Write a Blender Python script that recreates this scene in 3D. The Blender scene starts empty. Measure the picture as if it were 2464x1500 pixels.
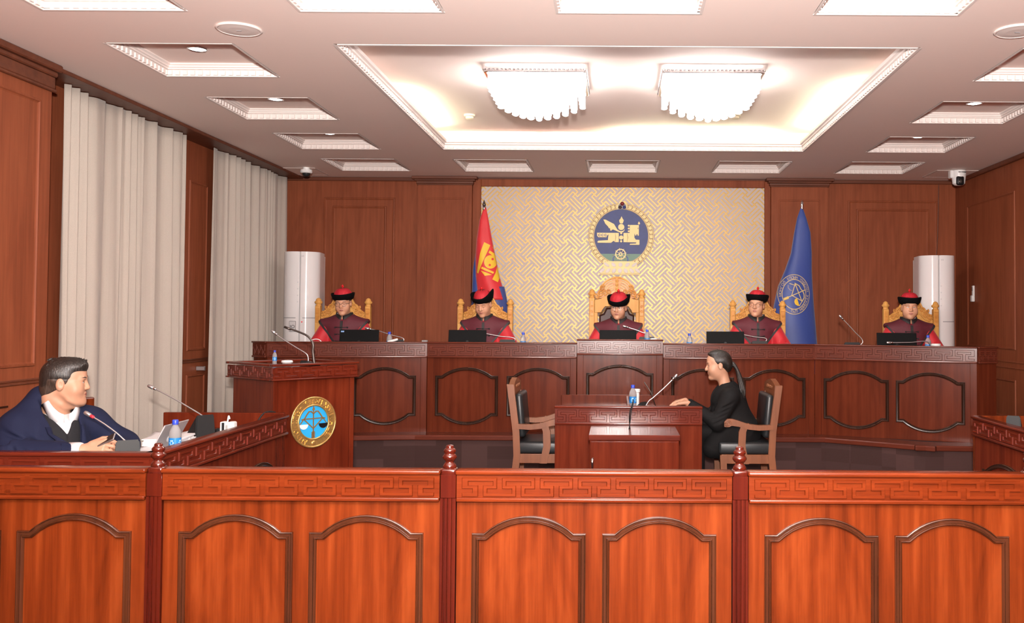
import bpy, bmesh, math, random
import numpy as np
from mathutils import Vector, Matrix
from mathutils.bvhtree import BVHTree
from mathutils.geometry import tessellate_polygon

random.seed(7)
sc = bpy.context.scene
C = sc.collection
PI = math.pi

# ------------------------------------------------------------------ camera
FOC = 2250.0                       # focal length in pixels of the 2464 x 1500 frame
CAM = Vector((0.0, 0.0, 1.55))
PITCH, ROLL = math.radians(1.6), 0.006
PPX, PPY = 1484.0, 765.0 - FOC * math.tan(PITCH)
CAMROT = Matrix.Rotation(math.pi / 2 + PITCH, 3, 'X') @ Matrix.Rotation(ROLL, 3, 'Z')
cd = bpy.data.cameras.new('camera'); cam = bpy.data.objects.new('camera', cd); C.objects.link(cam)
cam.matrix_world = Matrix.Translation(CAM) @ CAMROT.to_4x4()
cd.sensor_width = 36.0; cd.lens = 36.0 * FOC / 2464.0
cd.shift_x = -(PPX - 1232.0) / 2464.0; cd.shift_y = (PPY - 750.0) / 2464.0
cd.clip_start = 0.05; cd.clip_end = 100
sc.camera = cam

def at(px, py, y):
    """world point seen at photo pixel (px, py) at depth y"""
    d = CAMROT @ Vector(((px - PPX) / FOC, -(py - PPY) / FOC, -1.0))
    return CAM + d * ((y - CAM.y) / d.y)

# ------------------------------------------------------------------ light
sc.view_settings.view_transform = 'Standard'
sc.view_settings.look = 'None'
sc.view_settings.gamma = 1.0
sc.view_settings.exposure = 0.55
sc.view_settings.use_curve_mapping = False
w = bpy.data.worlds.new('world'); sc.world = w; w.use_nodes = True
w.node_tree.nodes['Background'].inputs[0].default_value = (1, 0.95, 0.9, 1)
w.node_tree.nodes['Background'].inputs[1].default_value = 0.05

def area(name, loc, target, size, power, col=(1, 1, 1), shape='DISK', size_y=None, spread=PI):
    l = bpy.data.lights.new(name, 'AREA'); l.energy = power; l.color = col; l.size = size; l.shape = shape
    if size_y: l.size_y = size_y
    l.spread = spread
    o = bpy.data.objects.new(name, l); C.objects.link(o); o.location = loc
    o.rotation_euler = (Vector(target) - Vector(loc)).to_track_quat('-Z', 'Y').to_euler()
    return o
# the photographer's flash: a direct part and a head turned up to the ceiling
area('camera_flash', (0.0, -0.12, 1.80), (0.0, 8.0, 1.75), 0.12, 88.0, (1.0, 0.97, 0.94))
area('camera_flash_bounced', (0.0, -0.10, 1.95), (0.0, 1.1, 3.19), 0.15, 540.0, (1.0, 0.92, 0.87), spread=2.7)
# the room goes on behind the photographer: its other ceiling lamps
for lx in (-0.6, 0.7):
    area('ceiling_lamp_light', (lx, 0.4, 3.12), (lx, 0.4, 0), 0.8, 60.0, (1.0, 0.95, 0.92), 'SQUARE')
sc.cycles.max_bounces = 6; sc.cycles.diffuse_bounces = 4; sc.cycles.glossy_bounces = 3; sc.cycles.transmission_bounces = 6
sc.cycles.caustics_reflective = False; sc.cycles.caustics_refractive = False

# ------------------------------------------------------------------ materials
MATS = {}
def new_mat(name):
    m = bpy.data.materials.new(name); m.use_nodes = True; MATS[name] = m
    return m, m.node_tree.nodes, m.node_tree.links, m.node_tree.nodes['Principled BSDF']
def setp(b, **k):
    names = dict(base='Base Color', rough='Roughness', metal='Metallic', coat='Coat Weight', coatr='Coat Roughness', trans='Transmission Weight',
                 ior='IOR', emis='Emission Color', estr='Emission Strength', sheen='Sheen Weight', sub='Subsurface Weight', spec='Specular IOR Level', alpha='Alpha')
    for a, v in k.items():
        if isinstance(v, tuple) and len(v) == 3: v = (*v, 1)
        b.inputs[names[a]].default_value = v
def plain(name, base, rough=0.5, bump=0.0, bscale=200.0, var=0.0, **k):
    m, n, l, b = new_mat(name); setp(b, base=base, rough=rough, **k)
    tc = n.new('ShaderNodeTexCoord'); nz = n.new('ShaderNodeTexNoise'); nz.inputs['Scale'].default_value = bscale
    nz.inputs['Detail'].default_value = 4
    l.new(tc.outputs['Object'], nz.inputs['Vector'])
    if bump:
        bp = n.new('ShaderNodeBump'); bp.inputs['Strength'].default_value = bump; bp.inputs['Distance'].default_value = 0.004
        l.new(nz.outputs['Fac'], bp.inputs['Height']); l.new(bp.outputs['Normal'], b.inputs['Normal'])
    if var:
        r = n.new('ShaderNodeValToRGB')
        r.color_ramp.elements[0].color = (*[c * (1 - var) for c in base], 1); r.color_ramp.elements[1].color = (*[min(1, c * (1 + var)) for c in base], 1)
        r.color_ramp.elements[0].position = 0.3; r.color_ramp.elements[1].position = 0.7
        l.new(nz.outputs['Fac'], r.inputs['Fac']); l.new(r.outputs['Color'], b.inputs['Base Color'])
    return m
def wood(name, dark, mid, light, axis='Z', rough=0.3, coat=0.3, fine=26.0, big=2.2, spec=0.5):
    m, n, l, b = new_mat(name); setp(b, rough=rough, coat=coat, coatr=0.12, spec=spec)
    tc = n.new('ShaderNodeTexCoord')
    def mp(s, t):
        q = n.new('ShaderNodeMapping'); l.new(tc.outputs['Object'], q.inputs['Vector'])
        v = [s, s, s]; v['XYZ'.index(axis)] = t; q.inputs['Scale'].default_value = v
        return q
    n1 = n.new('ShaderNodeTexNoise'); n1.inputs['Scale'].default_value = 1; n1.inputs['Detail'].default_value = 8; n1.inputs['Roughness'].default_value = 0.65
    l.new(mp(fine, fine * 0.035).outputs[0], n1.inputs['Vector'])
    n2 = n.new('ShaderNodeTexNoise'); n2.inputs['Scale'].default_value = 1; n2.inputs['Detail'].default_value = 3; n2.inputs['Distortion'].default_value = 1.2
    l.new(mp(big * 3, big * 0.5).outputs[0], n2.inputs['Vector'])
    mx = n.new('ShaderNodeMath'); mx.operation = 'MULTIPLY_ADD'; mx.inputs[1].default_value = 0.55
    l.new(n1.outputs['Fac'], mx.inputs[0])
    m2 = n.new('ShaderNodeMath'); m2.operation = 'MULTIPLY'; m2.inputs[1].default_value = 0.45; l.new(n2.outputs['Fac'], m2.inputs[0])
    l.new(m2.outputs[0], mx.inputs[2])
    r = n.new('ShaderNodeValToRGB'); e = r.color_ramp.elements
    e[0].position = 0.36; e[0].color = (*dark, 1); e[1].position = 0.64; e[1].color = (*light, 1)
    x = e.new(0.5); x.color = (*mid, 1)
    l.new(mx.outputs[0], r.inputs['Fac']); l.new(r.outputs['Color'], b.inputs['Base Color'])
    bp = n.new('ShaderNodeBump'); bp.inputs['Strength'].default_value = 0.05; bp.inputs['Distance'].default_value = 0.002
    l.new(n1.outputs['Fac'], bp.inputs['Height']); l.new(bp.outputs['Normal'], b.inputs['Normal'])
    return m
def emit(name, col, strength):
    m, n, l, b = new_mat(name); setp(b, base=col, rough=0.4, emis=col, estr=strength)
    return m

wood('rail_wood', (0.08421, 0.01288, 0.00273), (0.15845, 0.02562, 0.00506), (0.23117, 0.04315, 0.00924), 'Z', 0.22, 0.0, spec=0.4)
wood('rail_wood_flat', (0.08421, 0.01238, 0.00273), (0.1517, 0.02293, 0.00506), (0.2119, 0.03545, 0.00771), 'X', 0.22, 0.0, spec=0.4)
wood('post_wood', (0.05, 0.005, 0.0025), (0.075, 0.008, 0.0035), (0.1, 0.012, 0.0045), 'Z', 0.16, 0.6)
wood('frame_wood', (0.048, 0.01344, 0.00576), (0.0672, 0.0192, 0.00768), (0.0832, 0.02432, 0.0096), 'Z', 0.16, 0.6)
wood('bench_wood', (0.0731, 0.01333, 0.00559), (0.1032, 0.01935, 0.00774), (0.129, 0.0258, 0.01075), 'Z', 0.20, 0.0, spec=0.18)
wood('bench_wood_flat', (0.086, 0.01806, 0.00946), (0.1161, 0.02494, 0.01333), (0.1419, 0.03268, 0.01806), 'X', 0.24, 0.0, spec=0.4)
wood('bench_frame', (0.0275, 0.011, 0.0066), (0.0374, 0.01485, 0.0088), (0.04675, 0.0187, 0.011), 'Z', 0.2, 0.5)
wood('table_wood', (0.0874, 0.01242, 0.00506), (0.1288, 0.01886, 0.00718), (0.1702, 0.0276, 0.01058), 'Z', 0.2, 0.0, spec=0.18)
wood('table_wood_flat', (0.095, 0.0125, 0.006), (0.130, 0.018, 0.008), (0.165, 0.025, 0.010), 'X', 0.2, 0.0, spec=0.4)
wood('wall_wood', (0.19, 0.050, 0.022), (0.235, 0.064, 0.028), (0.275, 0.078, 0.034), 'Z', 0.5, 0.0, fine=40, spec=0.12)
wood('wall_wood_dark', (0.10, 0.030, 0.015), (0.13, 0.038, 0.018), (0.16, 0.048, 0.022), 'X', 0.45, 0.0, fine=30, spec=0.35)
wood('chair_wood', (0.1674, 0.0527, 0.01984), (0.2108, 0.06944, 0.02604), (0.248, 0.0837, 0.03224), 'Z', 0.35, 0.1)
wood('gold_wood', (0.58, 0.27, 0.065), (0.68, 0.34, 0.09), (0.75, 0.41, 0.13), 'Z', 0.45, 0.0, fine=18, spec=0.2)
wood('carved_wood', (0.42, 0.15, 0.028), (0.62, 0.27, 0.06), (0.74, 0.37, 0.10), 'X', 0.4, 0.0, fine=30, spec=0.3)
plain('ceiling_paint', (0.92, 0.775, 0.715), 0.75, bump=0.05, bscale=60)
plain('plaster_trim', (0.78, 0.70, 0.665), 0.6)
plain('white_gloss', (0.80, 0.77, 0.77), 0.12, coat=0.4)
plain('white_plastic', (0.85, 0.85, 0.84), 0.35)
plain('cream_plastic', (0.80, 0.72, 0.55), 0.4)
plain('grey_plastic', (0.25, 0.25, 0.26), 0.4)
plain('black_plastic', (0.008, 0.008, 0.009), 0.4, spec=0.3)
plain('dark_grey_plastic', (0.018, 0.019, 0.020), 0.5, spec=0.3)
plain('screen_black', (0.004, 0.004, 0.0045), 0.6, spec=0.12)
plain('leather_black', (0.018, 0.02, 0.022), 0.36, bump=0.15, bscale=260)
plain('leather_brown', (0.055, 0.016, 0.014), 0.42, bump=0.1, bscale=200, spec=0.3)
plain('chrome', (0.78, 0.78, 0.80), 0.16, metal=1.0)
plain('steel', (0.62, 0.62, 0.63), 0.32, metal=0.9)
plain('silver_lid', (0.58, 0.57, 0.58), 0.38, metal=0.55)
plain('dark_metal', (0.12, 0.10, 0.09), 0.35, metal=0.8)
plain('brass', (0.72, 0.46, 0.16), 0.34, metal=0.75, var=0.15, bscale=40)
plain('bronze_line', (0.42, 0.22, 0.07), 0.42, metal=0.5)
plain('gold_paint', (0.86, 0.62, 0.20), 0.42)
plain('emblem_gold', (0.90, 0.68, 0.27), 0.45)
plain('emblem_line', (0.20, 0.10, 0.035), 0.5)
plain('emblem_blue', (0.020, 0.036, 0.17), 0.5, var=0.12, bscale=14)
plain('emblem_green', (0.14, 0.26, 0.19), 0.5)
plain('emblem_dark', (0.055, 0.03, 0.035), 0.3)
plain('emblem_red', (0.22, 0.03, 0.035), 0.2)
plain('seal_blue', (0.03, 0.42, 0.86), 0.35)
plain('panel_gold', (0.55, 0.34, 0.09), 0.4, metal=0.3)
plain('panel_white', (0.54, 0.455, 0.43), 0.5)
plain('flag_red', (0.66, 0.022, 0.030), 0.55, sheen=0.3)
plain('flag_blue', (0.030, 0.062, 0.27), 0.5, sheen=0.3)
plain('flag_navy', (0.035, 0.055, 0.22), 0.55, sheen=0.3)
plain('flag_yellow', (0.80, 0.50, 0.03), 0.55)
plain('flag_gold', (0.66, 0.50, 0.20), 0.55)
plain('robe_red', (0.52, 0.012, 0.022), 0.6, bump=0.1, bscale=30, sheen=0.2)
plain('vest_maroon', (0.105, 0.012, 0.022), 0.7, bump=0.1, bscale=150)
plain('black_trim', (0.016, 0.013, 0.014), 0.6)
plain('hat_red', (0.52, 0.014, 0.028), 0.7)
plain('hat_black', (0.004, 0.0035, 0.004), 0.85, spec=0.1)
plain('bead_red', (0.62, 0.01, 0.015), 0.25)
plain('skin', (0.62, 0.31, 0.19), 0.5, var=0.06, bscale=14)
plain('skin_pale', (0.52, 0.275, 0.175), 0.5, var=0.06, bscale=14)
plain('lip', (0.48, 0.17, 0.13), 0.45)
plain('eye_white', (0.62, 0.56, 0.52), 0.3)
plain('eye_dark', (0.018, 0.010, 0.008), 0.25)
plain('brow_hair', (0.03, 0.02, 0.016), 0.7)
plain('suit_navy', (0.0085, 0.0125, 0.040), 0.8, bump=0.12, bscale=300, spec=0.25)
plain('suit_black', (0.0055, 0.005, 0.0055), 0.8, bump=0.12, bscale=300, spec=0.25)
plain('carving_pale', (0.72, 0.55, 0.33), 0.5, spec=0.2)
plain('sweater_charcoal', (0.006, 0.0068, 0.010), 0.85, bump=0.3, bscale=400)
plain('shirt_white', (0.68, 0.69, 0.72), 0.6)
plain('shirt_grey', (0.45, 0.42, 0.38), 0.6)
plain('paper', (0.84, 0.84, 0.86), 0.6)
plain('folder_blue', (0.16, 0.22, 0.45), 0.5)
plain('bottle_cap', (0.03, 0.07, 0.55), 0.35)
plain('bottle_label', (0.02, 0.22, 0.62), 0.35)
plain('label_light', (0.45, 0.78, 0.92), 0.4)
plain('sticker_blue', (0.25, 0.42, 0.75), 0.4)
plain('led_red', (0.8, 0.03, 0.05), 0.3)
plain('hatch_line', (0.55, 0.44, 0.40), 0.7)

def hair_mat(name, dark, light):
    m, n, l, b = new_mat(name); setp(b, rough=0.38, spec=0.6)
    tc = n.new('ShaderNodeTexCoord'); mp = n.new('ShaderNodeMapping'); mp.inputs['Scale'].default_value = (260, 260, 26)
    nz = n.new('ShaderNodeTexNoise'); nz.inputs['Scale'].default_value = 1; nz.inputs['Detail'].default_value = 4
    l.new(tc.outputs['Object'], mp.inputs[0]); l.new(mp.outputs[0], nz.inputs['Vector'])
    r = n.new('ShaderNodeValToRGB'); r.color_ramp.elements[0].color = (*dark, 1); r.color_ramp.elements[1].color = (*light, 1)
    r.color_ramp.elements[0].position = 0.42; r.color_ramp.elements[1].position = 0.72
    l.new(nz.outputs['Fac'], r.inputs[0]); l.new(r.outputs[0], b.inputs['Base Color'])
    bp = n.new('ShaderNodeBump'); bp.inputs['Strength'].default_value = 0.6; bp.inputs['Distance'].default_value = 0.004
    l.new(nz.outputs['Fac'], bp.inputs['Height']); l.new(bp.outputs[0], b.inputs['Normal'])
hair_mat('hair_black', (0.008, 0.006, 0.005), (0.035, 0.026, 0.022))
hair_mat('hair_greying', (0.008, 0.006, 0.005), (0.050, 0.040, 0.034))
hair_mat('hair_fade', (0.03, 0.020, 0.015), (0.09, 0.055, 0.038))

def curtain_mat():
    m, n, l, b = new_mat('curtain_fabric'); setp(b, rough=0.9, sheen=0.2)
    tc = n.new('ShaderNodeTexCoord'); mp = n.new('ShaderNodeMapping'); mp.inputs['Scale'].default_value = (220, 220, 300)
    nz = n.new('ShaderNodeTexNoise'); nz.inputs['Scale'].default_value = 1.0; nz.inputs['Detail'].default_value = 3
    l.new(tc.outputs['Object'], mp.inputs[0]); l.new(mp.outputs[0], nz.inputs['Vector'])
    r = n.new('ShaderNodeValToRGB'); r.color_ramp.elements[0].color = (0.40, 0.345, 0.295, 1); r.color_ramp.elements[1].color = (0.53, 0.465, 0.405, 1)
    l.new(nz.outputs['Fac'], r.inputs[0]); l.new(r.outputs[0], b.inputs['Base Color'])
    bp = n.new('ShaderNodeBump'); bp.inputs['Strength'].default_value = 0.15; bp.inputs['Distance'].default_value = 0.003
    l.new(nz.outputs['Fac'], bp.inputs['Height']); l.new(bp.outputs[0], b.inputs['Normal'])
curtain_mat()
def carpet_mat():
    m, n, l, b = new_mat('carpet'); setp(b, rough=0.95, spec=0.1)
    tc = n.new('ShaderNodeTexCoord')
    mp = n.new('ShaderNodeMapping'); mp.inputs['Scale'].default_value = (4.2, 4.2, 8.5); l.new(tc.outputs['Object'], mp.inputs[0])
    sn = n.new('ShaderNodeVectorMath'); sn.operation = 'FLOOR'; l.new(mp.outputs[0], sn.inputs[0])
    wn = n.new('ShaderNodeTexWhiteNoise'); l.new(sn.outputs[0], wn.inputs['Vector'])
    r = n.new('ShaderNodeValToRGB'); r.color_ramp.interpolation = 'CONSTANT'; e = r.color_ramp.elements
    e[0].color = (0.050, 0.026, 0.024, 1); e[1].position = 0.3; e[1].color = (0.070, 0.037, 0.034, 1)
    x = e.new(0.75); x.color = (0.058, 0.031, 0.029, 1)
    l.new(wn.outputs['Value'], r.inputs[0])
    wv = n.new('ShaderNodeTexWave'); wv.bands_direction = 'Z'; wv.inputs['Scale'].default_value = 22; l.new(tc.outputs['Object'], wv.inputs['Vector'])
    nz = n.new('ShaderNodeTexNoise'); nz.inputs['Scale'].default_value = 350; l.new(tc.outputs['Object'], nz.inputs['Vector'])
    ad = n.new('ShaderNodeMath'); ad.operation = 'MULTIPLY_ADD'; ad.inputs[1].default_value = 0.25; l.new(wv.outputs['Fac'], ad.inputs[0]); l.new(nz.outputs['Fac'], ad.inputs[2])
    mr = n.new('ShaderNodeMapRange'); mr.inputs['To Min'].default_value = 0.75; mr.inputs['To Max'].default_value = 1.2; l.new(ad.outputs[0], mr.inputs['Value'])
    mu = n.new('ShaderNodeVectorMath'); mu.operation = 'SCALE'; l.new(r.outputs[0], mu.inputs[0]); l.new(mr.outputs[0], mu.inputs['Scale'])
    l.new(mu.outputs[0], b.inputs['Base Color'])
carpet_mat()
def glass_mat(name, col=(1, 1, 1), rough=0.02):
    m, n, l, b = new_mat(name); setp(b, base=col, rough=rough, trans=0.72, ior=1.10)
glass_mat('bottle_plastic', (0.97, 0.98, 1.0))
glass_mat('clear_glass')
emit('tube_glow', (1.0, 0.97, 0.95), 8.0)
emit('downlight_glow', (1.0, 0.98, 0.95), 9.0)
emit('cove_glow', (0.90, 1.0, 0.78), 26.0)

# ------------------------------------------------------------------ mesh helpers
def link(name, me, mat, parent=None, smooth=False, loc=None, rotz=None):
    o = bpy.data.objects.new(name, me); C.objects.link(o)
    if mat: me.materials.append(MATS[mat])
    if parent: o.parent = parent
    if loc is not None: o.location = loc
    if rotz is not None: o.rotation_euler = (0, 0, rotz)
    if smooth and len(me.polygons): me.polygons.foreach_set('use_smooth', [True] * len(me.polygons))
    return o
def finish(bm, name, mat, parent=None, smooth=False, loc=None, rotz=None, normals=True, angle=None):
    if normals: bmesh.ops.recalc_face_normals(bm, faces=bm.faces)
    me = bpy.data.meshes.new(name); bm.to_mesh(me); bm.free()
    o = link(name, me, mat, parent, smooth, loc, rotz)
    if angle:
        me.polygons.foreach_set('use_smooth', [True] * len(me.polygons))
        me.set_sharp_from_angle(angle=math.radians(angle))
    return o
def tag(o, label, cat=None, group=None, kind=None):
    if label: o['label'] = label
    if cat: o['category'] = cat
    if group: o['group'] = group
    if kind: o['kind'] = kind
    return o
def struct(o, label=None):
    o['kind'] = 'structure'
    if label: o['label'] = label
    return o
def thing(name, label, cat, loc=(0, 0, 0), rotz=0.0, group=None):
    o = bpy.data.objects.new(name, None); C.objects.link(o); o.empty_display_size = 0.1
    o.location = loc; o.rotation_euler = (0, 0, rotz)
    return tag(o, label, cat, group)
def B(): return bmesh.new()
def box(bm, x0, x1, y0, y1, z0, z1, bev=0.0, M=None, seg=1):
    t = bmesh.new() if bev else bm
    vs = [t.verts.new(p) for p in ((x0, y0, z0), (x1, y0, z0), (x1, y1, z0), (x0, y1, z0), (x0, y0, z1), (x1, y0, z1), (x1, y1, z1), (x0, y1, z1))]
    for f in ((3, 2, 1, 0), (4, 5, 6, 7), (0, 1, 5, 4), (1, 2, 6, 5), (2, 3, 7, 6), (3, 0, 4, 7)): t.faces.new([vs[i] for i in f])
    if bev: bmesh.ops.bevel(t, geom=t.edges[:], offset=bev, segments=seg, affect='EDGES', profile=0.5)
    if M is not None: bmesh.ops.transform(t, matrix=M, verts=t.verts if bev else vs)
    if bev: merge(bm, t)
def merge(bm, t, M=None):
    if M is not None: bmesh.ops.transform(t, matrix=M, verts=t.verts)
    mp = {v: bm.verts.new(v.co) for v in t.verts}
    for f in t.faces:
        try: bm.faces.new([mp[v] for v in f.verts])
        except ValueError: pass
    t.free()
def loft(bm, rings, closed=True, cap0=True, cap1=True):
    R = [[bm.verts.new(p) for p in r] for r in rings]
    n = len(R[0])
    for a, b in zip(R, R[1:]):
        for i in range(n if closed else n - 1):
            j = (i + 1) % n
            bm.faces.new((a[i], a[j], b[j], b[i]))
    if closed and cap0: bm.faces.new(R[0][::-1])
    if closed and cap1: bm.faces.new(R[-1])
    return R
def frame_of(t):
    t = t.normalized(); u = Vector((0, 0, 1)) if abs(t.z) < 0.9 else Vector((1, 0, 0))
    a = t.cross(u).normalized(); return a, t.cross(a).normalized()
def tube(bm, pts, rad, n=8, cap=True):
    pts = [Vector(p) for p in pts]; rings = []
    if not isinstance(rad, (list, tuple)): rad = [rad] * len(pts)
    a = None
    for i, p in enumerate(pts):
        t = (pts[min(i + 1, len(pts) - 1)] - pts[max(i - 1, 0)])
        if a is None: a, b = frame_of(t)
        else:
            t = t.normalized(); a = (a - t * a.dot(t)).normalized(); b = t.cross(a)
        rings.append([p + (a * math.cos(2 * PI * k / n) + b * math.sin(2 * PI * k / n)) * rad[i] for k in range(n)])
    loft(bm, rings, True, cap, cap)
def lathe(bm, prof, n=20, M=None, c=(0, 0)):
    rings = [[Vector((c[0] + r * math.cos(2 * PI * k / n), c[1] + r * math.sin(2 * PI * k / n), z)) for k in range(n)] for r, z in prof]
    if M is not None: rings = [[M @ p for p in r] for r in rings]
    loft(bm, rings)
def ball(bm, c, r, n=12, m=8, M=None):
    if not isinstance(r, (list, tuple)): r = (r, r, r)
    rings = []
    for j in range(1, m):
        a = PI * j / m
        rings.append([Vector((c[0] + r[0] * math.sin(a) * math.cos(2 * PI * k / n), c[1] + r[1] * math.sin(a) * math.sin(2 * PI * k / n), c[2] - r[2] * math.cos(a))) for k in range(n)])
    if M is not None: rings = [[M @ p for p in q] for q in rings]
    R = loft(bm, rings, True, False, False)
    for ring, z in ((R[0], -1), (R[-1], 1)):
        p = Vector((c[0], c[1], c[2] + z * r[2])); p = M @ p if M is not None else p
        v = bm.verts.new(p)
        for k in range(n):
            f = (ring[k], ring[(k + 1) % n], v)
            bm.faces.new(f if z > 0 else f[::-1])
def area2(p): return sum(a[0] * b[1] - b[0] * a[1] for a, b in zip(p, p[1:] + p[:1])) / 2
def offset_loop(p, d):
    """inward offset of a CCW loop with mitres"""
    n = len(p); out = []
    for i in range(n):
        a, b, c = Vector(p[i - 1]), Vector(p[i]), Vector(p[(i + 1) % n])
        e1 = (b - a).normalized(); e2 = (c - b).normalized()
        n1 = Vector((-e1.y, e1.x)); n2 = Vector((-e2.y, e2.x))
        k = 1 + n1.dot(n2)
        out.append(tuple(b + (n1 + n2) * (d / max(k, 0.25))))
    return out
def tess(bm, vs, pts2):
    for t in tessellate_polygon([[Vector((q[0], q[1], 0)) for q in pts2]]):
        try: bm.faces.new([vs[i] for i in t])
        except ValueError: pass
def plate(bm, poly, y0, y1, inset=0.0, back=True):
    """polygon in (x, z), base at y0, face at y1 (towards -y), sides sloped by inset"""
    if area2(poly) < 0: poly = poly[::-1]
    top = offset_loop(poly, inset) if inset else poly
    a = [bm.verts.new((p[0], y0, p[1])) for p in poly]; b = [bm.verts.new((p[0], y1, p[1])) for p in top]
    n = len(poly)
    for i in range(n): bm.faces.new((a[i], a[(i + 1) % n], b[(i + 1) % n], b[i]))
    tess(bm, b, top)
    if back: tess(bm, a, poly)
def circ(cx, cz, r, n=32, a0=0.0, a1=2 * PI, rz=None):
    full = abs(a1 - a0) > 6.28
    return [(cx + r * math.cos(a0 + (a1 - a0) * i / (n if full else n - 1)), cz + (rz or r) * math.sin(a0 + (a1 - a0) * i / (n if full else n - 1))) for i in range(n)]
def strip2(pts, wdt):
    """polyline -> thin polygon of width wdt"""
    L, Rr = [], []
    for i, p in enumerate(pts):
        a = Vector(pts[max(i - 1, 0)]); b = Vector(pts[min(i + 1, len(pts) - 1)])
        t = (b - a).normalized(); nn = Vector((-t.y, t.x)) * wdt / 2
        L.append(tuple(Vector(p) + nn)); Rr.append(tuple(Vector(p) - nn))
    return L + Rr[::-1]
def ringplate(bm, cx, cz, r0, r1, y0, y1, n=48):
    loops = []
    for r, y in ((r0, y0), (r0, y1), (r1, y1), (r1, y0)):
        loops.append([bm.verts.new((cx + r * math.cos(2 * PI * k / n), y, cz + r * math.sin(2 * PI * k / n))) for k in range(n)])
    for a, b in zip(loops, loops[1:] + loops[:1]):
        for k in range(n): bm.faces.new((a[k], a[(k + 1) % n], b[(k + 1) % n], b[k]))
def frame_sweep(bm, loop, prof, y=0.0):
    """closed loop in (x, z); prof = [(inward offset, height towards -y)]"""
    if area2(loop) < 0: loop = loop[::-1]
    rings = [[(q[0], y - h, q[1]) for q in offset_loop(loop, o)] for o, h in prof]
    R = [[bm.verts.new(p) for p in r] for r in rings]; n = len(loop)
    for a, b in zip(R, R[1:]):
        for i in range(n): bm.faces.new((a[i], a[(i + 1) % n], b[(i + 1) % n], b[i]))
def rect(x0, x1, z0, z1): return [(x0, z0), (x1, z0), (x1, z1), (x0, z1)]
def copy_tree(o, parent=None):
    c = o.copy(); C.objects.link(c)
    if parent: c.parent = parent
    for ch in list(o.children): copy_tree(ch, c)
    return c
def text_mesh(body, size, extrude=0.0):
    """one glyph string as (verts, faces), x right, y up, centred on x"""
    cu = bpy.data.curves.new('glyph', 'FONT'); cu.body = body; cu.size = size; cu.extrude = extrude; cu.align_x = 'CENTER'
    cu.resolution_u = 3
    o = bpy.data.objects.new('glyph', cu); C.objects.link(o)
    dg = bpy.context.evaluated_depsgraph_get(); me = bpy.data.meshes.new_from_object(o.evaluated_get(dg))
    v = [tuple(x.co) for x in me.vertices]; f = [tuple(p.vertices) for p in me.polygons]
    bpy.data.objects.remove(o); bpy.data.curves.remove(cu); bpy.data.meshes.remove(me)
    return v, f
def ring_text(bm, txt, r, size, a_start, a_step, extrude, y, cx=0, cz=0):
    """letters clockwise round a ring, tops outwards; angles clockwise from top"""
    for i, ch in enumerate(txt):
        if ch == ' ': continue
        a = a_start + a_step * i; v, f = text_mesh(ch, size, extrude)
        ca, sa = math.cos(-a), math.sin(-a)
        vs = []
        for (x, yy, z) in v:
            X, Z = x, yy + r
            vs.append(bm.verts.new((cx + X * ca - Z * sa, y - extrude - z, cz + X * sa + Z * ca)))
        for q in f:
            try: bm.faces.new([vs[k] for k in q])
            except ValueError: pass
def front_hit(bvh, x, z):
    """nearest surface point met along +y, robust against rays slipping through edges"""
    best = None
    for dx, dz in ((0, 0), (2e-4, 1e-4), (-2e-4, -1e-4), (1e-4, -2e-4)):
        h = bvh.ray_cast(Vector((x + dx, 5.0, z + dz)), Vector((0, 1, 0)))
        if h[0] is not None and (best is None or h[0].y < best): best = h[0].y
    if best is not None: return Vector((x, best, z))
    return bvh.find_nearest(Vector((x, 10.43, z)))[0]
def surf_decal(bm, poly, bvh, off=0.002, step=0.03):
    """flat polygon (x, z) laid on a surface seen along +y"""
    t = bmesh.new(); vs = [t.verts.new((p[0], 0, p[1])) for p in poly]; tess(t, vs, poly)
    for _ in range(6):
        es = [e for e in t.edges if e.calc_length() > step]
        if not es: break
        bmesh.ops.subdivide_edges(t, edges=es, cuts=1)
        bmesh.ops.triangulate(t, faces=[f for f in t.faces if len(f.verts) > 4])
    for v in t.verts:
        h = front_hit(bvh, v.co.x, v.co.z); v.co = Vector((h.x, h.y - off, v.co.z))
    merge(bm, t)

# ================================================================== the room
ZC = 3.19                                   # ceiling height
XL, XR, YB, YF = -3.71, 3.99, 11.0, -3.0    # wall planes
DZ = 0.45                                   # dais height
# ---- floor
bm = B(); box(bm, -4.2, 4.2, YF, YB + 0.2, -0.1, 0.0)
struct(finish(bm, 'floor', 'carpet'), 'dark brown patterned carpet floor')

# ---- ceiling with coffers and the big tray
HS = ZC - CAM.z
CX0, CSP, CW = 0.057, 1.385, 0.787
CCOL = [CX0 + CSP * k for k in (-2, -1, 0, 1, 2)]
CROW = [FOC * HS * v for v in (0.00114, 0.001515, 0.00189, 0.002262, 0.002628)]
CD = 0.79
TX0, TX1, TY0, TY1, TZ = -1.72, 1.83, 5.59, 9.11, 0.20
coffers = [(c, r) for r in range(5) for c in range(5) if r in (0, 4) or c in (0, 4)]
holes = [(CCOL[c] - CW / 2, CCOL[c] + CW / 2, CROW[r], CROW[r] + CD) for c, r in coffers] + [(TX0, TX1, TY0, TY1)]
xs = sorted(set([-4.2, 4.2] + [h[0] for h in holes] + [h[1] for h in holes]))
ys = sorted(set([YF, YB + 0.1] + [h[2] for h in holes] + [h[3] for h in holes]))
bm = B(); vg = {}
def gv(i, j):
    if (i, j) not in vg: vg[i, j] = bm.verts.new((xs[i], ys[j], ZC))
    return vg[i, j]
for i in range(len(xs) - 1):
    for j in range(len(ys) - 1):
        mx, my = (xs[i] + xs[i + 1]) / 2, (ys[j] + ys[j + 1]) / 2
        if any(h[0] < mx < h[1] and h[2] < my < h[3] for h in holes): continue
        bm.faces.new((gv(i, j), gv(i, j + 1), gv(i + 1, j + 1), gv(i + 1, j)))
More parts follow.
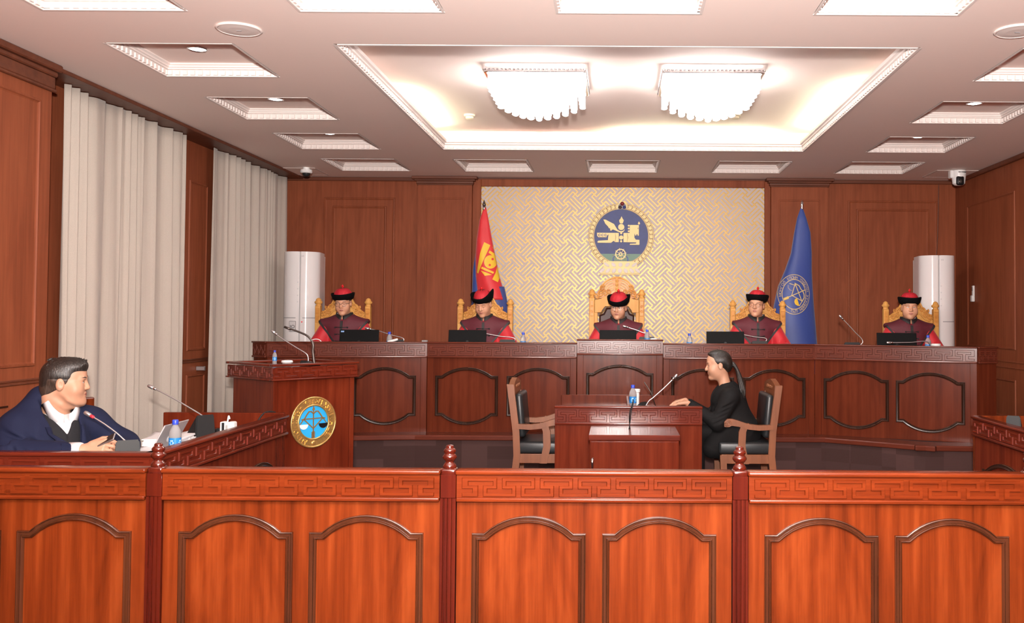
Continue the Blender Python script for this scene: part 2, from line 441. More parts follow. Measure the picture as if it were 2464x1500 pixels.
REC = 0.080
for h in holes[:-1]:
    x0, x1, y0, y1 = h
    a = [bm.verts.new(p) for p in ((x0, y0, ZC), (x1, y0, ZC), (x1, y1, ZC), (x0, y1, ZC))]
    b = [bm.verts.new((v.co.x, v.co.y, ZC + REC)) for v in a]
    for i in range(4): bm.faces.new((a[i], a[(i + 1) % 4], b[(i + 1) % 4], b[i]))
    bm.faces.new(b)
e = 0.10                                    # the tray is wider above its lip: a cove
loops = [[(TX0 - o, TY0 - o), (TX1 + o, TY0 - o), (TX1 + o, TY1 + o), (TX0 - o, TY1 + o)] for o in (0, 0, e, e)]
zz = (ZC, ZC + 0.07, ZC + 0.07, ZC + TZ)
R = [[bm.verts.new((p[0], p[1], z)) for p in lp] for lp, z in zip(loops, zz)]
for a, b in zip(R, R[1:]):
    for i in range(4): bm.faces.new((a[i], a[(i + 1) % 4], b[(i + 1) % 4], b[i]))
bm.faces.new(R[-1])
ceiling = struct(finish(bm, 'ceiling', 'ceiling_paint', normals=False), 'pale pink plaster ceiling with square coffers and a large lit tray')

def zframe(bm, h, prof):
    """moulding round a ceiling hole: prof = [(inward, z)]"""
    R = []
    for o, z in prof:
        R.append([bm.verts.new(p) for p in ((h[0] + o, h[2] + o, z), (h[1] - o, h[2] + o, z), (h[1] - o, h[3] - o, z), (h[0] + o, h[3] - o, z))])
    for a, b in zip(R, R[1:]):
        for i in range(4): bm.faces.new((a[i], a[(i + 1) % 4], b[(i + 1) % 4], b[i]))
def dentils(bm, h, z0, z1, pitch, wdt, d):
    for x in np.arange(h[0] + pitch / 2, h[1], pitch):
        box(bm, x - wdt / 2, x + wdt / 2, h[2], h[2] + d, z0, z1); box(bm, x - wdt / 2, x + wdt / 2, h[3] - d, h[3], z0, z1)
    for y in np.arange(h[2] + pitch / 2, h[3], pitch):
        box(bm, h[0], h[0] + d, y - wdt / 2, y + wdt / 2, z0, z1); box(bm, h[1] - d, h[1], y - wdt / 2, y + wdt / 2, z0, z1)
for h in holes[:-1]:
    bm = B()
    zframe(bm, h, [(0, ZC - 0.004), (0.014, ZC - 0.004), (0.014, ZC + 0.004), (0.016, ZC + 0.04), (0.03, ZC + 0.043), (0.03, ZC + 0.052), (0.042, ZC + 0.055), (0.042, ZC + 0.064), (0.055, ZC + 0.072), (0.055, ZC + REC)])
    finish(bm, 'coffer_molding', 'plaster_trim', ceiling)
    bm = B(); hh = (h[0] + 0.013, h[1] - 0.013, h[2] + 0.013, h[3] - 0.013)
    dentils(bm, hh, ZC + 0.004, ZC + 0.036, 0.052, 0.03, 0.014)
    tag(finish(bm, 'dentil_band', 'plaster_trim', ceiling), None, kind='stuff')
bm = B(); h = holes[-1]
zframe(bm, h, [(0, ZC - 0.006), (0.02, ZC - 0.006), (0.02, ZC + 0.002), (0.022, ZC + 0.036), (0.038, ZC + 0.042), (0.038, ZC + 0.055), (0.055, ZC + 0.06), (0.055, ZC + 0.085), (0.04, ZC + 0.085), (0.0, ZC + 0.072)])
finish(bm, 'tray_molding', 'plaster_trim', ceiling)
bm = B(); dentils(bm, (h[0] + 0.019, h[1] - 0.019, h[2] + 0.019, h[3] - 0.019), ZC + 0.003, ZC + 0.034, 0.056, 0.034, 0.014)
tag(finish(bm, 'dentil_band', 'plaster_trim', ceiling), None, kind='stuff')
# cove light strips lying behind the lip of the tray
def cove(x0, x1, y0, y1, label):
    bm = B(); box(bm, x0, x1, y0, y1, ZC + 0.072, ZC + 0.084)
    tag(finish(bm, 'cove_light_strip', 'cove_glow'), label, 'light strip', 'strip lights in the ceiling tray')
cove(TX0 - 0.08, TX0 - 0.045, 7.5, 8.9, 'glowing strip light in the left cove of the ceiling tray')
cove(0.0, 1.45, TY1 + 0.045, TY1 + 0.08, 'glowing strip light in the far cove of the ceiling tray')
cove(TX1 + 0.045, TX1 + 0.08, 7.2, 8.9, 'glowing strip light in the right cove of the ceiling tray')

# ---- walls
def wall_frame(name, loop, mat, prof, M, parent):
    bm = B(); frame_sweep(bm, loop, prof); bmesh.ops.transform(bm, matrix=M, verts=bm.verts)
    return finish(bm, name, mat, parent)
MPROF = [(0, 0), (0.004, 0.010), (0.016, 0.012), (0.022, 0.004), (0.030, 0.0)]
MB = Matrix.Translation((0, YB, 0))                                                  # back wall: (x, z) -> faces -y
ML = Matrix.Translation((XL, 0, 0)) @ Matrix.Rotation(PI / 2, 4, 'Z')                # left wall: x_local -> +y, front -> +x
MR = Matrix.Translation((XR, 0, 0)) @ Matrix.Rotation(-PI / 2, 4, 'Z')               # right wall: x_local -> -y, front -> -x
bm = B(); box(bm, -4.3, 4.3, YB, YB + 0.15, 0, ZC)
wall_back = struct(finish(bm, 'wall_back', 'wall_wood'), 'brown wood panelled wall behind the judges')
for x0, x1 in ((-3.46, -2.62), (2.72, 3.78)):
    for k in (0, 0.10):
        wall_frame('panel_molding', rect(x0 + k, x1 - k, 0.95 + k, 2.95 - k), 'wall_wood', MPROF, MB, wall_back)
bm = B(); box(bm, -4.2, 4.2, YB - 0.035, YB, ZC - 0.045, ZC - 0.002, 0.006)
struct(finish(bm, 'trim_1', 'wall_wood_dark'), 'dark wooden cornice strip along the back wall')
def pilaster(x0, x1, lab):
    bm = B(); box(bm, x0, x1, YB - 0.10, YB, DZ, ZC - 0.10); p = struct(finish(bm, 'wall_pilaster', 'wall_wood'), lab)
    MP = Matrix.Translation((0, YB - 0.10, 0))
    wall_frame('panel_molding', rect(x0 + 0.09, x1 - 0.09, 0.95, 2.94), 'wall_wood', [(0, 0), (0.003, 0.006), (0.014, 0.006), (0.018, -0.004)], MP, p)
    bm = B()
    for k, (z0, z1, d) in enumerate(((0.10, 0.085, 0.012), (0.085, 0.055, 0.02), (0.055, 0.035, 0.04), (0.035, 0.002, 0.065))):
        box(bm, x0 - d, x1 + d, YB - 0.10 - d, YB, ZC - z0, ZC - z1, 0.004)
    finish(bm, 'capital', 'wall_wood_dark', p)
pilaster(-2.33, -1.70, 'panelled wooden pilaster left of the golden lattice wall')
pilaster(1.80, 2.46, 'panelled wooden pilaster right of the golden lattice wall')
# frame round the lattice panel
bm = B()
box(bm, -1.70, -1.60, YB - 0.06, YB, DZ, ZC - 0.02, 0.006); box(bm, 1.73, 1.80, YB - 0.06, YB, DZ, ZC - 0.02, 0.006)
box(bm, -1.60, 1.73, YB - 0.058, YB, 3.085, ZC - 0.02, 0.006)
struct(finish(bm, 'trim_2', 'wall_wood'), 'brown wooden surround of the golden lattice panel')

# ---- golden lattice panel: white fretwork bars over gold
PX0, PX1, PZ0, PZ1 = -1.60, 1.73, 0.9, 3.085
lat = thing('lattice_panel', 'cream panel of diagonal interlocking fretwork over gold behind the judges', 'wall panel', (0, 0, 0))
bm = B(); box(bm, PX0, PX1, YB - 0.022, YB - 0.002, PZ0, PZ1); finish(bm, 'gold_backing', 'panel_gold', lat)
A = 0.157; HQ = A / 4; sq = math.sqrt(0.5); lc = (0.06, 2.0)
def lattice():
    """interlocking hooked meander rasterised in its own diagonal frame, then merged into bars"""
    U = 8; N = 26; n = N * 4 * U; g = HQ / U; wm = np.zeros((n, n), bool); gm = np.zeros((n, n), bool)
    def bar(m, a, b, w):
        x0, x1 = sorted((a[0], b[0])); y0, y1 = sorted((a[1], b[1]))
        m[max(0, x0 - w // 2):max(0, x1 + w - w // 2), max(0, y0 - w // 2):max(0, y1 + w - w // 2)] = True
    Au = 4 * U
    for i in range(N):
        for j in range(N):
            cx, cy = i * Au, j * Au; L = []
            for d in ((1, 0), (-1, 0), (0, 1), (0, -1)): L.append(((cx, cy), (cx + d[0] * U, cy + d[1] * U)))
            if (i + j) % 2 == 0:
                L += [((cx, cy + U), (cx + Au, cy + U)), ((cx, cy - U), (cx - Au, cy - U)), ((cx + U, cy), (cx + U, cy - Au)), ((cx - U, cy), (cx - U, cy + Au))]
            for a, b in L: bar(wm, a, b, 13); bar(gm, a, b, 3)
    m = wm & ~gm; bm = B(); y0, y1 = YB - 0.022, YB - 0.031
    def W(i, j): x, y = (i - n / 2) * g, (j - n / 2) * g; return lc[0] + (x - y) * sq, lc[1] + (x + y) * sq
    def inside(a, b, c, d):
        q = [W(a, c), W(b, d)]; return any(PX0 - 0.1 < u < PX1 + 0.1 and PZ0 - 0.1 < v < PZ1 + 0.1 for u, v in q)
    done = np.zeros_like(m)
    for i in range(n):
        j = 0; row = m[i] & ~done[i]
        ed = np.flatnonzero(np.diff(np.concatenate(([0], row.astype(np.int8), [0]))))
        for s_, e_ in zip(ed[::2], ed[1::2]):
            k = i + 1
            while k < n and m[k, s_:e_].all() and not done[k, s_:e_].any() and not (s_ > 0 and m[k, s_ - 1] and not done[k, s_ - 1]) and not (e_ < n and m[k, e_] and not done[k, e_]): k += 1
            done[i:k, s_:e_] = True
            if inside(i, k, s_, e_):
                c4 = [W(i, s_), W(k, s_), W(k, e_), W(i, e_)]
                lo = [bm.verts.new((p[0], y0, p[1])) for p in c4]; hi = [bm.verts.new((p[0], y1, p[1])) for p in c4]; bm.faces.new(hi)
                for q in range(4): bm.faces.new((lo[q], lo[(q + 1) % 4], hi[(q + 1) % 4], hi[q]))
    for co, no in (((PX0, 0, 0), (-1, 0, 0)), ((PX1, 0, 0), (1, 0, 0)), ((0, 0, PZ0), (0, 0, -1)), ((0, 0, PZ1), (0, 0, 1))):
        bmesh.ops.bisect_plane(bm, geom=bm.verts[:] + bm.edges[:] + bm.faces[:], plane_co=co, plane_no=no, clear_outer=True)
    tag(finish(bm, 'fretwork_bars', 'panel_white', lat, normals=False), None, kind='stuff')
lattice()

# ---- left wall: near panel, two curtained bays, a pier between them
bm = B(); box(bm, -4.3, XL, YF, 6.09, 0, ZC); wall_left = struct(finish(bm, 'wall_left', 'wall_wood'), 'brown wood panelled side wall beside the curtains')
bm = B(); box(bm, -4.3, -3.95, 6.09, YB, 0, ZC); finish(bm, 'bay_back', 'wall_wood', wall_left)
wall_frame('panel_molding', rect(4.7, 5.97, 1.22, 2.93), 'wall_wood', MPROF, ML, wall_left)
MLB = Matrix.Translation((-3.95, 0, 0)) @ Matrix.Rotation(PI / 2, 4, 'Z')
for z0, z1 in ((1.22, 2.80), (0.15, 1.0)): wall_frame('panel_molding', rect(8.60, 8.98, z0, z1), 'wall_wood', MPROF, MLB, wall_left)
for z in (1.11, 1.13): 
    for a, b, q in ((YF, 6.09, XL), (6.2, YB, -3.95)):
        bm = B(); box(bm, q, q + 0.012, a, b, z, z + 0.014, 0.003); finish(bm, 'rail_molding', 'wall_wood_dark', wall_left)
for k in range(4):
    bm = B(); z = 0.98 - 0.075 * k
    box(bm, XL - 0.002, XL + 0.004, 4.9, 5.72 - 0.06 * k, z, z + 0.012); finish(bm, 'groove', 'bench_frame', wall_left)
bm = B()
box(bm, XL, XL + 0.05, YF, 6.13, ZC - 0.05, ZC - 0.002, 0.008); box(bm, XL, XL + 0.03, YF, 6.11, ZC - 0.085, ZC - 0.05, 0.008)
box(bm, XL, XL + 0.018, YF, 6.10, ZC - 0.165, ZC - 0.085, 0.006); box(bm, XL, XL + 0.026, YF, 6.105, ZC - 0.185, ZC - 0.165, 0.005)
struct(finish(bm, 'trim_3', 'wall_wood_dark'), 'dark stepped wooden cornice at the top of the left wall')
bm = B(); box(bm, -4.05, XL + 0.012, 6.10, YB, ZC - 0.03, ZC - 0.002, 0.004); struct(finish(bm, 'trim_4', 'wall_wood_dark'), 'dark wooden soffit above the curtains')

# ---- right wall
bm = B(); box(bm, XR, XR + 0.3, YF, YB, 0, ZC); wall_right = struct(finish(bm, 'wall_right', 'wall_wood'), 'brown wood panelled wall on the right')
for y0, y1 in ((9.35, 10.62), (7.7, 9.0)):
    for z0, z1 in ((1.25, 2.85), (0.55, 0.95)):
        wall_frame('panel_molding', rect(-y1, -y0, z0, z1), 'wall_wood', MPROF, MR, wall_right)
for z in (1.06, 1.12):
    bm = B(); box(bm, XR - 0.012, XR, YF, YB, z, z + 0.014, 0.003); finish(bm, 'rail_molding', 'wall_wood', wall_right)
bm = B(); box(bm, XR - 0.04, XR, YF, YB, ZC - 0.05, ZC - 0.002, 0.008); struct(finish(bm, 'trim_5', 'wall_wood_dark'), 'dark wooden cornice on the right wall')
bm = B(); box(bm, -4.3, 4.3, YF - 0.15, YF, 0, ZC); struct(finish(bm, 'wall_front', 'wall_wood'), 'brown wall behind the camera')

# ---- dais
NOSE = [(-4.1, 8.38), (-3.5, 8.47), (-1.86, 8.70), (1.94, 8.70), (2.70, 8.19), (3.98, 8.10)]
bm = B()
fp = NOSE + [(3.98, YB), (-4.0, YB)]
lo = [bm.verts.new((p[0], p[1], 0)) for p in fp]; hi = [bm.verts.new((p[0], p[1], DZ - 0.002)) for p in fp]
for i in range(len(fp)): bm.faces.new((lo[i], lo[(i + 1) % len(fp)], hi[(i + 1) % len(fp)], hi[i]))
bm.faces.new(hi); dais = struct(finish(bm, 'floor_dais', 'carpet'), 'raised carpeted platform under the judges bench')
for k, (a, b) in enumerate(zip(NOSE, NOSE[1:])):
    d = Vector((b[0] - a[0], b[1] - a[1])); L = d.length; ang = math.atan2(d.y, d.x)
    bm = B(); box(bm, -0.09, L + 0.09, -0.025, 0.24, DZ - 0.042 - 0.0008 * k, DZ + 0.006 - 0.0008 * k, 0.010, seg=2)
    finish(bm, 'nosing', 'bench_wood_flat', dais, loc=(a[0], a[1], 0), rotz=ang)

# ---- curtains
def curtain(y0, y1, seed, label):
    rnd = random.Random(seed); n = int((y1 - y0) * 230); rows = 26
    ph = [0.0]
    for i in range(n): ph.append(ph[-1] + (0.165 + 0.075 * math.sin(i * 0.031 + seed) + 0.04 * math.sin(i * 0.11)) * rnd.uniform(0.8, 1.2))
    bm = B(); V = []
    for j in range(rows + 1):
        t = j / rows; z = 0.03 + (ZC - 0.035 - 0.03) * t; row = []
        for i in range(n + 1):
            s = i / n
            amp = 0.024 + 0.012 * (1 - t) + 0.009 * math.sin(i * 0.021 + seed)
            x = -3.865 + amp * math.sin(ph[i] + 0.25 * math.sin(3 * t + seed)) + 0.006 * math.sin(2.3 * ph[i] + 1.5 * t) + 0.012 * math.sin(0.21 * ph[i] + seed)
            y = y0 + (y1 - y0) * s + 0.008 * math.cos(ph[i]) + 0.02 * (1 - t) * math.sin(s * 9 + seed)
            row.append(bm.verts.new((x, y, z)))
        V.append(row)
    for a, b in zip(V, V[1:]):
        for i in range(n): bm.faces.new((a[i], a[i + 1], b[i + 1], b[i]))
    o = finish(bm, 'curtain', 'curtain_fabric', smooth=True)
    md = o.modifiers.new('thick', 'SOLIDIFY'); md.thickness = 0.004
    tag(o, label, 'curtain', 'beige window curtains')
curtain(6.46, 8.33, 1, 'wide beige pleated curtain behind the man in the navy suit')
curtain(8.90, 10.93, 4, 'beige pleated curtain in the back corner behind the lectern')

# ---- ceiling lights, speakers, detectors
def downlight(x, y, z, label):
    t = thing('ceiling_downlight', label, 'ceiling light', (x, y, z), 0, 'round downlights in the coffers')
    bm = B(); lathe(bm, [(0.062, 0.0), (0.064, -0.005), (0.056, -0.009), (0.052, -0.004), (0.052, 0.0)], 28); finish(bm, 'rim', 'chrome', t, smooth=True)
    bm = B(); lathe(bm, [(0.051, -0.0005), (0.051, -0.004), (0.04, -0.007)], 28); finish(bm, 'lens', 'downlight_glow', t)
rown = {0: 'front', 1: 'second', 2: 'third', 3: 'fourth', 4: 'back'}
coln = {0: 'left', 1: 'left of centre', 2: 'centre', 3: 'right of centre', 4: 'right'}
for c, r in coffers:
    downlight(CCOL[c], CROW[r] + CD / 2, ZC + REC, 'round ceiling downlight in the %s coffer of the %s row' % (('far ' if c in (0, 4) else '') + coln[c], rown[r]))
def speaker(px, py, label):
    p = at(px, py, 5.0); k = HS / (p.z - CAM.z); x, y = p.x * k, p.y * k
    t = thing('ceiling_speaker', label, 'speaker', (x, y, ZC), 0, 'round ceiling speakers')
    bm = B(); lathe(bm, [(0.125, 0), (0.128, -0.006), (0.118, -0.012), (0.112, -0.010), (0.112, 0)], 40); finish(bm, 'rim', 'plaster_trim', t, smooth=True)
    bm = B(); lathe(bm, [(0.111, -0.0005), (0.111, -0.009), (0.06, -0.012), (0.001, -0.012)], 40); finish(bm, 'grille', 'plaster_trim', t)
    bm = B(); box(bm, -0.014, 0.014, -0.004, 0.004, -0.0145, -0.011); finish(bm, 'badge', 'grey_plastic', t)
speaker(575, 69, 'flat round white speaker in the ceiling above the left curtain')
speaker(2448, 73, 'flat round white speaker in the ceiling at the right edge')
def smoke(px, py, label):
    p = at(px, py, 8.0); k = (ZC + TZ - CAM.z) / (p.z - CAM.z); x, y = p.x * k, p.y * k
    t = thing('smoke_detector', label, 'smoke detector', (x, y, ZC + TZ), 0, 'smoke detectors in the tray')
    bm = B(); lathe(bm, [(0.05, 0), (0.05, -0.016), (0.042, -0.02)], 24); finish(bm, 'base', 'cream_plastic', t, angle=40)
    bm = B(); lathe(bm, [(0.036, -0.0195), (0.036, -0.036), (0.026, -0.044), (0.004, -0.046)], 24); finish(bm, 'sensor', 'cream_plastic', t, angle=40)
smoke(1130, 276, 'small cream smoke detector left of the left crystal lamp')
smoke(1769, 276, 'small cream smoke detector under the right crystal lamp')

# ---- crystal ceiling lamps
def chandelier(x, y, label):
    t = thing('crystal_ceiling_lamp', label, 'ceiling lamp', (x, y, ZC + TZ), 0, 'crystal tube ceiling lamps')
    W = 0.36
    bm = B(); box(bm, -W + 0.03, W - 0.03, -W + 0.03, W - 0.03, -0.03, -0.001); finish(bm, 'mounting_plate', 'steel', t)
    bm = B()
    for s in (-1, 1):
        box(bm, -W, W, s * W - 0.012, s * W + 0.012, -0.062, -0.022, 0.003); box(bm, s * W - 0.012, s * W + 0.012, -W, W, -0.062, -0.022, 0.003)
    finish(bm, 'mirror_frame', 'chrome', t)
    bm = B()
    for k in range(25):
        q = -W + 0.03 * k
        for s in (-1, 1):
            ball(bm, (q, s * (W + 0.014), -0.042), 0.008, 6, 4); ball(bm, (s * (W + 0.014), q, -0.042), 0.008, 6, 4)
    tag(finish(bm, 'crystal_beads', 'chrome', t), None, kind='stuff')
    bm = B(); lathe(bm, [(0.020, 0.0), (0.021, -0.95), (0.023, -0.955), (0.021, -0.97), (0.013, -0.99), (0.002, -1.0)], 10)
    me = bpy.data.meshes.new('crystal_tube'); bm.to_mesh(me); bm.free(); me.materials.append(MATS['tube_glow'])
    me.polygons.foreach_set('use_smooth', [True] * len(me.polygons))
    N = 11
    for i in range(N):
        for j in range(N):
            u, v = -1 + 2 * i / (N - 1), -1 + 2 * j / (N - 1)
            o = bpy.data.objects.new('crystal_tube', me); C.objects.link(o); o.parent = t
            o.location = (u * (W - 0.035), v * (W - 0.035), -0.032)
            o.scale = (1, 1, 0.145 + 0.155 * (1 - max(abs(u), abs(v)) ** 1.6) + 0.01 * ((i + j) % 2))
chandelier(-0.605, 7.1, 'glowing rectangular crystal tube lamp on the left of the ceiling tray')
chandelier(0.695, 7.1, 'glowing rectangular crystal tube lamp on the right of the ceiling tray')

# ---- security cameras, access panels, door contact
p = at(737, 424, 10.3)
t = thing('dome_camera', 'small white dome security camera at the ceiling above the back curtain', 'security camera', (p.x, 10.3, ZC))
bm = B(); lathe(bm, [(0.035, 0), (0.035, -0.02), (0.062, -0.024), (0.066, -0.05), (0.058, -0.062), (0.045, -0.064)], 28); finish(bm, 'housing', 'white_plastic', t, angle=40)
bm = B(); ball(bm, (0, 0, -0.066), (0.043, 0.043, 0.036), 20, 12); finish(bm, 'dome', 'dark_grey_plastic', t, smooth=True)
p = at(2307, 440, 10.2)
t = thing('pan_tilt_camera', 'white pan and tilt camera with black lens in the right back corner', 'security camera', (p.x, 10.2, ZC))
bm = B(); box(bm, -0.10, -0.06, -0.03, 0.05, -0.09, -0.004, 0.008); box(bm, -0.07, 0.0, -0.02, 0.02, -0.06, -0.03, 0.005); finish(bm, 'bracket', 'white_plastic', t)
bm = B(); lathe(bm, [(0.072, -0.005), (0.078, -0.012), (0.078, -0.05), (0.072, -0.10), (0.066, -0.15), (0.045, -0.168), (0.01, -0.172)], 28); finish(bm, 'housing', 'white_plastic', t, angle=40)
bm = B(); box(bm, -0.05, 0.035, -0.080, -0.04, -0.175, -0.075, 0.02, seg=3); finish(bm, 'lens_block', 'black_plastic', t, smooth=True)
bm = B(); lathe(bm, [(0.02, 0), (0.02, 0.01), (0.014, 0.012)], 20, Matrix.Translation((-0.012, -0.079, -0.135)) @ Matrix.Rotation(PI / 2, 4, 'X')); finish(bm, 'lens', 'dark_metal', t, smooth=True)
bm = B(); box(bm, -0.03, 0.055, -0.0785, -0.06, -0.036, -0.028, 0.002); finish(bm, 'vent_slot', 'black_plastic', t)
for px, py, lab in ((722, 412, 'square ceiling hatch in the back left corner'), (2290, 418, 'square ceiling hatch in the back right corner')):
    p = at(px, py, 9.0); k = HS / (p.z - CAM.z); x, y = p.x * k, p.y * k
    t = thing('ceiling_hatch', lab, 'hatch', (x, y, ZC), 0, 'ceiling hatches')
    bm = B(); box(bm, -0.24, 0.24, -0.24, 0.24, -0.006, -0.001); finish(bm, 'door', 'ceiling_paint', t)
    bm = B(); zframe(bm, (-0.25, 0.25, -0.25, 0.25), [(0, -0.001), (0, -0.008), (0.012, -0.008), (0.012, -0.001)]); finish(bm, 'rim', 'hatch_line', t)
p = at(2345, 707, 10.43)
t = thing('wall_sensor', 'slim white wall sensor on the right wall', 'sensor', (XR, 10.43, p.z))
bm = B(); box(bm, -0.022, -0.001, -0.022, 0.022, -0.09, 0.09, 0.006); finish(bm, 'body', 'white_plastic', t)
bm = B(); box(bm, -0.036, -0.02, -0.026, 0.026, -0.09, -0.02, 0.005); finish(bm, 'lower_cover', 'white_plastic', t)
bm = B(); box(bm, -0.024, -0.021, -0.01, 0.01, 0.03, 0.075); finish(bm, 'slot', 'grey_plastic', t)
bm = B(); tube(bm, [at(2259, 438, 10.99), at(2258, 500, 10.99), at(2256, 570, 10.99), at(2252, 640, 10.99)], 0.006, 6)
tag(finish(bm, 'wall_cable', 'wall_wood_dark'), 'thin dark cable down the back wall above the right air conditioner', 'cable')
p = at(490, 893, 8.6)
bm = B(); box(bm, -3.95, -3.87, 8.80, 8.83, 1.03, 1.07, 0.004); tag(finish(bm, 'curtain_hook', 'steel'), 'small grey bracket on the wall between the curtains', 'bracket')

# ================================================================== carved furniture
def fret_poly(L, h, n):
    """meander ribbon as one simple polygon in (x, z), x in 0..L"""
    P = L / n; s, Bw = 0.062 * P, 0.32 * P
    b0, b1, a0, a1 = 0.61 * h, 0.79 * h, 0.21 * h, 0.41 * h
    e = 0.28 * P
    pts = [(0, 0)]
    for i in range(n):
        x = (i + 0.5) * P
        pts += [(x - s, 0), (x - s, b0), (x - Bw, b0), (x - Bw, b1), (x + Bw, b1), (x + Bw, b0), (x + s, b0), (x + s, 0)]
    pts += [(L, 0), (L, a0), (L - e, a0), (L - e, a1), (L, a1), (L, h)]
    for i in range(n - 1, 0, -1):
        x = i * P
        pts += [(x + s, h), (x + s, a1), (x + Bw, a1), (x + Bw, a0), (x - Bw, a0), (x - Bw, a1), (x - s, a1), (x - s, h)]
    pts += [(0, h), (0, a1), (e, a1), (e, a0), (0, a0)]
    return pts
def arch_loop(w, zlo, zsl, zsh, zhi, ear, n=15):
    """panel outline with an arched top (and bottom when zlo < zsl)"""
    def arc(za, zb):
        pts = []; hw = w / 2 - ear; r = (hw * hw + (zb - za) ** 2) / (2 * abs(zb - za)); sg = 1 if zb > za else -1
        for i in range(n):
            x = hw - 2 * hw * i / (n - 1)
            pts.append((x, zb - sg * (r - math.sqrt(r * r - x * x))))
        return pts
    top = [(w / 2, zsh)] + arc(zsh, zhi) + [(-w / 2, zsh)]
    bot = [(-w / 2, zsl)] + [(-x, z) for x, z in arc(zsl, zlo)] + [(w / 2, zsl)] if zlo < zsl - 0.005 else [(-w / 2, zlo), (w / 2, zlo)]
    return top + bot
APROF = [(0, 0), (0.001, 0.009), (0.004, 0.011), (0.008, 0.006), (0.017, 0.005), (0.019, 0.011), (0.024, 0.016), (0.029, 0.011), (0.032, 0.003)]
def carved_front(parent, L, z0, z1, band, n, arches, wv, wh, wf, thick=0.04, fmar=0.03, ps=1.0, x0=None, rail=0.02, base=0.0, post=True):
    """front with top rail, carved key-fret band and arched panels; local x along, faces -y"""
    if x0 is None: x0 = -L / 2
    bz0, bz1 = band
    bm = B(); box(bm, x0, x0 + L, 0, thick, z0, bz0); finish(bm, 'panel', wv, parent)
    bm = B(); box(bm, x0, x0 + L, -0.014, thick, bz0, z1 - rail); finish(bm, 'frieze_board', wh, parent)
    bm = B(); box(bm, x0 - 0.004, x0 + L + 0.004, -0.030, thick + 0.01, z1 - rail, z1, 0.007, seg=3); finish(bm, 'top_rail', wh, parent, smooth=False, angle=50)
    bm = B(); box(bm, x0, x0 + L, -0.026, 0.0, bz0 - 0.006, bz0 + 0.012, 0.005, seg=3); finish(bm, 'lower_molding', wh, parent, angle=50)
    hz = (bz1 - bz0) - 0.018
    pts = [(x0 + fmar + x, bz0 + 0.016 + z) for x, z in fret_poly(L - 2 * fmar, hz * 0.88, n)]
    bm = B(); plate(bm, pts, -0.014, -0.0215, 0.003, back=False); finish(bm, 'carved_fret', wh, parent)
    for (xc, w, zlo, zsl, zsh, zhi, ear) in arches:
        bm = B(); frame_sweep(bm, [(x + xc, z) for x, z in arch_loop(w, zlo, zsl, zsh, zhi, ear)], [(o * ps, hh * ps) for o, hh in APROF])
        finish(bm, 'arched_frame', wf, parent, angle=35)

# ---- the public barrier in the foreground: posts and four carved sections
YR = 4.0
post_px = [-322, 375, 1080, 1781, 2484, 3186]
post_x = [at(p, 1130, YR).x for p in post_px]
def post(x, label):
    t = thing('barrier_post', label, 'post', (x, YR + 0.02, 0), 0, 'barrier posts')
    q = 0.033; loop = [(-q, q), (-q, -q)]
    for g in (-0.018, 0.0, 0.018): loop += [(g - 0.004, -q), (g - 0.0015, -q + 0.006), (g + 0.0015, -q + 0.006), (g + 0.004, -q)]
    loop += [(q, -q), (q, q)]
    bm = B(); loft(bm, [[(a, b, z) for a, b in loop] for z in (0.0, 0.78)]); finish(bm, 'fluted_shaft', 'post_wood', t)
    bm = B(); box(bm, -q, q, -q, q, 0.78, 0.88, 0.002); box(bm, -0.034, 0.034, -0.034, 0.034, 0.87, 0.905, 0.012, seg=3); finish(bm, 'post_head', 'post_wood', t, angle=40)
    bm = B(); lathe(bm, [(0.026, 0.90), (0.030, 0.908), (0.026, 0.918), (0.0195, 0.926), (0.017, 0.932), (0.024, 0.938), (0.0305, 0.948), (0.0305, 0.954), (0.024, 0.962), (0.021, 0.966), (0.026, 0.972), (0.0265, 0.980), (0.020, 0.987), (0.016, 0.990), (0.018, 0.995), (0.013, 1.001), (0.002, 1.003)], 24)
    finish(bm, 'turned_finial', 'post_wood', t, smooth=True)
for x, lab in zip(post_x[1:5], ('dark glossy barrier post with turned finial in front of the bottled water on the left', 'dark glossy barrier post with turned finial left of the empty chair', 'dark glossy barrier post with turned finial in front of the black seat', 'dark glossy barrier post just past the right edge')):
    post(x, lab)
for k, lab in enumerate(('leftmost carved reddish wood barrier section below the man in navy', 'carved reddish wood barrier section below the lectern', 'carved orange wood barrier section below the witness table', 'carved orange wood barrier section at the right edge below the angled bench unit', 'barrier section continuing past the right edge')):
    xa, xb = post_x[k] + 0.036, post_x[k + 1] - 0.036
    L = xb - xa; t = thing('barrier_section', lab, 'barrier', ((xa + xb) / 2, YR, 0), 0, 'carved sections of the front barrier')
    ar = [(s * 0.277, 0.485, 0.06, 0.06, 0.632, 0.706, 0.052) for s in (-1, 1)]
    carved_front(t, L, 0.0, 0.90, (0.772, 0.882), 7, ar, 'rail_wood', 'rail_wood_flat', 'frame_wood', fmar=0.022)

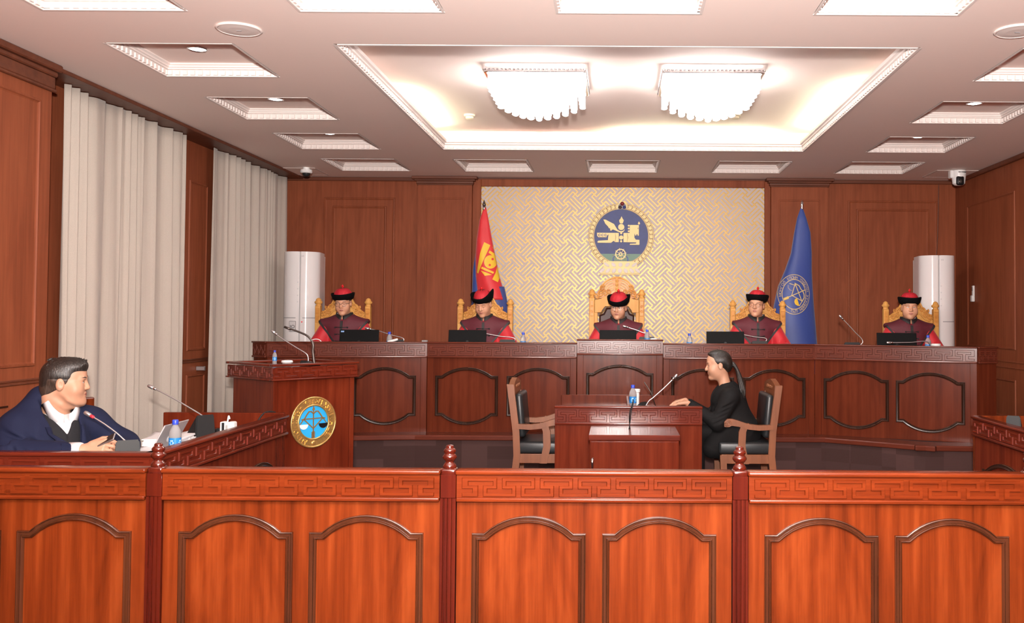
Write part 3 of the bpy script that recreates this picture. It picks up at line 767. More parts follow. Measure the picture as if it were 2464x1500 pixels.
# ---- the judges' bench: five units
def bench_unit(p0, p1, n, arches, label, z1=1.31, end=0):
    d = Vector((p1[0] - p0[0], p1[1] - p0[1])); L = d.length; ang = math.atan2(d.y, d.x)
    t = thing('bench_unit', label, 'judges bench', ((p0[0] + p1[0]) / 2, (p0[1] + p1[1]) / 2, DZ), ang, 'units of the judges bench')
    h = z1 - DZ; bz = h - 0.145
    dz = z1 - 1.31
    ar = [(xc, w_, 0.07, 0.155, 0.54 + dz, 0.62 + dz, 0.06) for xc, w_ in arches]
    carved_front(t, L, 0.0, h, (bz, h - 0.016), n, ar, 'bench_wood', 'bench_wood_flat', 'bench_frame', fmar=0.02, rail=0.016, ps=1.0)
    for s in (-1, 1):
        bm = B(); box(bm, s * (L / 2 - 0.03) - 0.03, s * (L / 2 - 0.03) + 0.03, -0.010, 0.02, 0, bz, 0.003); finish(bm, 'stile', 'bench_wood', t)
    bm = B(); box(bm, -L / 2 + 0.02, L / 2 - 0.02, 0.04, 0.40, 0.735 + dz, 0.76 + dz, 0.003); finish(bm, 'worktop', 'bench_wood_flat', t)
    for s in (-1, 1):
        bm = B(); box(bm, s * (L / 2 - 0.02) - 0.015, s * (L / 2 - 0.02) + 0.015, 0.04, 0.40, 0.0, h - 0.03); finish(bm, 'side_panel', 'bench_wood', t)
    if end:     # short carved return turned away at 45 degrees
        e = bpy.data.objects.new('end_return', None); C.objects.link(e); e.parent = t
        Lr = 0.22; a = end * PI / 4
        e.location = (end * L / 2, 0, 0); e.rotation_euler = (0, 0, a if end > 0 else -PI / 4)
        x0 = 0.0 if end > 0 else -Lr
        carved_front(e, Lr, 0.0, h, (bz, h - 0.016), 3, [], 'bench_wood', 'bench_wood_flat', 'bench_frame', fmar=0.012, rail=0.016, x0=x0)
    return t
bench_unit((-3.25, 8.72), (-1.804, 8.928), 8, [(-0.33, 0.58), (0.34, 0.58)], 'leftmost unit of the dark carved judges bench beside the lectern', end=-1)
bench_unit((-1.80, 8.93), (-0.378, 8.93), 8, [(-0.335, 0.60), (0.345, 0.60)], 'second unit of the judges bench behind the empty chair')
bench_unit((-0.373, 8.91), (0.442, 8.91), 5, [(0.0, 0.64)], 'central raised narrow unit of the judges bench', z1=1.345)
bench_unit((0.447, 8.93), (1.89, 8.93), 8, [(-0.345, 0.60), (0.335, 0.60)], 'unit of the judges bench behind the woman in black')
bench_unit((1.894, 8.926), (3.22, 8.36), 8, [(-0.34, 0.60), (0.32, 0.60)], 'rightmost angled unit of the judges bench', end=1)

# ---- lectern with the court seal
th = math.radians(50)
t = thing('lectern', 'carved reddish wooden lectern with a gold and blue round seal', 'lectern', (-2.53, 6.9, 0), th)
W1, W2, ZL = 0.75, 0.70, 1.19
bm = B(); box(bm, 0.045, W1 - 0.045, 0.045, W2 - 0.045, 0, ZL - 0.12); finish(bm, 'body', 'table_wood', t)
for x in (0.045, W1 - 0.045):
    bm = B(); box(bm, x - 0.02, x + 0.02, 0.028, 0.068, 0, ZL - 0.12, 0.005); finish(bm, 'corner_stile', 'table_wood', t)
bm = B(); box(bm, 0.012, W1 - 0.012, 0.012, W2 - 0.012, ZL - 0.12, ZL - 0.03); finish(bm, 'frieze_board', 'table_wood_flat', t)
bm = B()
for a in ((0, W1, 0, 0.05), (0, W1, W2 - 0.05, W2), (0, 0.05, 0.05, W2 - 0.05), (W1 - 0.05, W1, 0.05, W2 - 0.05)):
    box(bm, *a, ZL - 0.018, ZL, 0.005, seg=2); box(bm, *a, ZL - 0.124, ZL - 0.112, 0.004, seg=2)
finish(bm, 'rim_molding', 'table_wood_flat', t, angle=50)
bm = B(); box(bm, 0.05, W1 - 0.05, 0.05, W2 - 0.05, ZL - 0.05, ZL - 0.028); finish(bm, 'top', 'table_wood_flat', t)
for (M, Lw) in ((Matrix.Translation((0, 0.012, 0)), W1), (Matrix.Translation((0.012, W2, 0)) @ Matrix.Rotation(-PI / 2, 4, 'Z'), W2)):
    bm = B(); plate(bm, [(0.02 + x, ZL - 0.106 + z) for x, z in fret_poly(Lw - 0.04, 0.082, 5)], 0, -0.007, 0.003, back=False)
    bmesh.ops.transform(bm, matrix=M, verts=bm.verts); finish(bm, 'carved_fret', 'table_wood_flat', t)
# seal on the front face
SX, SZ, SY = 0.365, 0.735, 0.045
seal = bpy.data.objects.new('court_seal', None); C.objects.link(seal); seal.parent = t; seal.location = (SX, SY, SZ)
seal['label'] = 'round gold seal with bow, arrow and scales on blue'
RS = 0.195
bm = B(); ringplate(bm, 0, 0, RS * 0.66, RS * 0.97, 0, -0.016); finish(bm, 'ring', 'brass', seal)
for r in (RS * 0.97, RS * 0.67):
    bm = B(); n = 56
    rings = [[((r + 0.008 * math.cos(q)) * math.cos(2 * PI * k / n), -0.014 - 0.008 * math.sin(q), (r + 0.008 * math.cos(q)) * math.sin(2 * PI * k / n)) for k in range(n)] for q in [2 * PI * j / 8 for j in range(8)]]
    R = [[bm.verts.new(p) for p in q] for q in rings]
    for a, b in zip(R, R[1:] + R[:1]):
        for k in range(n): bm.faces.new((a[k], a[(k + 1) % n], b[(k + 1) % n], b[k]))
    finish(bm, 'rim_bead', 'brass', seal, smooth=True)
bm = B(); plate(bm, circ(0, 0, RS * 0.665, 48), 0, -0.009); finish(bm, 'blue_field', 'seal_blue', seal)
bm = B(); ring_text(bm, 'МОНГОЛ УЛСЫН ҮНДСЭН ХУУЛИЙН ЦЭЦ', RS * 0.735, RS * 0.25, math.radians(-152), math.radians(9.6), 0.004, -0.014)
tag(finish(bm, 'lettering', 'brass', seal), None, kind='stuff')
bm = B(); lathe(bm, [(0.019, 0), (0.017, 0.006), (0.006, 0.008)], 20, Matrix.Translation((0.0, -0.014, -RS * 0.815)) @ Matrix.Rotation(PI / 2, 4, 'X')); finish(bm, 'bottom_boss', 'brass', seal, smooth=True)
def sl(pts, wd=0.045, name='line'):
    bm = B(); plate(bm, strip2([(x * RS, z * RS) for x, z in pts], wd * RS), -0.008, -0.014, 0.001); return finish(bm, name, 'bronze_line', seal)
sl([(0, 0.60), (0, -0.60)], name='arrow_shaft')
bm = B(); plate(bm, [(x * RS, z * RS) for x, z in ((-0.06, 0.48), (0.06, 0.48), (0.0, 0.63))], -0.008, -0.015); finish(bm, 'arrow_head', 'bronze_line', seal)
sl([(-0.52, 0.12), (-0.40, 0.15), (-0.30, 0.30), (-0.20, 0.42), (-0.10, 0.42), (0, 0.33), (0.10, 0.42), (0.20, 0.42), (0.30, 0.30), (0.40, 0.15), (0.52, 0.12)], 0.055, 'bow')
sl([(-0.42, 0.14), (0.42, 0.14)], name='beam'); sl([(-0.42, 0.14), (0, -0.25)], name='bow_string'); sl([(0.42, 0.14), (0, -0.25)], name='bow_string')
for s in (-1, 1):
    sl([(s * 0.42, 0.14), (s * 0.60, -0.08)], 0.035, 'scale_cord')
    bm = B(); plate(bm, [(x * RS, z * RS) for x, z in circ(s * 0.43, -0.07, 0.19, 16, PI, 2 * PI)], -0.008, -0.016); finish(bm, 'scale_pan', 'white_plastic' if s < 0 else 'black_plastic', seal)
bm = B()
for k in range(5):
    z = -0.34 - 0.06 * k
    for s in (-1, 1): plate(bm, [(x * RS, zz_ * RS) for x, zz_ in ((0, z), (s * 0.075, z - 0.05), (s * 0.075, z - 0.09), (0, z - 0.045))], -0.008, -0.014)
finish(bm, 'arrow_fletching', 'bronze_line', seal)

# ---- side desks (left: with the end panel in front of the man; right: cut by the frame)
ZD = 0.855
def side_desk(x, sgn, y0, y1, label, depth=0.52, n=9):
    """long desk whose carved outer face looks to the middle of the room"""
    t = thing('side_desk', label, 'desk', (x, 0, 0))
    e = bpy.data.objects.new('carved_side', None); C.objects.link(e); e.parent = t
    L = y1 - y0
    e.location = (0, (y0 + y1) / 2, 0); e.rotation_euler = (0, 0, sgn * PI / 2)
    ar = [(sx * L * 0.25, L * 0.36, 0.06, 0.13, 0.50, 0.585, 0.06) for sx in (-1, 1)]
    carved_front(e, L, 0.0, ZD, (ZD - 0.135, ZD - 0.018), n, ar, 'table_wood', 'table_wood_flat', 'bench_frame', fmar=0.015, ps=1.0)
    bm = B(); xa, xb = (-depth, -0.03) if sgn > 0 else (0.03, depth)
    box(bm, xa, xb, y0 + 0.03, y1, 0.735, 0.76, 0.003); finish(bm, 'desk_top', 'table_wood_flat', t)
    return t
dl = side_desk(-2.335, 1, 4.75, 6.62, 'long carved side desk holding papers and microphones on the left')
e = bpy.data.objects.new('end_panel', None); C.objects.link(e); e.parent = dl; e.location = (-0.555, 4.75, 0)
carved_front(e, 1.11, 0.0, ZD, (ZD - 0.135, ZD - 0.018), 6, [], 'table_wood', 'table_wood_flat', 'bench_frame', fmar=0.012)
bm = B(); box(bm, -0.86, -0.01, 6.62, 6.66, 0, ZD + 0.008, 0.004); finish(bm, 'back_board', 'table_wood', dl)
for yy in (4.9, 6.5):
    bm = B(); box(bm, -0.50, -0.46, yy - 0.02, yy + 0.02, 0, 0.735); finish(bm, 'leg', 'table_wood', dl)
dr = side_desk(2.60, -1, 4.6, 6.80, 'carved side desk cut off by the right edge', n=11)
bm = B(); box(bm, 0.0, 1.2, 6.80, 6.84, 0, ZD, 0.004); finish(bm, 'back_board', 'rail_wood', dr)
for yy in (4.8, 6.6):
    bm = B(); box(bm, 0.46, 0.50, yy - 0.02, yy + 0.02, 0, 0.735); finish(bm, 'leg', 'table_wood', dr)

# ---- witness table in the middle, with the low cabinet in front
ZT = 0.845
t = thing('witness_table', 'carved wooden table in the middle of the room with a raised rim', 'table', (0.10, 7.5, 0))
L = 1.175
carved_front(t, L, 0.0, ZT, (ZT - 0.145, ZT - 0.016), 7, [], 'table_wood', 'table_wood_flat', 'bench_frame', fmar=0.02)
bm = B(); box(bm, -L / 2 + 0.01, L / 2 - 0.01, 0.04, 0.80, 0.735, 0.765, 0.003); finish(bm, 'table_top', 'table_wood_flat', t)
bm = B(); box(bm, -L / 2, L / 2, 0.80, 0.83, 0.0, ZT + 0.02, 0.004); finish(bm, 'back_board', 'bench_wood', t)
bm = B(); box(bm, -0.01, 0.01, 0.05, 0.80, 0.765, ZT + 0.005, 0.002); finish(bm, 'divider', 'bench_wood_flat', t)
t = thing('low_cabinet', 'plain low wooden cabinet standing against the front of the witness table', 'cabinet', (0.135, 6.85, 0))
bm = B(); box(bm, -0.325, 0.325, 0.0, 0.60, 0, 0.655, 0.002); finish(bm, 'body', 'table_wood', t)
bm = B(); box(bm, -0.335, 0.335, -0.01, 0.615, 0.655, 0.695, 0.004); finish(bm, 'top', 'table_wood_flat', t)
bm = B(); box(bm, -0.318, 0.318, -0.012, 0.0, 0.05, 0.645, 0.002); finish(bm, 'door', 'table_wood', t)
hd = bpy.data.objects.new('lock_plate', None)
bm = B(); box(bm, -0.312, -0.296, -0.018, -0.011, 0.42, 0.53, 0.003); finish(bm, 'lock_plate', 'chrome', t)
bm = B(); tube(bm, [(-0.304, -0.016, 0.52), (-0.304, -0.034, 0.515), (-0.305, -0.036, 0.49), (-0.303, -0.030, 0.45)], [0.012, 0.013, 0.009, 0.005], 10); finish(bm, 'handle', 'chrome', t, smooth=True)

# ---- witness chairs (local: faces +x)
def armchair(x, y, rot, label):
    t = thing('armchair', label, 'chair', (x, y, 0), rot, 'wooden armchairs at the witness table')
    for s in (-1, 1):
        yy = s * 0.25
        bm = B()     # rear post, bent
        pr = [(-0.27, 0.0), (-0.225, 0.42), (-0.235, 0.62), (-0.285, 1.0)]
        loft(bm, [[(px - 0.028, yy - 0.022, z), (px + 0.028, yy - 0.022, z), (px + 0.028, yy + 0.022, z), (px - 0.028, yy + 0.022, z)] for px, z in pr]); finish(bm, 'rear_leg', 'chair_wood', t)
        bm = B(); loft(bm, [[(px - 0.026, yy - 0.024, z), (px + 0.026, yy - 0.024, z), (px + 0.026, yy + 0.024, z), (px - 0.026, yy + 0.024, z)] for px, z in ((0.155, 0), (0.17, 0.43))]); finish(bm, 'front_leg', 'chair_wood', t)
        bm = B(); loft(bm, [[(px - 0.03, yy + s * 0.01 - 0.018, z), (px + 0.03, yy + s * 0.01 - 0.018, z), (px + 0.03, yy + s * 0.01 + 0.018, z), (px - 0.03, yy + s * 0.01 + 0.018, z)] for px, z in ((-0.01, 0.36), (0.02, 0.50), (0.015, 0.62), (-0.01, 0.69))]); finish(bm, 'arm_support', 'chair_wood', t)
        bm = B(); pts = [(-0.235, 0.66, 0.020), (-0.12, 0.655, 0.021), (-0.03, 0.665, 0.022), (0.05, 0.690, 0.024), (0.10, 0.700, 0.028), (0.14, 0.694, 0.034), (0.165, 0.684, 0.02)]
        loft(bm, [[(px, yy + s * 0.01 - 0.028, z - hh), (px, yy + s * 0.01 + 0.028, z - hh), (px, yy + s * 0.01 + 0.028, z + hh), (px, yy + s * 0.01 - 0.028, z + hh)] for px, z, hh in pts])
        ar = finish(bm, 'armrest', 'chair_wood', t, angle=40)
        bm = B()
        for r in (0.026, 0.013):
            tube(bm, [(0.132 + r * math.cos(q), yy + s * 0.01 + s * 0.029, 0.690 + r * math.sin(q)) for q in [2 * PI * k / 16 for k in range(17)]], 0.0035, 6)
        finish(bm, 'scroll', 'chair_wood', ar, smooth=True)
        bm = B(); box(bm, -0.24, 0.185, yy - 0.015, yy + 0.015, 0.36, 0.435, 0.003); finish(bm, 'side_rail', 'chair_wood', t)
    for xx in (-0.225, 0.17):
        bm = B(); box(bm, xx - 0.015, xx + 0.015, -0.25, 0.25, 0.36, 0.435, 0.003); finish(bm, 'cross_rail', 'chair_wood', t)
    bm = B(); box(bm, -0.235, 0.205, -0.255, 0.255, 0.435, 0.535, 0.022, seg=3); finish(bm, 'seat_cushion', 'leather_black', t, smooth=True)
    Mb = Matrix.Translation((-0.235, 0, 0.56)) @ Matrix.Rotation(-0.09, 4, 'Y')
    bm = B(); box(bm, 0.015, 0.075, -0.225, 0.225, 0.0, 0.36, 0.025, Mb, 3); finish(bm, 'back_cushion', 'leather_black', t, smooth=True)
    bm = B(); box(bm, -0.015, 0.015, -0.235, 0.235, 0.0, 0.40, 0.003, Mb); finish(bm, 'back_board', 'chair_wood', t)
    bm = B()
    loop = [(-0.26, 0.36), (0.26, 0.36), (0.268, 0.44), (0.20, 0.455), (0.12, 0.47), (0.0, 0.485), (-0.12, 0.47), (-0.20, 0.455), (-0.268, 0.44)]
    plate(bm, loop, 0.022, -0.022, 0.004); bmesh.ops.transform(bm, matrix=Mb @ Matrix.Rotation(PI / 2, 4, 'Z'), verts=bm.verts)
    cr = finish(bm, 'crest_rail', 'chair_wood', t)
    bm = B()
    for k in range(5):
        q = -0.12 + 0.06 * k
        tube(bm, [(0.024, q + 0.016 * math.cos(a) * (1 - a / 9), 0.415 + 0.016 * math.sin(a) * (1 - a / 9)) for a in [0.6 * i for i in range(12)]], 0.0045, 6)
    bmesh.ops.transform(bm, matrix=Mb, verts=bm.verts); tag(finish(bm, 'crest_carving', 'chair_wood', cr, smooth=True), None, kind='stuff')
    return t
armchair(-0.58, 7.92, 0.0, 'empty wooden armchair with black leather facing the left side of the table')
armchair(1.05, 7.95, PI, 'wooden armchair with black leather seat under the woman in black')
# chair beyond the man, its back board showing at his shoulder
def desk_chair(x, y, rot, label):
    t = thing('desk_chair', label, 'chair', (x, y, 0), rot)
    for s in (-1, 1):
        for xx in (-0.2, 0.2):
            bm = B(); box(bm, xx - 0.02, xx + 0.02, s * 0.2 - 0.02, s * 0.2 + 0.02, 0, 0.42, 0.003); finish(bm, 'leg', 'chair_wood', t)
    bm = B(); box(bm, -0.23, 0.23, -0.23, 0.23, 0.42, 0.49, 0.02, seg=2); finish(bm, 'seat', 'leather_black', t, smooth=True)
    bm = B(); box(bm, -0.24, -0.20, -0.22, 0.22, 0.42, 1.02, 0.01, seg=2); bk = finish(bm, 'backrest', 'rail_wood', t)
    bm = B(); box(bm, -0.20, -0.165, -0.20, 0.20, 0.5, 0.93, 0.015, seg=2); finish(bm, 'back_pad', 'leather_black', bk, smooth=True)
    bm = B()
    for k in range(2): box(bm, -0.2, -0.196, -0.08, 0.06, 0.965 + 0.018 * k, 0.972 + 0.018 * k, 0.001)
    finish(bm, 'carved_lines', 'chair_wood', bk)
desk_chair(-3.285, 5.75, -0.5, 'wooden chair with black leather back beyond the man in navy')

# ---- judges' thrones (local: faces -y)
def spiral(bm, cx, cz, r, turns, a0, sg, y, rad):
    pts = []
    for i in range(22):
        q = i / 21; a = a0 + sg * turns * 2 * PI * q; rr = r * (1 - 0.85 * q)
        pts.append((cx + rr * math.cos(a), y, cz + rr * math.sin(a)))
    tube(bm, pts, [rad * (1 - 0.45 * i / 21) for i in range(22)], 6)
def finial(bm, x, y, z):
    lathe(bm, [(0.030, z), (0.034, z + 0.006), (0.024, z + 0.014), (0.026, z + 0.02), (0.040, z + 0.035), (0.041, z + 0.045), (0.030, z + 0.055), (0.028, z + 0.06), (0.026, z + 0.072), (0.012, z + 0.084), (0.002, z + 0.088)], 16, c=(x, y))
def throne_base(t):
    bm = B(); box(bm, -0.27, 0.27, -0.30, 0.26, 0.40, 0.47, 0.015, seg=2); finish(bm, 'seat', 'leather_brown', t)
    for s in (-1, 1):
        bm = B(); box(bm, s * 0.262 - 0.028, s * 0.262 + 0.028, 0.20, 0.26, 0.0, 1.205, 0.004); finish(bm, 'post', 'gold_wood', t)
        bm = B(); box(bm, s * 0.262 - 0.028, s * 0.262 + 0.028, -0.30, -0.245, 0.0, 0.40, 0.004); finish(bm, 'front_leg', 'gold_wood', t)
        bm = B(); box(bm, s * 0.262 - 0.03, s * 0.262 + 0.03, -0.28, 0.20, 0.60, 0.63, 0.008, seg=2); finish(bm, 'armrest', 'gold_wood', t)
        bm = B(); finial(bm, s * 0.262, 0.23, 1.204); finish(bm, 'finial', 'gold_wood', t, smooth=True)
        bm = B(); box(bm, s * 0.262 - 0.02, s * 0.262 + 0.02, 0.192, 0.202, 1.03, 1.18, 0.003)
        spiral(bm, s * 0.262, 1.12, 0.016, 1.2, 0, 1, 0.19, 0.004); spiral(bm, s * 0.262, 1.07, 0.016, 1.2, PI, -1, 0.19, 0.004)
        finish(bm, 'post_carving', 'carved_wood', t)
def throne(x, y, label, rot=0.0):
    t = thing('judge_chair', label, 'chair', (x, y, DZ), rot, 'carved golden judge chairs')
    throne_base(t)
    half = [(0.235, 0.45), (0.235, 1.14), (0.20, 1.155), (0.165, 1.185), (0.145, 1.22), (0.12, 1.235), (0.09, 1.29), (0.05, 1.325), (0.0, 1.335)]
    loop = half + [(-a, b) for a, b in half[-2::-1]]
    bm = B(); plate(bm, loop, 0.25, 0.215, 0.006); finish(bm, 'back_panel', 'gold_wood', t)
    inner = [(0.225, 1.11), (0.19, 1.085), (0.15, 1.10), (0.10, 1.155), (0.0, 1.185)]
    bm = B()
    tube(bm, [(a, 0.212, b) for a, b in inner + [(-a, b) for a, b in inner[-2::-1]]], 0.009, 8)
    tube(bm, [(a * 0.97, 0.212, b - 0.008) for a, b in half[1:] + [(-a, b) for a, b in half[-2:0:-1]]], 0.010, 8)
    finish(bm, 'back_molding', 'gold_wood', t, smooth=True)
    bm = B()
    for s in (-1, 1):
        for (cx, cz, r, tr, a0, d) in ((0.195, 1.125, 0.028, 1.3, 0.5, 1), (0.145, 1.145, 0.030, 1.4, 2.0, -1), (0.115, 1.20, 0.026, 1.3, 0.2, 1), (0.07, 1.235, 0.032, 1.4, 2.6, -1), (0.035, 1.285, 0.022, 1.2, 0, 1), (0.165, 1.19, 0.020, 1.2, 1, -1)):
            spiral(bm, s * cx, cz, r, tr, a0 if s > 0 else PI - a0, d * s, 0.207, 0.0085)
    tag(finish(bm, 'crest_carving', 'carved_wood', t, smooth=True), None, kind='stuff')
    return t
def chief_throne(x, y, label):
    t = thing('presiding_chair', label, 'chair', (x, y, DZ)); t.scale = (1, 1, 1.085); throne_base(t)
    bm = B(); plate(bm, [(-0.185, 0.48), (0.185, 0.48), (0.185, 1.04), (0.14, 1.055), (0.11, 1.11), (0.0, 1.118), (-0.11, 1.11), (-0.14, 1.055), (-0.185, 1.04)], 0.235, 0.190, 0.018); finish(bm, 'leather_back', 'leather_brown', t)
    bm = B()
    box(bm, -0.235, -0.20, 0.212, 0.25, 0.45, 1.065, 0.004); box(bm, 0.20, 0.235, 0.212, 0.25, 0.45, 1.065, 0.004)
    finish(bm, 'inner_stiles', 'gold_wood', t)
    loop = [(-0.235, 1.06), (-0.16, 1.06), (-0.15, 1.085), (-0.12, 1.12), (0.12, 1.12), (0.15, 1.085), (0.16, 1.06), (0.235, 1.06), (0.235, 1.19), (0.17, 1.20), (0.13, 1.225), (-0.13, 1.225), (-0.17, 1.20), (-0.235, 1.19)]
    bm = B(); plate(bm, loop[::1], 0.25, 0.205, 0.005); finish(bm, 'top_rail', 'gold_wood', t)
    bm = B(); fan = circ(0, 1.20, 0.205, 25, 0.0, PI, rz=0.215); plate(bm, fan, 0.245, 0.225, 0.004); finish(bm, 'fan_crest', 'carved_wood', t)
    bm = B()
    for k in range(7):
        r = 0.04 + 0.022 * k
        for s in (-1, 1):
            tube(bm, [(s * (0.022 + r * math.cos(a)), 0.221, 1.225 + r * 1.05 * math.sin(a)) for a in [0.15 + 1.25 * i / 9 for i in range(10)]], 0.0055, 6)
    finish(bm, 'fan_ribs', 'carving_pale', t, smooth=True)
    bm = B(); tube(bm, [(0.195 * math.cos(a), 0.226, 1.20 + 0.205 * math.sin(a)) for a in [PI * i / 24 for i in range(25)]], 0.010, 8); finish(bm, 'fan_edge', 'gold_wood', t, smooth=True)
    bm = B()
    box(bm, -0.016, 0.016, 0.21, 0.226, 1.22, 1.40, 0.003)
    for k in range(4): ball(bm, (0, 0.212, 1.25 + 0.04 * k), 0.014, 10, 6)
    finish(bm, 'fan_spine', 'gold_wood', t)
    bm = B()
    for s in (-1, 1):
        for (cx, cz, r, tr, a0, d) in ((0.21, 1.215, 0.028, 1.3, 0.5, 1), (0.17, 1.245, 0.034, 1.4, 2.0, -1), (0.125, 1.25, 0.030, 1.3, 0.2, 1), (0.15, 1.30, 0.030, 1.4, 2.6, -1), (0.085, 1.26, 0.026, 1.2, 0, 1)):
            spiral(bm, s * cx, cz, r, tr, a0 if s > 0 else PI - a0, d * s, 0.205, 0.0095)
    tag(finish(bm, 'crest_carving', 'carved_wood', t, smooth=True), None, kind='stuff')
JY = 9.62
JPX = [824, 1167, 1484, 1824, 2193]
JX = [at(p, 760, JY + 0.2).x for p in JPX]
for k, lab in zip((0, 1, 3, 4), ('carved golden wooden chair of the judge at the far left', 'carved golden wooden chair of the judge before the red flag', 'carved golden wooden chair of the judge beside the blue flag', 'carved golden wooden chair of the judge at the far right')):
    throne(JX[k], JY, lab)
chief_throne(JX[2], JY, 'carved golden chair with fan crest and brown leather back below the emblem')

# ---- air conditioners
def aircon(px, y, rot, label, badge):
    p = at(px, 760, y)
    t = thing('tower_air_conditioner', label, 'air conditioner', (p.x, y, DZ), rot, 'white tower air conditioners')
    H = 1.79
    def half(s):
        pts = []
        for i in range(13):
            a = PI * (0.5 + 0.0) - s * (PI / 2) * i / 12
            pts.append((s * 0.035 + s * 0.155 * math.sin(PI / 2 * i / 12), -0.055 - 0.145 * math.cos(PI / 2 * i / 12)))
        return pts + [(s * 0.19, 0.16), (s * 0.002, 0.16), (s * 0.002, -0.185), (s * 0.015, -0.2)]
    for s in (-1, 1):
        bm = B(); loop = half(s)
        loft(bm, [[(x, yy, z) for x, yy in loop] for z in (0.0, H - 0.006, H)] if s > 0 else [[(x, yy, z) for x, yy in loop] for z in (0.0, H - 0.006, H)])
        finish(bm, 'front_shell', 'white_gloss', t, angle=35)
        bm = B(); pts = half(s)[:13]
        loft(bm, [[(x * 1.002, yy * 1.004 - 0.0006, z) for x, yy in pts] for z in (1.075, 1.082)], closed=False); finish(bm, 'seam', 'grey_plastic', t)
    bm = B(); box(bm, -0.185, 0.185, 0.16, 0.23, 0.0, H - 0.03); finish(bm, 'rear_body', 'white_plastic', t)
    bm = B(); box(bm, -0.003, 0.003, -0.186, -0.18, 0.05, H - 0.04); finish(bm, 'middle_seam', 'grey_plastic', t)
    bm = B(); v, f = text_mesh('LG', 0.022); vs = [bm.verts.new((x + 0.03, -0.2035, 1.735 + yy)) for x, yy, z in v]
    for q in f: bm.faces.new([vs[i] for i in q])
    finish(bm, 'brand_mark', 'grey_plastic', t, normals=False)
    bm = B()
    for k in range(4): lathe(bm, [(0.007, 0), (0.007, 0.001)], 12, Matrix.Translation((-0.018 if badge else 0.018, -0.1995, 1.25 + 0.07 * k)) @ Matrix.Rotation(PI / 2, 4, 'X'))
    finish(bm, 'touch_marks', 'label_light' if False else 'steel', t)
    if badge:
        bm = B(); box(bm, -0.100, -0.030, -0.206, -0.196, 0.93, 1.045, 0.004); bd = finish(bm, 'badge', 'steel', t)
        bm = B(); v, f = text_mesh('IO', 0.05, 0.001); vs = [bm.verts.new((x - 0.066, -0.2075, 0.968 + yy)) for x, yy, z in v]
        for q in f: bm.faces.new([vs[i] for i in q])
        finish(bm, 'badge_mark', 'dark_grey_plastic', bd, normals=False)
        bm = B(); ball(bm, (0.03, -0.2, 1.035), (0.008, 0.002, 0.008), 10, 6); finish(bm, 'lamp', 'led_red', t)
aircon(729, 10.2, 0.12, 'white tower air conditioner with square badge in the left corner', True)
aircon(2250, 10.2, -0.10, 'plain white tower air conditioner in the right corner', False)

# ================================================================== flags
def drape(rows, y, name, mat, parent, folds=5, n=40, seed=0):
    """closed hanging cloth from rows (px_left, px_right, py, depth)"""
    bm = B(); rings = []
    for k, (a, b, py, d) in enumerate(rows):
        l, r = at(a, py, y), at(b, py, y); cx, w2, z = (l.x + r.x) / 2, (r.x - l.x) / 2, l.z * 0.5 + r.z * 0.5
        ring = []
        for i in range(n):
            th = 2 * PI * i / n
            f = 1 + 0.10 * math.sin(folds * th + seed + 0.35 * k / 3) * min(1, k / 4)
            ring.append((cx + w2 * math.cos(th), y - d * math.copysign(abs(math.sin(th)) ** 0.75, math.sin(th)) * f, z))
        rings.append(ring)
    loft(bm, rings)
    return finish(bm, name, mat, parent, smooth=True)
def interp_rows(rows, m=6):
    out = []
    for a, b in zip(rows, rows[1:]):
        for i in range(m): out.append(tuple(x + (y2 - x) * i / m for x, y2 in zip(a, b)))
    return out + [rows[-1]]
def bvh_of(o):
    me = o.data; return BVHTree.FromPolygons([v.co[:] for v in me.vertices], [p.vertices[:] for p in me.polygons])
FY = 10.45
# red flag with the gold national mark
p = at(1166, 700, FY)
t = thing('national_flag', 'red and blue flag with golden mark hanging on a pole behind the second judge', 'flag', (0, 0, 0))
top = at(1165, 484, FY)
bm = B(); tube(bm, [(p.x, FY, DZ + 0.02), (p.x - 0.004, FY, 1.6), (top.x, FY, top.z - 0.06)], 0.012, 10); finish(bm, 'pole', 'chrome', t, smooth=True)
bm = B(); lathe(bm, [(0.004, 0), (0.018, 0.02), (0.020, 0.028), (0.010, 0.06), (0.001, 0.085)], 12, Matrix.Translation((top.x, FY, top.z - 0.07))); finish(bm, 'spear_tip', 'dark_metal', t, smooth=True)
bm = B(); lathe(bm, [(0.014, -0.10), (0.016, -0.09), (0.010, -0.08), (0.014, -0.075), (0.008, -0.066)], 12, Matrix.Translation((top.x, FY, top.z))); finish(bm, 'collar', 'chrome', t, smooth=True)
bm = B(); lathe(bm, [(0.16, DZ + 0.001), (0.16, DZ + 0.02), (0.03, DZ + 0.05), (0.014, DZ + 0.06)], 24, c=(p.x, FY)); finish(bm, 'foot', 'chrome', t, angle=40)
red = drape(interp_rows([(1164, 1170, 500, 0.006), (1154, 1176, 530, 0.04), (1147, 1184, 575, 0.07), (1144, 1193, 620, 0.085), (1145, 1202, 665, 0.095), (1148, 1210, 692, 0.10), (1152, 1217, 722, 0.10)]), FY, 'red_cloth', 'flag_red', t, 3)
drape(interp_rows([(1146, 1166, 600, 0.03), (1138, 1190, 650, 0.075), (1136, 1212, 700, 0.082), (1134, 1222, 745, 0.085), (1134, 1226, 800, 0.085), (1134, 1226, 860, 0.085)]), FY + 0.035, 'blue_cloth', 'flag_blue', t, 4, seed=2)
drape(interp_rows([(1150, 1214, 690, 0.075), (1150, 1222, 730, 0.085), (1152, 1220, 800, 0.08), (1154, 1214, 860, 0.07)]), FY - 0.005, 'inner_cloth', 'flag_navy', t, 5, seed=1)
bv = bvh_of(red)
def fz(zx, zy):
    q = at(1120 + zx / 6.0, 470 + zy / 6.0, FY - 0.09); return (q.x, q.z)
def flag_part(pts, mat, name, off=0.005):
    bm = B(); surf_decal(bm, [fz(*q) for q in pts], bv, off, 0.007); return finish(bm, name, mat, t)
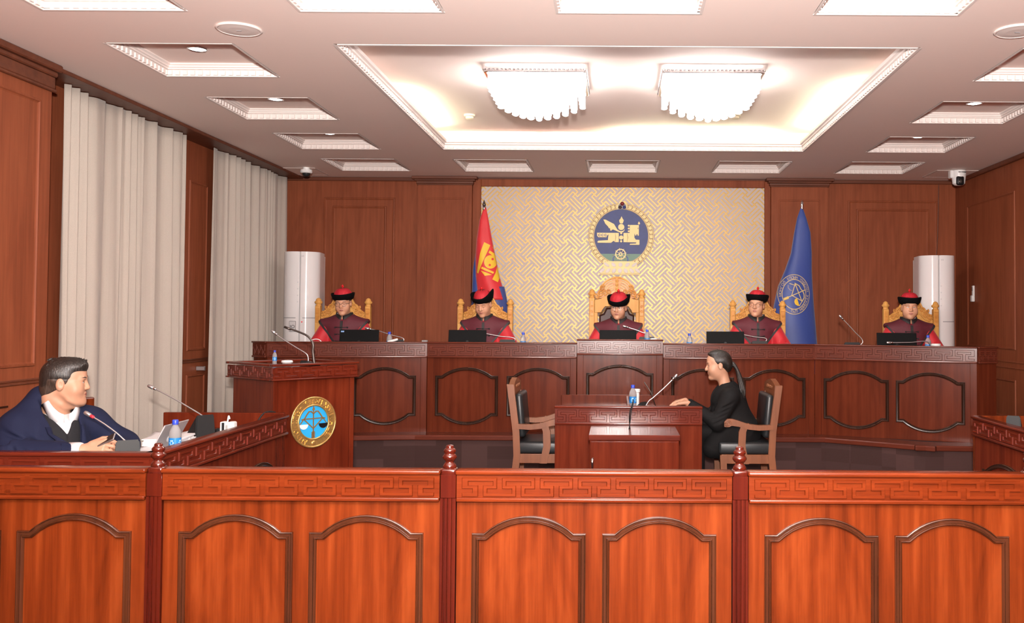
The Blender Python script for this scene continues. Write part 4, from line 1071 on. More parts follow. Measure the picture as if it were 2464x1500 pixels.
soy = [[(268, 676), (354, 718), (300, 850), (215, 1050), (182, 1132), (160, 1115), (175, 1020), (212, 830)],
       [(455, 1000), (505, 1080), (500, 1140), (465, 1256), (388, 1216), (430, 1120)],
       [(345, 795), (440, 855), (462, 905), (455, 922), (330, 828)], [(240, 1032), (410, 1108), (398, 1134), (225, 1062)],
       [(218, 1086), (386, 1150), (282, 1166)], [(375, 735), (425, 790), (440, 830), (405, 790)], [(392, 650), (425, 735), (412, 740), (396, 700)]]
for q in soy: flag_part(q, 'flag_yellow', 'golden_mark')
flag_part([(358 + 88 * math.cos(a), 963 + 98 * math.sin(a)) for a in [2 * PI * i / 28 for i in range(28)]], 'flag_yellow', 'golden_disc')
for cx, cy in ((388, 921), (350, 1008)):
    flag_part([(cx + 16 * math.cos(a), cy + 17 * math.sin(a)) for a in [2 * PI * i / 12 for i in range(12)]], 'flag_red', 'red_dot', 0.008)
# blue court flag
p = at(1930, 700, FY); top = at(1930, 484, FY)
t = thing('court_flag', 'blue flag with golden round bow and arrow emblem on a pole behind the fourth judge', 'flag', (0, 0, 0))
bm = B(); tube(bm, [(p.x, FY, DZ + 0.02), (p.x, FY, 1.6), (top.x, FY, top.z - 0.05)], 0.012, 10); finish(bm, 'pole', 'chrome', t, smooth=True)
bm = B(); lathe(bm, [(0.010, -0.10), (0.016, -0.09), (0.012, -0.075), (0.018, -0.05), (0.016, -0.02), (0.002, 0.012)], 12, Matrix.Translation((top.x, FY, top.z))); finish(bm, 'pole_tip', 'chrome', t, smooth=True)
bm = B(); lathe(bm, [(0.16, DZ + 0.001), (0.16, DZ + 0.02), (0.03, DZ + 0.05), (0.014, DZ + 0.06)], 24, c=(p.x, FY)); finish(bm, 'foot', 'chrome', t, angle=40)
blue = drape(interp_rows([(1927, 1931, 499, 0.006), (1918, 1940, 525, 0.035), (1911, 1950, 560, 0.055), (1903, 1953, 610, 0.075), (1889, 1953, 650, 0.085), (1872, 1955, 690, 0.10), (1862, 1958, 735, 0.11), (1860, 1962, 780, 0.115), (1860, 1966, 830, 0.115), (1860, 1970, 900, 0.11)]), FY, 'blue_cloth', 'flag_blue', t, 2)
bv = bvh_of(blue)
def fz(zx, zy):
    q = at(1860 + zx / 4.1667, 470 + zy / 4.1667, FY - 0.1); return (q.x, q.z)
ECX, ECZ = 212, 995
def ering(r, wd, name):
    n = 48; bm = B()
    for i in range(n):
        a0, a1 = 2 * PI * i / n, 2 * PI * (i + 1) / n
        q = [(ECX + rr * 0.79 * math.cos(a), ECZ + rr * 1.0 * math.sin(a)) for rr, a in ((r, a0), (r, a1), (r + wd, a1), (r + wd, a0))]
        surf_decal(bm, [fz(*x) for x in q], bv, 0.0045)
    finish(bm, name, 'flag_gold', t)
ering(196, 6, 'outer_ring'); ering(146, 7, 'inner_ring')
bm = B()
for i, ch in enumerate('МОНГОЛ УЛСЫН ҮНДСЭН ХУУЛИЙН ЦЭЦ'):
    if ch == ' ': continue
    a = math.radians(-92 + 9.4 * i); v, f = text_mesh(ch, 40); vs = []
    for (x, yy, z) in v:
        X, Z = x, yy + 157; gx = X * math.cos(a) + Z * math.sin(a); gz = -X * math.sin(a) + Z * math.cos(a)
        q = fz(ECX + gx * 0.79, ECZ - gz); h = front_hit(bv, q[0], q[1])
        vs.append(bm.verts.new((h.x, h.y - 0.005, q[1])))
    for q in f:
        try: bm.faces.new([vs[k] for k in q])
        except ValueError: pass
tag(finish(bm, 'lettering', 'flag_gold', t, normals=False), None, kind='stuff')
def fline(pts, wd, name, mat='flag_gold'):
    bm = B()
    for a, b in zip(pts, pts[1:]): surf_decal(bm, [fz(*q) for q in strip2([a, b], wd)], bv, 0.004, 0.015)
    finish(bm, name, mat, t)
fline([(108, 1042), (322, 950)], 8, 'arrow_shaft'); fline([(218, 880), (288, 1065)], 8, 'bow_string'); fline([(222, 885), (185, 1005), (290, 1062)], 7, 'string')
fline([(220, 885), (262, 908), (278, 940), (298, 962), (312, 995), (312, 1030), (290, 1065)], 9, 'bow'); fline([(165, 885), (222, 905)], 6, 'beam'); fline([(290, 1065), (260, 1112)], 7, 'scale_cord')
fline([(152, 900), (152, 930), (175, 955), (190, 955)], 3, 'scale_outline')
bm = B(); surf_decal(bm, [fz(*q) for q in [(238, 1032), (262, 1112), (240, 1108), (220, 1095), (210, 1070), (216, 1045)]], bv, 0.003); finish(bm, 'scale_pan', 'flag_yellow', t)
bm = B()
for k in range(4): surf_decal(bm, [fz(108 + 12 * k, 1036 - 5 * k + s) for s in (0,)] and [fz(105 + 12 * k, 1030 - 5 * k), fz(117 + 12 * k, 1030 - 5 * k), fz(122 + 12 * k, 1052 - 5 * k), fz(110 + 12 * k, 1056 - 5 * k)], bv, 0.003)
finish(bm, 'arrow_fletching', 'flag_yellow', t)

# ================================================================== state emblem on the lattice wall
EY = YB - 0.037; c0 = at(1494.7, 569, EY); S = 1 / 7.5 * (EY / FOC)
t = thing('state_emblem', 'round blue emblem with golden winged horse on a lotus base on the wall', 'emblem', (c0.x, EY, c0.z))
def ez(x, y): return ((x - 710) * S, (745 - y) * S)
EPN = [0]
def ep(pts, y0, y1, mat, name, inset=0.0):
    EPN[0] += 1; y1 -= 0.00015 * EPN[0]
    bm = B(); plate(bm, [ez(*q) for q in pts], y0, y1, inset); return finish(bm, name, mat, t)
R1, R0 = 590 * S, 487 * S
bm = B(); plate(bm, circ(0, 0, R1 * 0.99, 64), 0, -0.014); finish(bm, 'blue_disc', 'emblem_blue', t)
bm = B(); ringplate(bm, 0, 0, R0, R1, -0.013, -0.024, 72); finish(bm, 'ring', 'emblem_gold', t)
bm = B(); nk = 44; rm = (R0 + R1) / 2; dr_ = (R1 - R0)
for k in range(nk):
    a = 2 * PI * (k + 0.5) / nk
    for (ra, rb, ta, tb) in ((-0.32, 0.32, -0.06, 0.06), (-0.32, -0.22, -0.06, 0.26), (0.22, 0.32, -0.26, 0.06), (-0.05, 0.05, -0.34, -0.06)):
        q = [(rm + rr * dr_, a + tt * 2 * PI / nk) for rr, tt in ((ra, ta), (rb, ta), (rb, tb), (ra, tb))]
        vs = [bm.verts.new((r * math.cos(x), -0.0246, r * math.sin(x))) for r, x in q]; bm.faces.new(vs)
tag(finish(bm, 'ring_fret', 'emblem_line', t, normals=False), None, kind='stuff')
for r in (R1, R0 + 0.004, R1 - 0.012, R0 + 0.014):
    bm = B(); ringplate(bm, 0, 0, r - 0.0022, r + 0.0022, -0.022, -0.0252, 72); finish(bm, 'ring_line', 'emblem_line', t)
# green waves: the lower segment of the disc
yg = (745 - 1065) * S; yb = (745 - 1205) * S; xg = math.sqrt(R0 ** 2 - yg ** 2); xb = math.sqrt(R0 ** 2 - yb ** 2)
ag, ab = math.asin(yg / R0), math.asin(yb / R0); arc_ = [(R0 * math.cos(ag + (ab - ag) * i / 8), R0 * math.sin(ag + (ab - ag) * i / 8)) for i in range(9)]
seg = [(-x, z) for x, z in arc_] + arc_[::-1]
bm = B(); plate(bm, seg, -0.013, -0.018); gw = finish(bm, 'green_sea', 'emblem_green', t)
bm = B()
for rw in range(3):
    for k in range(-6, 7):
        cx, cz = (k + 0.5 * (rw % 2)) * 0.042, yg - 0.018 - 0.030 * rw
        if abs(cx) < xb - 0.01:
            plate(bm, strip2(circ(cx, cz - 0.010, 0.016, 9, 0.1, PI - 0.1), 0.004), -0.017, -0.0195)
tag(finish(bm, 'wave_lines', 'emblem_line', gw), None, kind='stuff')
horse_front = [(750, 685), (860, 685), (865, 540), (1030, 540), (1030, 735), (1005, 735), (1000, 705), (985, 715), (985, 735), (965, 735), (950, 690), (950, 770), (975, 805), (1040, 808), (1042, 895), (1030, 902), (862, 902), (870, 880), (975, 875), (985, 858), (750, 855)]
horse_rear = [(272, 685), (668, 685), (668, 855), (600, 855), (575, 832), (545, 855), (530, 868), (285, 868), (280, 845), (300, 828), (470, 818), (480, 715), (455, 740), (445, 768), (300, 768), (275, 740)]
wing = [(385, 445), (425, 445), (580, 525), (640, 625), (690, 680), (650, 665), (560, 625), (535, 640), (420, 520)]
for q, nm in ((horse_front, 'horse_forequarters'), (horse_rear, 'horse_hindquarters'), (wing, 'horse_wing')): ep(q, -0.013, -0.026, 'emblem_gold', nm, 0.001)
C_ = lambda x, y, r, n=24: [(x + r * math.cos(2 * PI * i / n), y + r * math.sin(2 * PI * i / n)) for i in range(n)]
ep(C_(710, 580, 56), -0.013, -0.027, 'emblem_gold', 'sun_disc')
ep([(645, 620), (670, 645), (710, 656), (750, 645), (775, 612), (765, 650), (740, 672), (710, 680), (675, 670)], -0.013, -0.026, 'emblem_gold', 'crescent')
ep([(715, 385), (735, 430), (755, 455), (745, 490), (735, 515), (690, 515), (675, 485), (672, 455), (695, 430)], -0.013, -0.026, 'emblem_gold', 'flame')
for (x, y, r) in ((710, 770, 38), (710, 690, 20), (710, 838, 20)): ep(C_(x, y, r), -0.013, -0.026, 'emblem_gold', 'girdle_bead')
for (x, y) in ((845, 555), (845, 605), (845, 655), (465, 540), (495, 585), (525, 630)): ep(C_(x, y, 17, 14), -0.013, -0.026, 'emblem_gold', 'curl')
for (x, y) in ((318, 728), (372, 728), (428, 728)): ep(C_(x, y, 22, 14), -0.02, -0.0275, 'emblem_blue', 'tail_curl')
for (x, y) in ((318, 728), (372, 728), (428, 728)): ep(C_(x + 3, y, 13, 14), -0.02, -0.0285, 'emblem_gold', 'tail_curl')
ep([(1028, 475), (1050, 510), (1045, 530), (1015, 530), (1010, 510)], -0.013, -0.026, 'emblem_gold', 'forelock')
ep([(1008, 590), (1018, 590), (1018, 615), (1008, 615)], -0.02, -0.0275, 'emblem_line', 'horse_eye')
for x0 in (600, 815): ep([(x0, 690), (x0 + 10, 770), (x0, 850), (x0 + 3, 850), (x0 + 18, 770), (x0 + 3, 690)], -0.02, -0.0272, 'emblem_line', 'body_line')
bm = B(); q = ez(700, 1070); ringplate(bm, q[0], q[1], 78 * S, 97 * S, -0.013, -0.026, 40); ringplate(bm, q[0], q[1], 16 * S, 34 * S, -0.013, -0.027, 28)
for k in range(8):
    a = PI / 4 * k + 0.2
    plate(bm, strip2([(q[0] + 30 * S * math.cos(a), q[1] + 30 * S * math.sin(a)), (q[0] + 112 * S * math.cos(a), q[1] + 112 * S * math.sin(a))], 7 * S), -0.013, -0.024)
finish(bm, 'wheel', 'emblem_gold', t)
for s in (-1, 1): ep([(700 + s * 100, 1110), (700 + s * 125, 1150), (700 + s * 115, 1205), (700 + s * 145, 1205), (700 + s * 140, 1140), (700 + s * 110, 1095)], -0.013, -0.024, 'flag_blue', 'ribbon')
# lotus pedestal
ep([(390, 1210), (1005, 1210), (1000, 1300), (1045, 1400), (1050, 1425), (325, 1425), (340, 1395), (395, 1300)], 0.0, -0.026, 'emblem_gold', 'lotus_base', 0.001)
ep([(315, 1428), (1060, 1428), (1060, 1442), (315, 1442)], 0.0, -0.03, 'emblem_gold', 'lotus_foot')
ep([(440, 1200), (950, 1200), (950, 1212), (440, 1212)], 0.0, -0.03, 'emblem_gold', 'lotus_lip')
for row, (yc, hh, n, xw, xo) in enumerate(((1262, 42, 5, 250, 700), (1370, 46, 7, 320, 690))):
    for k in range(n):
        u = -1 + 2 * k / (n - 1); x = xo + u * xw; sk = u * 34 * (1 if row else -1)
        pts = [(x + 40 * math.cos(a) + sk * math.sin(a), yc + hh * math.sin(a)) for a in [2 * PI * i / 14 for i in range(14)]]
        ep(pts, -0.02, -0.034, 'plaster_trim', 'lotus_petal', 0.003)
# jewels on top
ep([(628, 262), (640, 170), (690, 120), (725, 108), (762, 120), (810, 170), (822, 262)], -0.005, -0.02, 'emblem_gold', 'jewel_frame', 0.002)
ep([(645, 258), (655, 185), (700, 135), (725, 122), (752, 135), (796, 185), (802, 258)], -0.018, -0.024, 'emblem_dark', 'jewel_ground')
for (x, y, r, m) in ((725, 158, 38, 'emblem_red'), (688, 222, 32, 'emblem_dark'), (762, 222, 32, 'flag_navy')):
    q = ez(x, y); bm = B(); ball(bm, (q[0], -0.024, q[1]), r * S, 16, 10); finish(bm, 'jewel', m, t, smooth=True)

# ================================================================== things on the desks
def put(o, px, py, y, z=None):
    p = at(px, py, y); o.location = (p.x, y, p.z if z is None else z); return o
def bottle(x, y, z, label, h=0.205, rot=0.0):
    t = thing('water_bottle', label, 'bottle', (x, y, z), rot, 'small plastic water bottles'); k = h / 0.205
    bm = B(); lathe(bm, [(0.026 * k, 0.0), (0.030 * k, 0.006 * k), (0.030 * k, 0.05 * k), (0.029 * k, 0.055 * k), (0.030 * k, 0.06 * k), (0.030 * k, 0.118 * k), (0.031 * k, 0.125 * k), (0.027 * k, 0.148 * k), (0.018 * k, 0.168 * k), (0.0125 * k, 0.176 * k), (0.0125 * k, 0.186 * k)], 20); finish(bm, 'body', 'bottle_plastic', t, smooth=True)
    bm = B(); lathe(bm, [(0.0152 * k, 0.180 * k), (0.0156 * k, 0.184 * k), (0.0156 * k, 0.202 * k), (0.0135 * k, 0.205 * k)], 18); finish(bm, 'cap', 'bottle_cap', t, angle=40)
    bm = B(); n = 24
    loft(bm, [[(0.0306 * k * math.cos(2 * PI * i / n), 0.0306 * k * math.sin(2 * PI * i / n), z_ * k) for i in range(n)] for z_ in (0.060, 0.112)], True, False, False)
    lb = finish(bm, 'label', 'bottle_label', t, smooth=True)
    bm = B()
    for a0, nn in ((-2.1, 6), (-1.1, 6), (0.4, 6), (2.0, 6)):
        for q in range(nn):
            qa = 2 * PI * q / nn; da, dz = 0.26 * math.cos(qa), 0.012 * math.sin(qa)
            vs = []
            for c in range(6):
                b = 2 * PI * c / 6; ang = a0 + da + 0.12 * math.cos(b); zz_ = 0.087 + dz + 0.005 * math.sin(b)
                vs.append(bm.verts.new((0.0312 * k * math.cos(ang), 0.0312 * k * math.sin(ang), zz_ * k)))
            bm.faces.new(vs)
    tag(finish(bm, 'label_flowers', 'label_light', lb), None, kind='stuff')
    return t
def smooth_path(pts, m=6):
    P = [Vector(p) for p in pts]; out = []
    for i in range(len(P) - 1):
        a, b, c, d = P[max(i - 1, 0)], P[i], P[i + 1], P[min(i + 2, len(P) - 1)]
        for k in range(m):
            u = k / m; out.append(0.5 * ((2 * b) + (c - a) * u + (2 * a - 5 * b + 4 * c - d) * u * u + (3 * b - a - 3 * c + d) * u ** 3))
    return out + [P[-1]]
def microphone(label, base, brot, neck, neck_mat='steel', tilt=0.35, size=(0.115, 0.15, 0.05), red=False, base_mat='dark_grey_plastic', headr=0.011, group='gooseneck microphones'):
    """base = world point of the base on its table, neck = world points from base to head"""
    t = thing('gooseneck_microphone', label, 'microphone', base, brot, group)
    sx, sy, sz = size
    M = Matrix.Rotation(tilt, 4, 'X')
    bm = B(); box(bm, -sx / 2, sx / 2, -sy / 2, sy / 2, 0.0, 0.016, 0.005, seg=2); finish(bm, 'foot', base_mat, t)
    bm = B(); top = [(-sx / 2, -sy / 2, 0.012), (sx / 2, -sy / 2, 0.012), (sx / 2, sy / 2, 0.012), (-sx / 2, sy / 2, 0.012)]
    up = [(-sx * 0.44, -sy * 0.40, 0.02), (sx * 0.44, -sy * 0.40, 0.02), (sx * 0.44, sy * 0.42, sz), (-sx * 0.44, sy * 0.42, sz)]
    loft(bm, [top, up]); bmesh.ops.bevel(bm, geom=bm.edges[:], offset=0.006, segments=2, affect='EDGES'); finish(bm, 'console', base_mat, t, angle=40)
    bm = B(); box(bm, -0.016, 0.016, -0.006, 0.006, 0.0, 0.004, 0.001, Matrix.Translation((0, -sy * 0.12, 0.02 + (sz - 0.02) * 0.35)) @ Matrix.Rotation(math.atan2(sz - 0.02, sy * 0.82), 4, 'X')); finish(bm, 'button', 'led_red' if red else 'steel', t)
    inv = (Matrix.Translation(Vector(base)) @ Matrix.Rotation(brot, 4, 'Z')).inverted()
    pts = [inv @ Vector(q) for q in smooth_path(neck)]
    bm = B(); tube(bm, pts, 0.0042, 8); finish(bm, 'gooseneck', neck_mat, t, smooth=True)
    d = (pts[-1] - pts[-3]).normalized(); e = pts[-1]
    bm = B(); tube(bm, [e - d * 0.012, e - d * 0.008, e + d * 0.008, e + d * 0.012], [0.005, 0.008, 0.008, 0.006], 12); finish(bm, 'ring', 'led_red' if red else 'chrome', t, smooth=True)
    bm = B(); tube(bm, [e + d * 0.010, e + d * 0.014, e + d * 0.040, e + d * 0.048, e + d * 0.050], [0.008, headr, headr, headr * 0.7, 0.002], 14); finish(bm, 'head', neck_mat if neck_mat != 'steel' else 'steel', t, smooth=True)
    return t
def laptop(px, y, z, wid, hgt, rot, label, lean=0.25):
    """open laptop, lid's back to the camera"""
    p = at(px, 800, y); t = thing('laptop', label, 'laptop', (p.x, y, z), rot, 'black laptops on the judges bench')
    bm = B(); box(bm, -wid / 2, wid / 2, 0.0, 0.15, 0.0, 0.016, 0.004); finish(bm, 'base', 'black_plastic', t)
    M = Matrix.Translation((0, 0.0, 0.014)) @ Matrix.Rotation(lean, 4, 'X')
    bm = B(); box(bm, -wid / 2, wid / 2, -0.006, 0.004, 0, hgt, 0.004, M, 2); ld = finish(bm, 'lid', 'screen_black', t)
    bm = B(); lathe(bm, [(0.013, 0), (0.013, 0.0008)], 20, M @ Matrix.Translation((0, -0.006, hgt * 0.42)) @ Matrix.Rotation(PI / 2, 4, 'X')); finish(bm, 'lid_mark', 'black_plastic', ld)
    bm = B(); box(bm, -wid / 2 + 0.008, wid / 2 - 0.008, 0.0042, 0.0052, 0.015, hgt - 0.01, 0, M); finish(bm, 'screen', 'dark_grey_plastic', ld)
    return t, ld, M
ZW = 1.212
LT = [(863, 8.92), (1124, 9.14), (1487, 9.14), (1746, 9.14), (2159, 8.92)]
LW = [0.375, 0.37, 0.36, 0.37, 0.375]
names = ['black laptop with a small blue sticker before the far left judge', 'black laptop before the judge in front of the red flag', 'black laptop before the presiding judge below the emblem', 'black laptop before the judge beside the blue flag', 'black laptop before the far right judge']
for k in range(5):
    l_, ld, M = laptop(LT[k][0], LT[k][1], ZW + (0.035 if k == 2 else 0), LW[k], 0.198 if k != 2 else 0.17, (-0.0, 0.0, 0, 0.0, -0.06)[k], names[k], lean=-0.18)
    if k == 0:
        bm = B(); box(bm, -LW[k] / 2 + 0.012, -LW[k] / 2 + 0.042, -0.0075, -0.0055, 0.172, 0.186, 0, M); finish(bm, 'sticker', 'sticker_blue', ld)
for px, y, lab in ((937, 8.98, 'small blue capped water bottle beside the blue stickered laptop'), (1259, 9.10, 'small blue capped water bottle between the second and presiding judges'), (1557, 9.12, 'small blue capped water bottle at the right hand of the presiding judge'), (1659, 9.10, 'small blue capped water bottle left of the fourth laptop'), (2233, 8.86, 'small blue capped water bottle before the far right judge')):
    p = at(px, 815, y); bottle(p.x, y, ZW + (0.035 if 1400 < px < 1600 else 0), lab, 0.19, rot=px * 0.7)
p = at(1523, 950, 7.95); bottle(p.x, 7.95, 0.766, 'blue capped water bottle on the witness table beside the divider', 0.215, 0.4)
p = at(661, 855, 7.35); bottle(p.x, 7.35, 1.163, 'blue capped water bottle on the lectern', 0.115)
p = at(421, 1070, 5.15); bottle(p.x, 5.15, 0.761, 'largest water bottle with blue flower label on the left desk', 0.215, -0.6)
# judge microphones
ZM = ZW
def bm_mic(pts, y, base_px, label, z=ZM, brot=PI, bh=0.122):
    b = at(base_px, 818, y); ws = [at(a, c, y + 0.0) for a, c in pts]
    microphone(label, (b.x, y, z), brot, [(b.x - 0.02, y, z + 0.03)] + ws, size=(0.17, 0.11, bh))
bm_mic([(972, 817), (940, 806), (912, 797), (890, 792)], 9.06, 955, 'silver gooseneck microphone lying low right of the blue stickered laptop')
bm_mic([(1240, 816), (1200, 809), (1168, 803), (1140, 799)], 9.26, 1222, 'silver gooseneck microphone between the red flag judge and the bottle', brot=PI)
bm_mic([(1558, 806), (1545, 800), (1530, 794), (1510, 788)], 9.25, 1556, 'silver gooseneck microphone right of the presiding judge laptop', z=ZW + 0.035)
bm_mic([(1845, 817), (1815, 811), (1790, 806), (1770, 803)], 9.26, 1826, 'silver gooseneck microphone before the judge beside the blue flag')
bm_mic([(2076, 824), (2055, 797), (2028, 768)], 8.95, 2048, 'raised silver gooseneck microphone standing between the two right judges')
bm_mic([(2232, 823), (2190, 824.5), (2146, 825)], 8.66, 2250, 'silver gooseneck microphone laid flat before the far right judge', z=1.22, bh=0.05)
# white cups and a remote by the judges
def lidded_cup(px, py, y, z, label, wd=0.032, h=0.085):
    p = at(px, py, y); t = thing('lidded_cup', label, 'cup', (p.x, y, z), 0, 'lidded cups on the bench')
    bm = B(); lathe(bm, [(wd * 0.8, 0), (wd, 0.004), (wd, h - 0.02), (wd * 0.98, h - 0.018)], 20); finish(bm, 'body', 'clear_glass', t, smooth=True)
    bm = B(); lathe(bm, [(wd * 1.12, h - 0.02), (wd * 1.15, h - 0.016), (wd * 1.15, h - 0.002), (wd, h)], 20); finish(bm, 'lid', 'white_plastic', t, angle=40)
lidded_cup(1573, 808, 9.17, ZW + 0.035, 'white lidded cup beside the presiding judge bottle', 0.034, 0.105)
lidded_cup(2252, 822, 8.70, ZW, 'white lidded cup at the right end of the bench', 0.038, 0.115)
p = at(1022, 818, 9.02)
t = thing('drinking_glass', 'clear drinking glass at the joint of the first two bench units', 'glass', (p.x, 9.02, ZW))
bm = B(); lathe(bm, [(0.026, 0), (0.030, 0.11), (0.028, 0.11), (0.024, 0.004), (0.001, 0.004)], 24); finish(bm, 'tumbler', 'clear_glass', t, smooth=True)
p = at(953, 812, 8.92)
t = thing('white_handset', 'white handset tilted beside the leftmost bench bottle', 'handset', (p.x, 8.92, ZW))
bm = B(); box(bm, -0.05, 0.05, -0.012, 0.012, 0.10, 0.122, 0.006, Matrix.Rotation(-0.28, 4, 'Y'), 2); finish(bm, 'body', 'white_plastic', t)
bm = B(); box(bm, -0.045, 0.045, -0.03, 0.03, 0.0, 0.085, 0.01); finish(bm, 'cradle', 'dark_grey_plastic', t)
bm = B(); q0 = at(756, 818, 8.85); tube(bm, smooth_path([at(738, 824, 8.85), at(756, 817, 8.85), at(768, 818, 8.85), at(776, 826, 8.85)]), 0.004, 8)
tag(finish(bm, 'white_cable', 'white_plastic'), 'short white cable arched over the left bench top', 'cable')
# lectern things
base = at(742, 868, 7.35)
microphone('silver gooseneck microphone reaching left from the lectern', (base.x, 7.35, 1.163), PI * 0.78, [(base.x, 7.35, 1.19), at(738, 853, 7.35), at(710, 835, 7.35), at(680, 816, 7.35), at(664, 804, 7.35)], size=(0.10, 0.10, 0.04), group='lectern microphones')
base = at(757, 868, 7.25)
t = thing('reading_lamp', 'dark bent gooseneck stem standing on the lectern', 'gooseneck lamp', (base.x, 7.25, 1.163))
bm = B(); box(bm, -0.04, 0.04, -0.03, 0.03, 0, 0.022, 0.005); finish(bm, 'foot', 'black_plastic', t)
iv = Matrix.Translation((base.x, 7.25, 1.163)).inverted()
bm = B(); tube(bm, [iv @ q for q in smooth_path([(base.x, 7.25, 1.17), at(753, 848, 7.25), at(753, 828, 7.25), at(741, 810, 7.25), at(716, 798, 7.25), at(692, 790, 7.25)])], [0.010] * 14 + [0.0075] * 12 + [0.007] * 5, 10); finish(bm, 'stem', 'dark_metal', t, smooth=True)
bm = B(); e0, e1 = iv @ at(700, 793, 7.25), iv @ at(684, 787, 7.25); tube(bm, [e0, e1], [0.010, 0.009], 10); finish(bm, 'head', 'dark_metal', t, smooth=True)
p = at(691, 862, 7.20)
t = thing('white_dish', 'flat white lidded dish on the lectern beside the bottle', 'dish', (p.x, 7.20, 1.163))
bm = B(); lathe(bm, [(0.03, 0), (0.034, 0.004), (0.036, 0.028)], 24); finish(bm, 'bowl', 'clear_glass', t, smooth=True)
bm = B(); lathe(bm, [(0.042, 0.028), (0.044, 0.032), (0.040, 0.044), (0.02, 0.046)], 24); finish(bm, 'lid', 'white_plastic', t, angle=40)
# witness table microphone, thin antenna, folded card
b = at(1535, 968, 7.7)
microphone('silver gooseneck microphone on the witness table pointing at the woman', (b.x, 7.7, 0.766), PI * 1.35, [(b.x + 0.05, 7.7, 0.80), at(1561, 966, 7.7), at(1572, 957, 7.7), at(1600, 932, 7.7), at(1620, 912, 7.7)], size=(0.12, 0.13, 0.10), group='witness table microphones')
b = at(1580, 968, 8.0)
t = thing('thin_gooseneck', 'thin dark rod leaning left behind the witness microphone', 'microphone', (b.x, 8.0, 0.766))
iv = Matrix.Translation((b.x, 8.0, 0.766)).inverted()
bm = B(); lathe(bm, [(0.03, 0), (0.03, 0.012), (0.008, 0.018)], 16); finish(bm, 'foot', 'black_plastic', t, angle=40)
bm = B(); tube(bm, [Vector((0, 0, 0.01)), iv @ at(1566, 944, 8.0), iv @ at(1550, 920, 8.0)], [0.004, 0.004, 0.005], 8); finish(bm, 'rod', 'dark_metal', t, smooth=True)
p = at(1532, 940, 8.1)
t = thing('white_cup', 'small white cup behind the witness table bottle', 'cup', (p.x, 8.1, 0.766))
bm = B(); lathe(bm, [(0.022, 0), (0.024, 0.14), (0.030, 0.145), (0.032, 0.165), (0.026, 0.17)], 18); finish(bm, 'body', 'white_plastic', t, angle=40)
for k, px in enumerate((1518, 1521)):
    bm = B(); y0 = 7.46
    tube(bm, smooth_path([at(1524, 962, 7.62), at(1521 + k * 2, 974, 7.47), at(px - 2, 990, 7.455), at(px - 4, 1008, 7.455), at(px - 3 - 3 * k, 1022, 7.455), at(px - 5, 1034, 7.2)]), 0.004, 6)
    tag(finish(bm, 'microphone_cable', 'dark_grey_plastic'), ('left', 'right')[k] + ' one of two thin dark cables hanging over the front of the witness table', 'cable', 'cables over the table front')
# ---- left desk
ZQ = 0.761
b = at(306, 1085, 4.98)
microphone('gooseneck microphone with red ring in front of the man in navy', (b.x, 4.98, ZQ), math.radians(-150), [(b.x + 0.01, 4.98, ZQ + 0.11), at(300, 1060, 4.98), at(280, 1042, 4.98), at(250, 1020, 4.98), at(222, 1003, 4.98)], size=(0.125, 0.13, 0.135), red=True, group='left desk microphones')
b = at(482, 1035, 6.0)
microphone('tall silver gooseneck microphone on the left desk beyond the silver laptop', (b.x, 6.0, ZQ), math.radians(-130), [(b.x + 0.045, 6.0, ZQ + 0.03), at(503, 1018, 6.0), at(490, 1003, 6.0), at(460, 984, 6.0), at(410, 955, 6.0), at(372, 936, 6.0)], size=(0.13, 0.15, 0.16), group='left desk microphones')
# silver laptop, lid back to the camera
t = thing('silver_laptop', 'open silver laptop with a pale fruit mark on the left desk', 'laptop', (0, 0, 0))
c = [at(358, 1098, 5.08), at(415, 1094, 5.32), at(456, 1010, 5.36), at(398, 1025, 5.12)]
lo = [Vector((q.x, q.y, q.z)) for q in c]
lo[0].z = max(lo[0].z, ZQ + 0.012); lo[1].z = lo[0].z
nrm = (lo[1] - lo[0]).cross(lo[3] - lo[0]).normalized()
bm = B(); loft(bm, [lo, [q - nrm * 0.007 for q in lo]]); bmesh.ops.bevel(bm, geom=bm.edges[:], offset=0.0025, segments=2, affect='EDGES'); ld = finish(bm, 'lid', 'silver_lid', t)
dx = (lo[1] - lo[0]).normalized(); dv = Vector((-dx.y, dx.x, 0)); dv = dv if dv.x < 0 else -dv
bs = [lo[0], lo[1], lo[1] + dv * 0.22, lo[0] + dv * 0.22]
bm = B(); loft(bm, [[Vector((q.x, q.y, ZQ + 0.001)) for q in bs], [Vector((q.x, q.y, ZQ + 0.013)) for q in bs]]); finish(bm, 'base', 'silver_lid', t)
mc = (lo[0] + lo[1] + lo[2] + lo[3]) / 4; uu = (lo[1] - lo[0]).normalized(); vv = (lo[3] - lo[0] - uu * (lo[3] - lo[0]).dot(uu)).normalized()
bm = B()
nn = nrm if nrm.y < 0 else -nrm
app = [(0.022 * math.cos(a) * (1 - 0.18 * (abs(math.sin(a)) > 0.9)), 0.022 * math.sin(a) - 0.004) for a in [2 * PI * i / 24 for i in range(24)]]
loft(bm, [[mc + uu * x + vv * y + nn * 0.0005 for x, y in app], [mc + uu * x + vv * y + nn * 0.0015 for x, y in app]])
lf = [(0.0, 0.022), (0.010, 0.026), (0.012, 0.036), (0.002, 0.032)]
loft(bm, [[mc + uu * x + vv * y + nn * 0.0005 for x, y in lf], [mc + uu * x + vv * y + nn * 0.0015 for x, y in lf]])
finish(bm, 'lid_mark', 'paper', ld)
